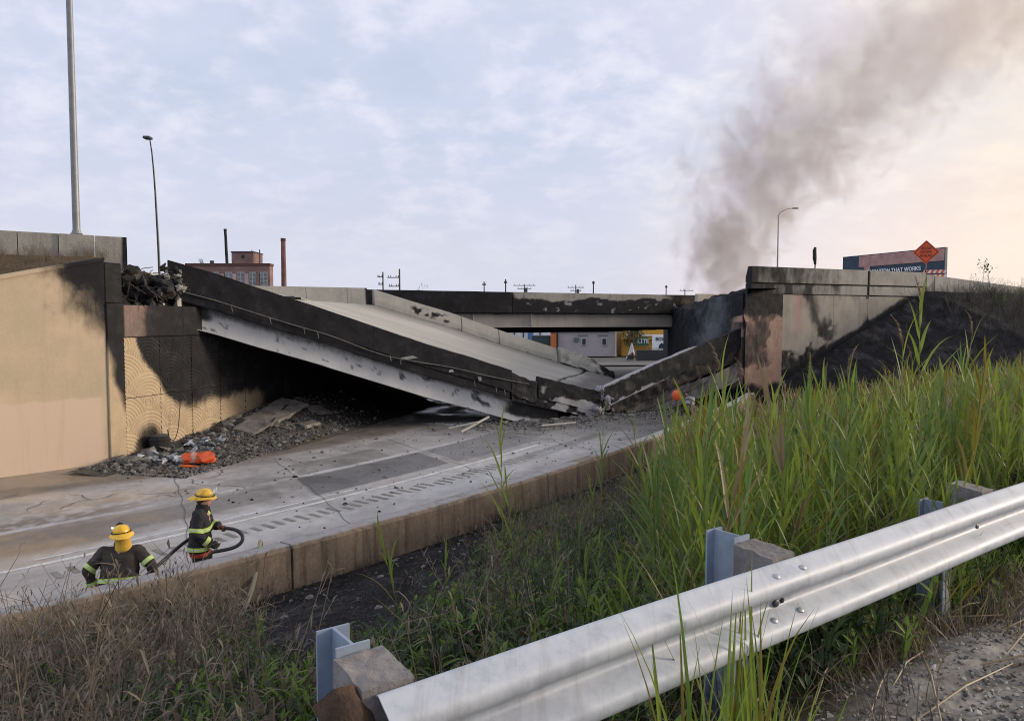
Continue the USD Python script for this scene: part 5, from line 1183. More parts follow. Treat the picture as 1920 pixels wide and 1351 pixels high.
# gravel and small rubble on the road: uncountable
pr_ = []
for i in range(6):
    pr_.append((f"pebble_{i:03d}", rock(1.0, 700 + i, .8), (rubble_look, burnt, black_rubber)[i % 3]))
pos, sc_ = [], []
g_ = np.random.default_rng(21)
while len(pos) < 8000:
    u = g_.uniform()
    if u < .33:   # below the bent girder and in front of the V
        s_1 = g_.uniform(12, 25); v_1 = abs(g_.normal()) * 1.6 - .4; x, y, _ = W(s_1, v_1, 0); z = .0
    elif u < .93:
        k_ = min(g_.uniform(-1.8, 12), g_.uniform(-1.8, 12)); o_ = g_.uniform(0, 3.6); x, y, _ = AB(k_, o_, 0); z = bank_z(k_, o_)
    else:
        l_ = g_.uniform(6, 30); w_ = g_.uniform(.3, 11); x, y, _ = R(l_, w_); z = 0
    pos.append((x, y, z + .01)); sc_.append(g_.uniform(.012, .05) * (2.0 if g_.uniform() < .14 else 1))
scatter("small_rubble", pr_, pos, g_.integers(0, 6, len(pos)), g_.uniform(0, 360, len(pos)), sc_, g_.uniform(-60, 60, (len(pos), 2)), label="small broken concrete and grit strewn over the ramp and along the abutment", cat="rubble")
# larger plates of rubble by the road under the girder
for i in range(36):
    s_1 = g_.uniform(10.5, 24); v_1 = abs(g_.normal()) * 1.1; x, y, _ = W(s_1, v_1, 0); r = g_.uniform(.08, .22); m = rock(r, 800 + i, .7); m.apply_translation((x, y, r * .2))
    put("/World", "concrete_chunk", m, spalled if i % 3 else rubble_look, pv={"soot": np.full(len(m.vertices), g_.uniform(0, .8))}, label="lump of broken concrete on the ramp below the bent girder", cat="rubble", group="concrete lumps on the ramp below the girder")
for i, (a_, b_) in enumerate((((-1.9, 27.6, .12), (-.9, 28.6, .55)), ((-2.4, 27.9, .2), (-1.3, 27.8, .45)), ((1.2, 29.6, .06), (2.6, 30.2, .1)))):
    put("/World", "steel_bar", tube([a_, b_], .045, 6), pale_concrete, label=("pale bar leaning up under the white girder", "pale bar lying flat under the white girder", "bent bar lying on the ramp below the V")[i], cat="steel bar")

# ------------------------------------------------------------------ people
skin = plain("skin", (.46, .25, .18), .55, var=.06); coat_black = surf("turnout_black", (.018, .018, .021), (.028, .028, .031), scale=5, rough=.85, soot=False, fine=60, fine_amt=.3, bump=.3)
coat_brown = surf("turnout_brown", (.050, .042, .036), (.034, .029, .026), scale=4, rough=.85, soot=False, fine=60, fine_amt=.25, bump=.3)
lime = plain("lime_band", (.42, .62, .10), .5, var=.12, scale=20); silver = plain("silver_band", (.50, .54, .44), .4); helmet_yellow = plain("helmet_yellow", (.72, .42, .02), .3, var=.10, spec=.5); helmet_worn = plain("helmet_worn_yellow", (.58, .36, .045), .4, var=.35, scale=16)
glove_look = plain("glove", (.022, .022, .025), .8); brown_glove = plain("brown_glove", (.13, .055, .035), .8); boot_look = plain("boot", (.02, .02, .02), .5); hood_yellow = plain("neck_flap_yellow", (.55, .33, .04), .8); red_cloth = plain("red_lining", (.40, .06, .04), .8); eye_w = plain("eye", (.6, .58, .55), .3); hair_look = plain("hair", (.05, .035, .025), .8)
visor_look = usdkit.material(stage, "/World/Looks/clear_visor", {"f": ("fresnel", {"IOR": 1.5}), "fa": ("math", {"math_type": "multiply_add", "value2": .6, "value3": .14}), "t": ("transparent_bsdf", {"color": (.93, .95, .97)}), "g": ("glossy_bsdf", {"color": (.9, .9, .9), "roughness": .45}), "m": ("mix_closure", {})},
    [("f.fac", "fa.value1"), ("fa.value", "m.fac"), ("t.BSDF", "m.closure1"), ("g.BSDF", "m.closure2")], surface="m.closure")
def ball(p, r, q=16):
    s_ = m3.Manifold.sphere(1.0, q); r = np.broadcast_to(np.asarray(r, float), (3,)); return s_.scale(list(map(float, r))).translate(list(map(float, p)))
def hulls(*chains):
    out = []
    for ch in chains:
        bs_ = [ball(p, r) for p, r in ch]
        out += [m3.Manifold.batch_hull([a, b]) for a, b in zip(bs_[:-1], bs_[1:])]
    return m3.Manifold.batch_boolean(out, m3.OpType.Add)
def blobhull(*pr): return m3.Manifold.batch_hull([ball(p, r) for p, r in pr])
def tm_of(M):
    me = M.to_mesh(); return trimesh.Trimesh(me.vert_properties[:, :3], me.tri_verts, process=True)
def soften(M, step, it=8, wr=0.0, seed=0):
    t = tm_of(M.refine_to_length(step)); trimesh.smoothing.filter_taubin(t, iterations=it)
    if wr: t.vertices += t.vertex_normals * ((fbm(t.vertices * [1, 1, 1.6], 9, 3, seed) - .5) * 2 * wr)[:, None]
    return t
def hand(wrist, d, palm_n, side):
    """closed relaxed hand: palm plus five bent fingers. d = direction of the fingers, palm_n = palm normal, side = +1/-1 thumb side"""
    d = np.array(d, float); d /= np.linalg.norm(d); n = np.array(palm_n, float); n -= d * (n @ d); n /= np.linalg.norm(n); t = np.cross(d, n) * side
    w = np.array(wrist, float); P = lambda a, b, c: w + d * a + t * b + n * c
    parts = [blobhull((P(.0, .0, 0), .026), (P(.075, .034, 0), .017), (P(.08, -.034, 0), .015), (P(.03, .03, 0), .018), (P(.03, -.03, 0), .016))]
    for b, L, r in ((.034, .036, .0105), (.012, .040, .011), (-.011, .037, .0105), (-.033, .030, .0095)):
        parts.append(hulls([(P(.075, b, 0), r), (P(.075 + L, b * 1.05, .012), r), (P(.078 + L * 1.25, b * 1.05, .012 + L * .75), r * .95), (P(.075 + L * .9, b, .014 + L * 1.25), r * .85)]))
    parts.append(hulls([(P(.02, .034, .004), .013), (P(.05, .058, .018), .0115), (P(.075, .05, .045), .0105)]))
    return m3.Manifold.batch_boolean(parts, m3.OpType.Add)
def person(label, J, coat, loc, yaw, cfg):
    """J: joints in a local frame (x forward, y left, z up)"""
    t = thing("person", label, "person", loc=loc, rotz=yaw)
    A = lambda k: np.array(J[k], float)
    hd, nk = A("head"), A("neck"); f = np.array(J.get("face", (1, 0, 0)), float); f /= np.linalg.norm(f); up = np.array(J.get("hup", (0, 0, 1)), float); up -= f * (up @ f); up /= np.linalg.norm(up); lf = np.cross(up, f)
    Hh = lambda a, b, c: hd + f * a + lf * b + up * c
    head = m3.Manifold.batch_boolean([blobhull((Hh(-.015, 0, .02), (.092, .078, .10)), (Hh(.03, 0, .0), (.065, .066, .08)), (Hh(.05, 0, -.085), .032), (Hh(-.02, 0, -.06), .06)),
        hulls([(Hh(.085, 0, .012), .010), (Hh(.112, 0, -.030), .0135)]), hulls([(Hh(.088, .02, -.030), .010), (Hh(.1, 0, -.030), .012), (Hh(.088, -.02, -.030), .010)]), hulls([(Hh(.085, .035, .022), .012), (Hh(.09, 0, .024), .012), (Hh(.085, -.035, .022), .012)]),
        hulls([(Hh(.082, .022, -.066), .009), (Hh(.090, 0, -.066), .010), (Hh(.082, -.022, -.066), .009)]), hulls([(Hh(-.005, .077, .015), .016), (Hh(-.01, .078, -.025), .011)]), hulls([(Hh(-.005, -.077, .015), .016), (Hh(-.01, -.078, -.025), .011)])], m3.OpType.Add)
    chains = [[(A("hipc"), .13), (A("waist"), .125), (A("chest"), .135), (nk, .065), (hd - up * .04, .058)]]
    for s_ in "lr":
        chains += [[(A("chest") * .4 + A("sh_" + s_) * .6, .085), (A("sh_" + s_), .065), (A("el_" + s_), .045), (A("wr_" + s_), .030)], [(A("hipc") * .5 + A("hip_" + s_) * .5, .11), (A("hip_" + s_), .095), (A("kn_" + s_), .062), (A("an_" + s_), .045)]]
    hands = {s_: hand(A("wr_" + s_), A("hd_" + s_), A("pn_" + s_), 1 if s_ == "r" else -1) for s_ in "lr"}
    feet = [hulls([(A("an_" + s_), .045), (A("an_" + s_) + [-.03, 0, -.055], .036), (A("an_" + s_) + [.15, 0, -.065], .032)]) for s_ in "lr"]
    body = m3.Manifold.batch_boolean([hulls(*chains), head, *hands.values(), *feet], m3.OpType.Add)
    bodym = soften(body, .012, 4)
    bp = put(t, "body", bodym, skin, smooth=True)
    for sg in (1, -1):
        e = trimesh.creation.icosphere(1, .0115); e.apply_translation(Hh(.083, .030 * sg, .004)); put(bp, "eye", e, eye_w, smooth=True)
    hm = blobhull((Hh(-.02, 0, .03), (.098, .083, .10)), (Hh(-.05, 0, -.03), .058)) - m3.Manifold.batch_hull([ball(Hh(.12, 0, -.04), .10), ball(Hh(.2, 0, -.05), .1)])
    put(bp, "hair", tm_of(hm), hair_look, smooth=40)
    # coat
    c_, w_, h_ = A("chest"), A("waist"), A("hem"); sl, sr = A("sh_l"), A("sh_r"); ax = (sl - sr) / np.linalg.norm(sl - sr)
    torso = m3.Manifold.batch_boolean([blobhull((c_ + ax * .115, .135), (c_ - ax * .115, .135), (w_ + ax * .10, .145), (w_ - ax * .10, .145), (sl - ax * .05 + [0, 0, .0], .075), (sr + ax * .05, .075)),
        blobhull((w_ + ax * .10, .145), (w_ - ax * .10, .145), (h_ + ax * .12, .155), (h_ - ax * .12, .155)), hulls([(c_ * .3 + nk * .7, .095), (nk + up * .03, .078)])], m3.OpType.Add)
    arm = {s_: hulls([(c_ * .45 + A("sh_" + s_) * .55, .11), (A("sh_" + s_), .092), (A("el_" + s_), .072), (A("wr_" + s_) + (A("el_" + s_) - A("wr_" + s_)) * .06, .058)]) for s_ in "lr"}
    hemcut = m3.Manifold.cube([2, 2, 2], True).translate([float(h_[0]), float(h_[1]), float(h_[2] - 1.0 - .02)])
    cm_ = (m3.Manifold.batch_boolean([torso, *arm.values()], m3.OpType.Add) - hemcut)
    jm = soften(cm_, .016, 5, .017, cfg["seed"]); jp = put(t, "coat", jm, coat, smooth=True)
    put(jp, "collar", tm_of((blobhull((nk + up * .045 + f * .0, (.09, .09, .03)), (nk - up * .03, (.10, .10, .03)))).refine_to_length(.02)), coat, smooth=True)
    def band(M, p, axis, width, name="reflective_band", grow=1.0):
        axis = np.array(axis, float); axis /= np.linalg.norm(axis); a = np.cross(axis, [0.3, .5, .81]); a /= np.linalg.norm(a); b = np.cross(axis, a)
        big = soften(M, .02, 4); 
        v = big.vertices + big.vertex_normals * .0135; dd = (v - p) @ axis
        for w2, mat_, gr in ((width, lime, 0.0), (width * .34, silver, .0025)):
            g2 = trimesh.Trimesh(v + big.vertex_normals * gr, big.faces, process=False)
            g2 = trimesh.intersections.slice_mesh_plane(g2, axis, p - axis * w2 / 2); g2 = trimesh.intersections.slice_mesh_plane(g2, -axis, p + axis * w2 / 2)
            if len(g2.faces): put(jp, name, g2, mat_, smooth=True)
    for k_, (p_, ax_, wd) in enumerate(cfg["torso_bands"]): band(torso, np.array(p_, float), ax_, wd)
    for s_, u in cfg["arm_bands"]:
        a, b, c = A("sh_" + s_), A("el_" + s_), A("wr_" + s_); p_, d_ = (a + (b - a) * u, b - a) if u <= 1 else (b + (c - b) * (u - 1), c - b)
        band(arm[s_], p_, d_, .06)
    # trousers, boots, gloves
    legs = [[(A("hipc") * .5 + A("hip_" + s_) * .5, .14), (A("hip_" + s_), .125), (A("kn_" + s_), .092), (A("an_" + s_) + [0, 0, .05], .085)] for s_ in "lr"]
    put(t, "trousers", soften(hulls(*legs), .03, 5, .01, 5), coat, smooth=True)
    for s_ in "lr":
        a = A("an_" + s_); put(t, "boot", soften(hulls([(a + [0, 0, .16], .075), (a + [-.01, 0, -.02], .062), (a + [-.04, 0, -.055], .048), (a + [.17, 0, -.058], .045)]), .02, 4), boot_look, smooth=True)
        gm = hand(A("wr_" + s_), A("hd_" + s_), A("pn_" + s_), 1 if s_ == "r" else -1); e = A("el_" + s_) - A("wr_" + s_); e /= np.linalg.norm(e)
        gt = soften(m3.Manifold.batch_boolean([gm, hulls([(A("wr_" + s_) - e * .01, .036), (A("wr_" + s_) + e * .07, .046)])], m3.OpType.Add), .008, 3); gt.vertices += gt.vertex_normals * .0045
        put(t, "glove", gt, cfg["gloves"][s_], smooth=True)
    if cfg.get("lining"):
        lm = soften(blobhull((h_ + ax * .11 - [0, 0, .03], .145), (h_ - ax * .11 - [0, 0, .03], .145)), .03, 3); lm = trimesh.intersections.slice_mesh_plane(lm, [0, 0, -1], h_ - [0, 0, .015]); lm = trimesh.intersections.slice_mesh_plane(lm, [0, 0, 1], h_ - [0, 0, .09]); put(jp, "red_lining", lm, red_cloth, smooth=True)
    if cfg.get("flap"):
        fm = blobhull((Hh(-.05, 0, .02), (.085, .092, .05)), (Hh(-.10, 0, -.165), (.08, .115, .05))); put(t, "neck_flap", soften(fm, .02, 3, .004, 3), hood_yellow, smooth=True)
    # helmet: ribbed crown, brim long at the back, front shield, visor
    aa_, hh_ = np.meshgrid(np.linspace(0, 2 * PI, 65)[:-1], np.linspace(0, 1, 14), indexing="xy")
    rib = 1 + .035 * np.abs(np.cos(aa_ * 4)) ** 6 * np.sin(hh_ * PI / 2 * 1.0 + .2)
    cr = np.cos(hh_ * PI / 2) ** .75
    X = (.128 * cr * rib) * np.cos(aa_) - .005; Y = (.108 * cr * rib) * np.sin(aa_); Z = .055 + .112 * np.sin(hh_ * PI / 2)
    P = Hh(0, 0, 0) + X[..., None] * f + Y[..., None] * lf + Z[..., None] * up
    hp = put(t, "helmet", loft(P), cfg["helmet"], smooth=50)
    back = np.clip(-np.cos(aa_[0]), 0, 1)
    ring_ = lambda k, z: np.stack([(.135 + k * (.045 + .055 * back ** 2)) * np.cos(aa_[0]) - .005, (.115 + k * .042) * np.sin(aa_[0]), z - k * (.022 + .03 * back)], 1)
    S = np.stack([ring_(0, .062), ring_(.5, .060), ring_(1, .056), ring_(1.04, .050), ring_(1, .044), ring_(.5, .048), ring_(0, .046)])
    S = Hh(0, 0, 0) + S[..., :1] * f + S[..., 1:2] * lf + S[..., 2:] * up
    v = S.reshape(-1, 3); n_, m_ = S.shape[:2]; ii, jj = np.meshgrid(np.arange(n_), np.arange(m_), indexing="ij"); q = np.stack([ii * m_ + jj, ii * m_ + (jj + 1) % m_, ((ii + 1) % n_) * m_ + (jj + 1) % m_, ((ii + 1) % n_) * m_ + jj], -1).reshape(-1, 4)
    bm_ = trimesh.Trimesh(v, np.vstack([q[:, [0, 1, 2]], q[:, [0, 2, 3]]]), process=False)
    if bm_.volume < 0: bm_.invert()
    put(hp, "brim", bm_, cfg["brim"], smooth=40)
    an_ = np.linspace(-.72, .72, 14); vz = np.linspace(0, 1, 5)
    AA, VV = np.meshgrid(an_, vz, indexing="ij"); r_ = .158 + .022 * VV
    P = Hh(0, 0, 0) + (r_ * np.cos(AA))[..., None] * f + (r_ * .95 * np.sin(AA))[..., None] * lf + (.062 + .07 * VV)[..., None] * up
    put(hp, "visor", grid_mesh(P), visor_look, smooth=True)
    sh = trimesh.convex.convex_hull(np.array([Hh(.150, y_, z_) + f * dx for y_, z_ in ((-.035, .09), (.035, .09), (.045, .16), (0, .185), (-.045, .16)) for dx in (0, .008)])); put(hp, "front_shield", sh, cfg["shield"])
    rb_ = tube([Hh(.0, .125 * math.sin(a) , .066) + f * (.142 * math.cos(a)) for a in np.linspace(0, 2 * PI, 30)], .007, 5); put(hp, "band", rb_, black_rubber)
    return t
ff2 = dict(head=(.045, 0, 1.585), neck=(.01, 0, 1.455), chest=(-.01, 0, 1.27), waist=(-.02, 0, 1.05), hipc=(-.02, 0, .93), hem=(-.025, 0, .84), sh_l=(.0, .20, 1.395), sh_r=(-.01, -.20, 1.395), el_r=(-.045, -.275, 1.13), wr_r=(.155, -.235, .955), hd_r=(.85, .25, -.45), pn_r=(-.2, .9, -.2),
    el_l=(.06, .27, 1.16), wr_l=(.23, .10, 1.13), hd_l=(.8, -.6, .05), pn_l=(-.1, -.3, -.9), hip_l=(-.02, .10, .90), hip_r=(-.02, -.10, .90), kn_l=(.05, .13, .49), kn_r=(-.02, -.13, .49), an_l=(.0, .14, .105), an_r=(-.10, -.14, .105), face=(1, .28, -.12), hup=(.08, 0, 1))
person("firefighter in black coat and worn yellow helmet, seen from the side, gripping a black hose", ff2, coat_black, (-4.72, 11.1, 0.0), 14,
    dict(seed=1, torso_bands=[((-.01, 0, 1.165), (0, 0, 1), .065), ((-.025, 0, .885), (0, 0, 1), .06)], arm_bands=[("r", .82), ("r", 1.72), ("l", 1.7)], gloves={"l": brown_glove, "r": glove_look}, lining=True, helmet=helmet_worn, brim=helmet_worn, shield=plain("white_shield", (.62, .60, .56), .5)))
ff1 = dict(head=(.205, 0, 1.275), neck=(.165, 0, 1.16), chest=(.11, 0, .985), waist=(.03, 0, .79), hipc=(-.02, 0, .67), hem=(-.01, 0, .60), sh_l=(.13, .215, 1.085), sh_r=(.13, -.215, 1.085), el_r=(.04, -.40, .90), wr_r=(.10, -.43, .80 - .10), hd_r=(.4, .1, -.9), pn_r=(.2, 1, .1),
    el_l=(.05, .40, .88), wr_l=(.08, .345, .655), hd_l=(.35, -.2, -.9), pn_l=(.2, -1, .1), hip_l=(-.02, .11, .64), hip_r=(-.02, -.11, .64), kn_l=(.30, .20, .48), kn_r=(.28, -.22, .46), an_l=(.02, .19, .105), an_r=(-.02, -.2, .105), face=(1, .35, -.10), hup=(.12, .1, 1))
person("firefighter in brown coat and bright yellow helmet, bending with back turned behind the low wall", ff1, coat_brown, (-5.42, 10.02, 0.0), 104,
    dict(seed=2, torso_bands=[((.01, 0, .735), (.22, 0, 1), .06)], arm_bands=[("r", .78), ("l", .86), ("r", 1.85), ("l", 1.85)], gloves={"l": glove_look, "r": glove_look}, flap=True, helmet=helmet_yellow, brim=helmet_yellow, shield=black_print))
# fire hose held by both, and a strap over the wall
def spline(pts, k=3):
    p = np.array(pts, float)
    for _ in range(k):
        q = [p[0]]
        for a, b in zip(p[:-1], p[1:]): q += [a * .75 + b * .25, a * .25 + b * .75]
        q.append(p[-1]); p = np.array(q)
    return p
hz = spline([(-6.6, 10.9, .04), (-5.9, 10.55, .15), (-5.2, 10.15, .66), (-5.05, 10.45, .82), (-4.98, 11.15, .95), (-4.72, 11.42, 1.06), (-4.42, 11.2, 1.12), (-4.15, 11.05, 1.13), (-4.03, 10.98, 1.02), (-4.13, 10.92, .90), (-4.40, 10.86, .86), (-4.52, 10.88, .84), (-4.62, 10.95, .5), (-4.5, 11.3, .06), (-3.8, 12.2, .045)])
put("/World", "fire_hose", tube(hz, .027, 9), plain("hose_black", (.022, .024, .024), .55), smooth=True, label="black fire hose looping in front of the standing firefighter", cat="hose")
rp = spline([(-4.6, 12.2, .03), (-4.05, 11.75, .15), (-3.93, 11.42, .86), (-3.86, 11.15, .90), (-3.80, 10.92, .80), (-3.76, 10.62, .50), (-3.72, 10.2, .33), (-3.70, 9.8, .27), (-3.9, 9.5, .25)])
put("/World", "flat_hose", tube(rp, .034, 6), plain("pale_strap", (.22, .22, .16), .9), smooth=True, label="pale flat hose hanging over the low wall into the weeds", cat="hose")

# ------------------------------------------------------------------ vegetation
reed_green = leaf("reed_leaf", (.15, .215, .032), (.25, .29, .062), .45); reed_dark = leaf("reed_leaf_bluish", (.10, .175, .045), (.165, .225, .07), .4); reed_yellow = leaf("reed_leaf_yellow", (.20, .17, .03), (.16, .16, .03), .35)
stem_green = plain("reed_stem", (.14, .16, .05), .7, var=.3); plume_look = leaf("reed_plume", (.26, .19, .12), (.20, .14, .095), .2)
dry1 = leaf("dry_stalk", (.14, .11, .078), (.25, .205, .14), .1); dry3 = leaf("pale_dry_stalk", (.24, .20, .145), (.16, .125, .095), .1); dry2 = leaf("grey_dry_stalk", (.085, .072, .062), (.15, .13, .11), .1); weed_green = leaf("weed_leaf", (.12, .21, .034), (.20, .285, .05), .45); weed_dark = leaf("dark_weed_leaf", (.034, .058, .024), (.062, .09, .036), .28)
dead_leaf = leaf("dead_brown_leaf", (.075, .052, .036), (.12, .085, .06), .15); straw = leaf("straw", (.27, .215, .12), (.19, .15, .085), .15); ash_stalk = leaf("charred_stalk", (.02, .019, .019), (.07, .065, .062), .05)

def blade(base, az, L, w, a0, droop, seg=6, twist=0.0, fold=.25):
    """a narrow leaf: starts a0 radians off the vertical and bends over by droop"""
    s_ = np.linspace(0, 1, seg + 1); th = a0 + droop * s_ ** 1.6
    ds = L / seg; rr = np.concatenate([[0], np.cumsum(np.sin(th[:-1]) * ds)]); zz = np.concatenate([[0], np.cumsum(np.cos(th[:-1]) * ds)])
    o = np.array([math.cos(az), math.sin(az), 0]); sd = np.array([-math.sin(az + twist), math.cos(az + twist), 0])
    c = np.asarray(base) + rr[:, None] * o + zz[:, None] * np.array([0, 0, 1.0])
    ww = w * np.clip(np.minimum(s_ * 6 + .35, 1) * (1 - s_ ** 2.2), .02, 1) / 2
    nrm = np.stack([-np.cos(th) * o[0], -np.cos(th) * o[1], np.sin(th)], 1)
    v = np.stack([c - sd * ww[:, None], c - nrm * (ww * fold)[:, None], c + sd * ww[:, None]], 1).reshape(-1, 3)
    f = []
    for i in range(seg):
        a = i * 3
        f += [(a, a + 1, a + 4), (a, a + 4, a + 3), (a + 1, a + 2, a + 5), (a + 1, a + 5, a + 4)]
    return trimesh.Trimesh(v, f, process=False)
def stick(p0, p1, r0, r1, bend=0.0, g=None):
    m_ = (np.array(p0) + p1) / 2 + (g.normal(size=3) * bend if g is not None else 0)
    return tube([p0, m_, p1], [r0, (r0 + r1) / 2, r1], 3, cap=False)

def reed_meshes(seed, H, plume):
    g = np.random.default_rng(seed); lean = g.normal(size=2) * .05 * H; top = np.array([lean[0], lean[1], H])
    P = np.array([[lean[0] * u ** 2, lean[1] * u ** 2, H * u] for u in np.linspace(0, 1, 6)])
    stem = tube(P, np.linspace(.007, .003, 6), 4, cap=False); leaves = []
    n = int(H * 6.5); az = g.uniform(0, 6)
    for i in range(n):
        u = .16 + .82 * (i + .5) / n; b = np.array([lean[0] * u ** 2, lean[1] * u ** 2, H * u]); az += PI + g.normal() * .5
        L = (.34 + .36 * math.sin(PI * min(1, u * .95 + .12))) * g.uniform(.8, 1.2); a0 = .30 + .35 * (1 - u) + g.normal() * .08
        leaves.append((blade(b, az, L, g.uniform(.022, .038), max(.12, a0 * (1 - .5 * (u > .85))), g.uniform(.25, 1.5) * (1 - .55 * (u > .8))), u))
    pl = None
    if plume:
        ps = []
        for i in range(46):
            u = g.uniform(.0, 1); b = top + np.array([.10 * u * u, .02 * u, .26 * u]); ps.append(blade(b, g.uniform(-1.6, 1.6), .09 * (1.1 - u), .010, .3, 1.6, 3))
        pl = cat_mesh(ps)
    return stem, leaves, pl
kinds_cls = []
for k in range(10):
    plume = k in (3, 8); H = (1.75, 2.05, 2.25, 2.35, 1.55, 1.9, 2.15, 1.4, 2.2, 1.95)[k]
    stem, leaves, pl = reed_meshes(900 + k, H, plume)
    cls = stage.CreateClassPrim(f"/World/reed_kind_{k:03d}"); cls.SetTypeName("Xform"); cp = str(cls.GetPath())
    put(cp, "stem", stem, stem_green)
    for m, u in leaves: put(cp, "leaf", m, (reed_yellow if u < .28 or (k % 4 == 1 and u < .4) else (reed_dark if k % 3 == 2 else reed_green)))
    if pl is not None: put(cp, "plume", pl, plume_look)
    kinds_cls.append(cp)
reed_stuff = []
for k in range(7):
    stem, leaves, pl = reed_meshes(950 + k, (1.6, 1.9, 2.1, 2.25, 1.35, 2.0, 1.75)[k], False)
    reed_stuff.append((f"reed_{k:03d}", cat_mesh([stem] + [m for m, u in leaves]), (reed_green, reed_dark, reed_green, reed_yellow, reed_green, straw, reed_dark)[k]))
def px_of(x, y): return 960 + 1387 * x / y
def ur(x, y):
    r = (np.stack([x, y], -1) - GR0) @ GRN; u = np.full(np.shape(x), 9.0); 
    d, i = _ptree.query(np.stack([x, y], -1)); side = ((np.stack([x, y], -1) - PL[i]) * _nor[i]).sum(-1)
    return np.where(side < 0, d, -d), r
_ptree = cKDTree(PL)
g_ = np.random.default_rng(31)
N = 60000
Y_ = np.sqrt(g_.uniform(2.6 ** 2, 26 ** 2, N)); PX = g_.uniform(-120, 2040, N); X_ = (PX - 960) / 1387 * Y_
U_, R_ = ur(X_, Y_); S_, V_ = to_sv(X_, Y_)
nn = fbm(np.stack([X_, Y_, 0 * X_], -1), .55, 3, 51); n2_ = fbm(np.stack([X_, Y_, 0 * X_], -1), 1.6, 3, 52)
ok = (U_ > .8) & (R_ > .42) & ((V_ > 2.6) | (S_ < 24))
burnt_zone = (U_ < 3.6 + 2.5 * (nn - .5)) & (PX > 430) & (PX < 930) & (Y_ < 16)
dens = np.maximum(sstep(1180, 1300, PX + (nn - .5) * 260) * (.5 + .9 * sstep(.35, .6, n2_)), .13 * sstep(900, 1000, PX) * sstep(.42, .6, n2_) * (U_ > 2.6))
take = ok & ~burnt_zone & (g_.uniform(0, 1, N) < dens * np.where(Y_ < 9, .32, .21)) & (Y_ < 22) & ~((Y_ > 13) & (PX < 1265))
rx, ry = X_[take], Y_[take]; order = np.argsort(ry); rx, ry = rx[order], ry[order]; rz_ = emb_at(rx, ry)
nr = min(270, len(rx)); pick = np.sort(g_.permutation(min(len(rx), 420))[:nr]); rest = np.setdiff1d(np.arange(len(rx)), pick)
lab = "tall green reed with arching leaves in the thicket behind the guardrail"; labp = "tall reed carrying a pale brown plume in the thicket behind the guardrail"
for i in pick:
    k = int(g_.choice(10, p=[.11, .11, .11, .05, .11, .11, .11, .11, .05, .13])); plm = k in (3, 8)
    copy_of(kinds_cls[k], "reed", (rx[i], ry[i], rz_[i] - .03), g_.uniform(0, 360), g_.uniform(.62, .86) * (.90 + .08 * float(sstep(1300, 1800, px_of(rx[i], ry[i])))) * (1 - .42 * float(sstep(1240, 1120, px_of(rx[i], ry[i])))), tuple(g_.normal(size=2) * 5), label=labp if plm else lab, cat="reed", group="plumed reeds behind the guardrail" if plm else "reeds behind the guardrail")
scatter("reed_bed", reed_stuff, np.stack([rx[rest], ry[rest], rz_[rest] - .03], -1), g_.integers(0, 7, len(rest)), g_.uniform(0, 360, len(rest)), g_.uniform(.6, .85, len(rest)) * (.90 + .08 * sstep(1300, 1800, px_of(rx[rest], ry[rest]))) * (1 - .42 * sstep(1240, 1120, px_of(rx[rest], ry[rest]))), g_.normal(size=(len(rest), 2)) * 5, label="dense bed of tall green reeds further back on the bank", cat="reeds")

# single reeds that stand out
def lone(px, Y, H_scale, k, label, tilt=(0, 0), rz=0):
    x = (px - 960) / 1387 * Y; z = float(emb_at(x, Y)[0]); copy_of(kinds_cls[k], "reed", (x, Y, z - .02), rz, H_scale, tilt, label=label, cat="reed")
lone(760, 6.6, .62, 1, "single green reed leaning left above the burnt ground left of centre", (0, -12), 40)
lone(835, 8.0, .52, 4, "short yellowing reed with bent leaves beside the burnt ground", (3, 4), 160)
lone(942, 9.6, .98, 6, "tall lone green reed in front of the low wall", (0, 2), 80)
lone(968, 9.2, .80, 0, "green reed just right of the lone tall one at the low wall", (0, 5), 200)
lone(1128, 13.0, .96, 2, "slim green reed standing against the grey ramp near the V", (0, 1), 20)
lone(1120, 12.0, .70, 7, "shorter green reed at the foot of the slim one near the V", (2, -3), 300)
lone(1722, 7.6, 1.06, 3, "tallest reed with a single pale plume against the black slope", (0, -3), 90)
lone(1318, 10.5, .92, 2, "tall bright reed in front of the dark right abutment, leftmost of three", (2, -3), 140)
lone(1334, 10.2, .98, 5, "tallest bright reed in front of the dark right abutment, middle of three", (-2, 1), 60)
lone(1352, 10.8, .90, 0, "bright reed in front of the brown end pier, rightmost of three", (1, 4), 220)
lone(1285, 13.5, 1.02, 5, "reed clump edge stalk in front of the orange marker", (0, -4), 10)

# weeds: kinds joined per clump
def weed_clump(seed, n, H, kind):
    g = np.random.default_rng(seed); a, b = [], []
    for i in range(n):
        p0 = np.append(g.normal(size=2) * .12, 0); h = H * g.uniform(.55, 1.1); d = g.normal(size=2) * .22 * h; p1 = p0 + [d[0], d[1], h]
        a.append(stick(p0, p1, .0055, .0024, .04 * h, g))
        if kind == "dry":
            for _ in range(4):
                u = g.uniform(.4, .95); q = p0 + (p1 - p0) * u; e = q + np.append(g.normal(size=2) * .11, g.uniform(.03, .16)) * h; a.append(stick(q, e, .0024, .0012))
                b.append(blade(e, g.uniform(0, 6), .06, .018, .4, 1.5, 2))
            for _ in range(5): b.append(blade(p0 + (p1 - p0) * g.uniform(.2, 1.0), g.uniform(0, 6), g.uniform(.08, .18), .010, g.uniform(.5, 1.4), 1.5, 3))
        else:
            for j in range(9):
                u = .15 + .85 * (j + g.uniform(0, 1)) / 9; b.append(blade(p0 + (p1 - p0) * u, g.uniform(0, 6), g.uniform(.09, .19) * (1.15 - .5 * u), g.uniform(.022, .036), g.uniform(.5, 1.0), 1.0, 3))
    return cat_mesh(a + b)
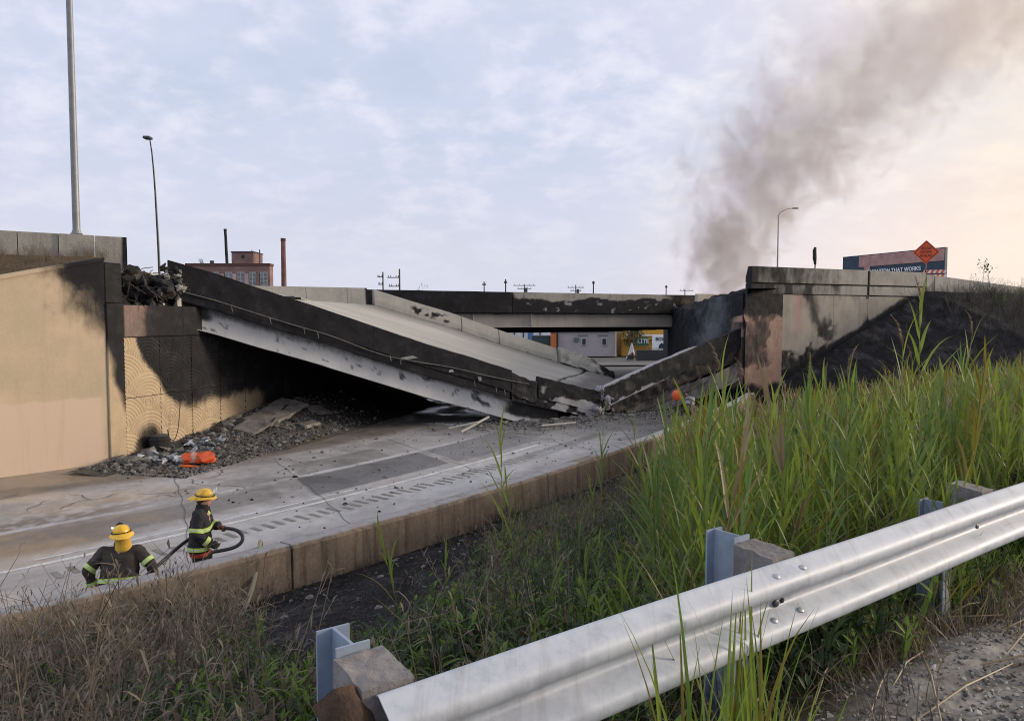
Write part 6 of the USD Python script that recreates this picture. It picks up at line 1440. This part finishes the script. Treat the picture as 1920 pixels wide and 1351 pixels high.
def grass_clump(seed, n, H, w=.012):
    g = np.random.default_rng(seed); return cat_mesh([blade(np.append(g.normal(size=2) * .09, 0), g.uniform(0, 6.3), H * g.uniform(.5, 1.15), w * g.uniform(.7, 1.4), g.uniform(.05, .5), g.uniform(.2, 1.5), 5) for _ in range(n)])
def field(name, protos, mask, density, size, label, cat, seed, tilt=6, dz=-.02):
    g = np.random.default_rng(seed); t = mask & (g.uniform(0, 1, N) < density); x, y = X_[t], Y_[t]
    scatter(name, protos, np.stack([x, y, emb_at(x, y) + dz], -1), g.integers(0, len(protos), len(x)), g.uniform(0, 360, len(x)), g.uniform(size[0], size[1], len(x)), g.normal(size=(len(x), 2)) * tilt, label=label, cat=cat); return len(x)
okr = (U_ > .15) & (R_ > .30) & ((V_ > 1.0) | (S_ < 26))
leftz = sstep(720, 560, PX + (nn - .5) * 300)
charl = (U_ < 1.4 + 4.4 * sstep(400, 500, PX) * sstep(960, 860, PX) + 1.6 * (nn - .5)) & (PX > 390) & (PX < 1230)
mid = sstep(560, 760, PX + (nn - .5) * 200)
dryk = [(f"dry_weed_{i:03d}", weed_clump(1000 + i, 8, (.75, .95, 1.15, .85, .65)[i], "dry"), (dry1, dry2, dry1, dry3, dry2)[i]) for i in range(5)]
greenk = [(f"green_weed_{i:03d}", weed_clump(1020 + i, 6, (.40, .55, .48, .62)[i], "green"), (weed_green, weed_dark, weed_green, weed_dark)[i]) for i in range(4)]
grassk = [(f"grass_tuft_{i:03d}", grass_clump(1040 + i, 34, (.35, .5, .62, .42)[i]), (weed_green, reed_green, weed_dark, straw)[i]) for i in range(4)]
near_wall = (U_ < .55)
field("dry_weeds", dryk, okr & ~charl & ~((((U_ < 1.9) & (PX > 130)) | ((PX > 400) & (PX < 960) & (R_ < 5.5) & (g_.uniform(0, 1, N) < .8)))), .15 * leftz * (Y_ < 14) * (.35 + sstep(.40, .6, n2_)), (.6, 1.15), "mass of dry brown and grey weeds below the low wall at lower left", "weeds", 61)
field("green_undergrowth", greenk, okr & ~charl & (R_ < 6.5 + 2 * (nn - .5)), .42 * np.where(PX < 560, .3 + .7 * sstep(.45, .58, n2_), 1.2) * (Y_ < 14) * (.3 + sstep(.40, .60, n2_)), (.6, 1.1), "low green weeds on the bank behind the guardrail", "weeds", 62)
leafk = [(f"leafy_weed_{i:03d}", weed_clump(1080 + i, 7, (.35, .45, .4)[i], "green"), (weed_dark, dead_leaf, weed_dark)[i]) for i in range(3)]
field("dark_ground_weeds", leafk, okr & ~charl & (PX < 1250) & (Y_ < 15), np.where(PX < 560, .26, .12) * (.4 + sstep(.6, .4, n2_)), (.6, 1.15), "dark leafy weeds filling the ground below the taller stalks", "weeds", 67)
field("bank_grass", grassk, okr & ~charl & (PX > 620), .26 * mid * (Y_ < 20), (.5, 1.05), "rough grass on the bank between the burnt strip and the reeds", "grass", 63)
field("mixed_weeds", dryk[:3], okr & ~charl & (PX > 760) & (PX < 1300) & (Y_ < 22) & (U_ > 2), .08, (.45, .8), "dry stalks mixed into the grass in front of the reeds", "weeds", 64)
sticks = [(f"charred_twigs_{i:03d}", weed_clump(1060 + i, 5, .35, "dry"), ash_stalk) for i in range(2)]
field("charred_twigs", sticks, okr & charl, .035, (.3, .8), "charred twigs and stubble on the burnt strip below the wall", "stubble", 65, tilt=20)
field("edge_grass", [grassk[0], grassk[3], greenk[0]], (R_ > .05) & (R_ < .7) & (PX < 1950), .13 * sstep(.35, .6, n2_) * np.where(PX > 1350, .5, 1), (.35, .75), "grass and weeds along the feet of the guardrail posts", "grass", 66)

t = okr & charl & (np.random.default_rng(68).uniform(0, 1, N) < .5); x, y = X_[t], Y_[t]; g = np.random.default_rng(69)
scatter("charred_clods", [(f"clod_{i:03d}", rock(1.0, 1600 + i, .6), (burnt, black_rubber, rubble_look)[i % 3]) for i in range(5)], np.stack([x, y, emb_at(x, y)], -1), g.choice(5, len(x), p=[.03, .52, .02, .03, .40]), g.uniform(0, 360, len(x)), g.uniform(.015, .07, len(x)), label="charred clods and ash on the burnt strip below the low wall", cat="ash")
# bank tops and slope
g_ = np.random.default_rng(41)
def bank_scatter(name, protos, pts, size, label, cat, tilt=8):
    n = len(pts); scatter(name, protos, pts, g_.integers(0, len(protos), n), g_.uniform(0, 360, n), g_.uniform(size[0], size[1], n), g_.normal(size=(n, 2)) * tilt, label=label, cat=cat)
ii, jj = g_.integers(0, 45, 620), g_.integers(3, 30, 620); bank_scatter("left_bank_weeds", [(n_, m_, dry1 if k_ % 2 == 0 else surf("tawny", (.16, .09, .045), (.10, .06, .035), soot=False)) if False else (n_, m_, dry1) for k_, (n_, m_, _) in enumerate(dryk)], LBANK[ii, jj] - [0, 0, .05], (.28, .6), "tawny dry weeds on the bank between wing wall and barrier", "weeds")
s_1, v_1 = g_.uniform(42, 66, 1800), g_.uniform(.3, 11, 1800); p = W(s_1, v_1, 0); keep = g_.uniform(0, 1, 1800) < sstep(45, 51, s_1 + v_1 * .3); p = p[keep]; p[:, 2] = emb_at(p[:, 0], p[:, 1]) - .05
bank_scatter("slope_weeds", [dryk[0], dryk[1], greenk[0], greenk[2], grassk[0]], p, (.8, 1.5), "green and brown weeds on the top of the right bank", "weeds")
s_1, v_1 = g_.uniform(35, 56, 1100), g_.uniform(.6, 12, 1100); p = W(s_1, v_1, 0); keep = g_.uniform(0, 1, 1100) < .25 + .75 * sstep(39, 44, s_1); p = p[keep]; p[:, 2] = emb_at(p[:, 0], p[:, 1]) - .05
bank_scatter("burnt_brush", [(n_, m_, ash_stalk) for n_, m_, _ in dryk[:3]] + [(f"pale_{n_}", m_, dry2) for n_, m_, _ in dryk[2:4]], p, (.6, 1.3), "charred brush on the black slope under the right barrier", "brush", 25)
def shrub(s, v, H, seed, label, mat):
    g = np.random.default_rng(seed); x, y, _ = W(s, v, 0); z = float(emb_at(x, y)[0]); t = thing("shrub", label, "shrub", loc=(x, y, z - .05))
    cs = [np.array([g.normal() * .33 * H, g.normal() * .33 * H, H * g.uniform(.35, .95)]) for _ in range(11)]
    put(t, "stem", cat_mesh([stick((0, 0, 0), c, .022, .006, .05, g) for c in cs]), wood_pole)
    lv = []
    for c in cs:
        for _ in range(70):
            b = c + g.normal(size=3) * [.17 * H, .17 * H, .13 * H]; lv.append(blade(b, g.uniform(0, 6.3), g.uniform(.08, .17), g.uniform(.035, .06), g.uniform(.2, 1.6), .8, 2))
    put(t, "crown", cat_mesh(lv), mat)
shrub(50.5, 4.2, 1.5, 71, "green bush high on the right bank, at the right edge", weed_green); shrub(49, 7.4, 1.7, 72, "brownish green bush below the top one on the right bank", weed_dark); shrub(47.5, 9.8, 1.3, 73, "low olive bush just above the reeds at right", weed_dark); shrub(53, 1.8, 1.1, 74, "small bush along the skyline of the right bank", weed_green); shrub(51.5, 9.2, 1.8, 75, "leafy green bush at the right edge above the reeds", weed_green)
# tufts that hide the feet of the posts
for i, (t_, n_, k_, sc, lab_) in enumerate(((3.12, .36, 5, .62, "reed standing close to the hidden third post"), (3.25, .12, 9, .50, "short reed between rail and third post"), (3.02, .5, 6, .60, "bluish reed left of the third post"), (3.40, .10, 7, .62, "small reed leaning over the block of the third post"), (3.33, .12, 2, .42, "slim reed between rail and the hidden third post"), (3.50, .09, 1, .48, "yellowing reed right of the third post"), (3.28, .20, 6, .50, "bluish reed covering the third post"), (1.22, .55, 9, .52, "reed rising just left of the middle post"), (2.4, .35, 5, .55, "reed behind the rail midway between two posts"), (-.05, .55, 7, .40, "small bright plant right of the left post"), (-.42, .62, 7, .42, "bright green shoot left of the left post"), (-.55, .75, 4, .40, "leafy shoot further left of the left post"))):
    x, y, _ = GRP(t_, n_, 0); copy_of(kinds_cls[k_], "reed", (x, y, float(emb_at(x, y)[0]) - .02), i * 77, sc, (i * 3 % 7 - 3, i * 5 % 9 - 4), label=lab_, cat="reed")
# tall single plant on the skyline
pl_ = thing("skyline_plant", "dark bushy headed plant on two thin stems on the skyline at right", "plant")
bx, by = 29.96, 47.0; bz_ = float(emb_at(bx, by)[0]); g = np.random.default_rng(9)
for dx, tp in ((-.25, (-.1, 0, 1.25)), (.35, (.12, 0, 1.35))): put(pl_, "stem", stick((bx + dx, by, bz_ - .1), (bx + tp[0], by, 7.1 + tp[2] * .35), .02, .01), wood_pole)
hd_ = cat_mesh([blade(np.array([bx, by, 7.62]) + g.normal(size=3) * [.24, .12, .20], g.uniform(0, 6), .24, .12, g.uniform(.2, 1.8), .9, 2) for _ in range(46)]); put(pl_, "leaves", hd_, weed_dark)
# trees that show over the far bridge and under it
def tree(x, y, H, R_c, seed, label, mat, n=900, z0=0.0):
    g = np.random.default_rng(seed); t = thing("tree", label, "tree"); 
    put(t, "trunk", tube([(x, y, z0), (x + .1, y, z0 + H * .35), (x, y, z0 + H * .8)], [.035 * H, .024 * H, .008 * H], 7), wood_pole); lv = []
    cl = [np.array([g.normal() * .5 * R_c, g.normal() * .5 * R_c, H * (.62 + .2 * g.normal())]) for _ in range(16)]
    for _ in range(n):
        c = cl[g.integers(16)]; b = np.array([x, y, z0]) + c + g.normal(size=3) * .20 * R_c; lv.append(blade(b, g.uniform(0, 6), .05 * H + .12, .03 * H + .06, g.uniform(.2, 1.8), .8, 1))
    put(t, "crown", cat_mesh(lv), mat)
tree(14.0, 86.0, 4.6, 1.5, 81, "dark tree between the low building and the yellow shop", weed_dark, 1500)
tree((795 - 960) / 1387 * 150, 150, 9.8, 3.0, 82, "small tree top above the sooty barrier, left", weed_dark, 500); tree((1050 - 960) / 1387 * 150, 150, 9.6, 2.0, 83, "small tree top between the two crossarm poles", weed_dark, 400); tree((1207 - 960) / 1387 * 150, 150, 9.4, 2.2, 84, "small tree top near the right end of the far bridge", weed_dark, 400); tree(fx(372) * 210 / fy, 209, 21.6, 3.5, 85, "rounded tree top left of the brick factory", weed_dark, 500)
hd = thing("hedge", "trimmed dark hedge along the cross street under the far bridge", "hedge")
g = np.random.default_rng(12); put(hd, "leaves", cat_mesh([blade((g.uniform(13.2, 19.2), g.uniform(78.6, 79.6), g.uniform(.05, 1.35)), g.uniform(0, 6), .16, .10, g.uniform(.1, 1.7), .8, 1) for _ in range(2600)]), weed_dark); put(hd, "twigs", box(5.8, .7, 1.1, (16.2, 79.1, .55)), dark_metal)

# grass in front of the rail, dead stalks and gravel on the shoulder
g_ = np.random.default_rng(55)
for i, (t_, n_, H_, lab_) in enumerate(((.98, -.18, 1.0, "tall green and yellow grass blades crossing the rail, left of the middle post"), (1.06, -.15, .92, "grass tuft with yellow tips just right of the tallest one at the rail"), (0.66, -.22, .98, "tall grass tuft crossing the rail further left, above the white paper"), (.86, -.36, .72, "broad bladed green tuft at the bottom edge in front of the rail"), (1.34, -.05, .40, "small green tuft at the foot of the middle post"), (.72, -.2, .42, "thin grass tuft under the rail beside the white paper"))):
    g = np.random.default_rng(1200 + i); th_ = thing("grass_tuft", lab_, "grass tuft", loc=GRP(t_, n_, SHOULDER - .02))
    for b_ in range(17):
        m = blade(np.append(g.normal(size=2) * .05, 0), g.uniform(0, 6.3), H_ * g.uniform(.6, 1.1), g.uniform(.012, .022), g.uniform(.02, .22), g.uniform(.05, .7), 7); put(th_, "leaf", m, (reed_green, weed_green, reed_yellow, reed_dark)[int(g.choice(4, p=[.45, .25, .15, .15]))])
def thin_weed(t_, n_, H_): pass
for i in range(16):
    t_, n_ = g_.uniform(1.2, 3.8), g_.uniform(-.75, .35); a_ = g_.uniform(-.5, .9); L = g_.uniform(.4, 1.1)
    p0 = GRP(t_, n_, SHOULDER + .03); d = np.append(GRD * math.cos(a_) + GRN * math.sin(a_), 0) * L; put("/World", "dead_stalk", tube([p0, p0 + d * .5 + [0, 0, g_.uniform(.01, .09)], p0 + d + [0, 0, g_.uniform(-.01, .03)]], [.004, .0055, .003], 5), straw, label="dead straw coloured stalk lying on the gravel shoulder at lower right", cat="stalk", group="dead stalks on the gravel shoulder")
pos = []
while len(pos) < 9000:
    t_, n_ = g_.uniform(.2, 4.5), g_.uniform(-1.6, .45)
    if g_.uniform() < 1 - .9 * (n_ > .1): pos.append(GRP(t_, n_, 0))
pos = np.array(pos); pos[:, 2] = emb_at(pos[:, 0], pos[:, 1]) + .002
scatter("gravel", [(f"stone_{i:03d}", rock(1.0, 1300 + i, .8), (rubble_look, spalled, concrete, pale_concrete)[i % 4]) for i in range(8)], pos, g_.integers(0, 8, len(pos)), g_.uniform(0, 360, len(pos)), g_.uniform(.005, .016, len(pos)) * (1 + .8 * (g_.uniform(0, 1, len(pos)) < .08)), g_.uniform(-50, 50, (len(pos), 2)), label="grey gravel on the road shoulder in front of the guardrail", cat="gravel")
pos = np.array([GRP(g_.uniform(.3, 4.6), g_.normal() * .18 + .22, 0) for _ in range(200)]); pos[:, 2] = emb_at(pos[:, 0], pos[:, 1]) - .01
scatter("dry_grass", [(f"dry_tuft_{i:03d}", grass_clump(1400 + i, 22, .30, .006), (straw, dry1, dry2)[i]) for i in range(3)], pos, g_.integers(0, 3, 200), g_.uniform(0, 360, 200), g_.uniform(.5, 1.1, 200), g_.normal(size=(200, 2)) * 22, label="dry grass and straw under the guardrail", cat="grass")

# ------------------------------------------------------------------ smoke
SP = np.array([[5.0, 12.2, 1.2, 1.4], [6.5, 12.9, 2.0, 1.5], [8.5, 13.6, 3.0, 1.35], [11, 14.9, 4.2, .85], [14, 16.9, 5.6, .66], [16, 18.4, 6.4, .46], [19, 21.5, 7.8, .28], [22, 26.5, 9.2, .20], [26, 33.0, 10.5, .18]])   # z, x, radius, density
def smoke_material(name, stops, zlo, zhi, yc, xr, colr, dens, nscale, thin, cut=(.95, .30), yslope=0.0):
    st_ = [((z - zlo) / (zhi - zlo), (x / xr, r / 12.0, d)) for z, x, r, d in stops]
    n = {"g": ("texture_coordinate", {}), "s": ("separate_xyz", {}), "t": ("map_range", {"from_min": zlo, "from_max": zhi, "clamp": True}), "ramp": ("rgb_ramp", {"ramp": st_}), "c": ("separate_color", {}),
         "xa": ("math", {"math_type": "multiply", "value2": xr}), "ra": ("math", {"math_type": "multiply", "value2": 12.0}), "dx": ("math", {"math_type": "subtract"}), "yy": ("math", {"math_type": "subtract", "value2": yc}),
         "dx2": ("math", {"math_type": "multiply"}), "dy2": ("math", {"math_type": "multiply"}), "sum": ("math", {"math_type": "add"}), "d": ("math", {"math_type": "sqrt"}), "q": ("math", {"math_type": "divide"}),
         "mp": ("mapping", {"scale": (1, 1, .8)}), "n": ("noise_texture", {"scale": nscale, "detail": 8.0, "roughness": .66, "distortion": 1.2}), "nm": ("math", {"math_type": "multiply_add", "value2": 5.6, "value3": -2.8}), "qq": ("math", {"math_type": "add"}),
         "f": ("map_range", {"range_type": "smoothstep", "from_min": cut[0], "from_max": cut[1], "to_min": 0.0, "to_max": 1.0, "clamp": True}), "fd": ("math", {"math_type": "multiply"}), "out": ("math", {"math_type": "multiply", "value2": dens}),
         "v": ("principled_volume", {"color": colr, "anisotropy": .2})}
    l = [("g.object", "s.vector"), ("s.z", "t.value"), ("t.result", "ramp.fac"), ("ramp.color", "c.color"), ("c.r", "xa.value1"), ("c.g", "ra.value1"), ("s.x", "dx.value1"), ("xa.value", "dx.value2"), ("s.y", "yy.value1"),
         ("dx.value", "dx2.value1"), ("dx.value", "dx2.value2"), ("yy.value", "dy2.value1"), ("yy.value", "dy2.value2"), ("dx2.value", "sum.value1"), ("dy2.value", "sum.value2"), ("sum.value", "d.value1"), ("d.value", "q.value1"), ("ra.value", "q.value2"),
         ("g.object", "mp.vector"), ("mp.vector", "n.vector"), ("n.fac", "nm.value1"), ("q.value", "qq.value1"), ("nm.value", "qq.value2"), ("qq.value", "f.value"), ("f.result", "fd.value1"), ("c.b", "fd.value2"), ("fd.value", "out.value1"), ("out.value", "v.density")]
    return usdkit.material(stage, f"/World/Looks/{name}", n, l, volume="v.volume")
def plume(stops, yc, grow=1.35, m=20):
    a = np.linspace(0, 2 * PI, m + 1)[:-1]
    return loft(np.array([[(x + r * grow * math.cos(t), yc + r * grow * math.sin(t), z) for t in a] for z, x, r, d in stops]))
put("/World", "smoke", plume(SP, 47.0), smoke_material("smoke_brown", SP, 5.0, 26.0, 47.0, 40.0, (.45, .355, .285), .21, .46, 0), label="brown grey smoke rising behind the right end of the bridge and drifting right", cat="smoke", kind="stuff")
TP = np.array([[.9, 11.6, .8, .6], [2.2, 11.5, 1.3, 1.0], [4.0, 11.7, 1.5, .9], [5.6, 11.9, 1.3, .5]])
put("/World", "thin_smoke", plume(TP, 41.0, 1.3), smoke_material("smoke_blue", TP, .9, 5.6, 41.0, 40.0, (.80, .86, .95), .22, .8, 0), label="thin bluish smoke in front of the dark right abutment", cat="smoke", kind="stuff")
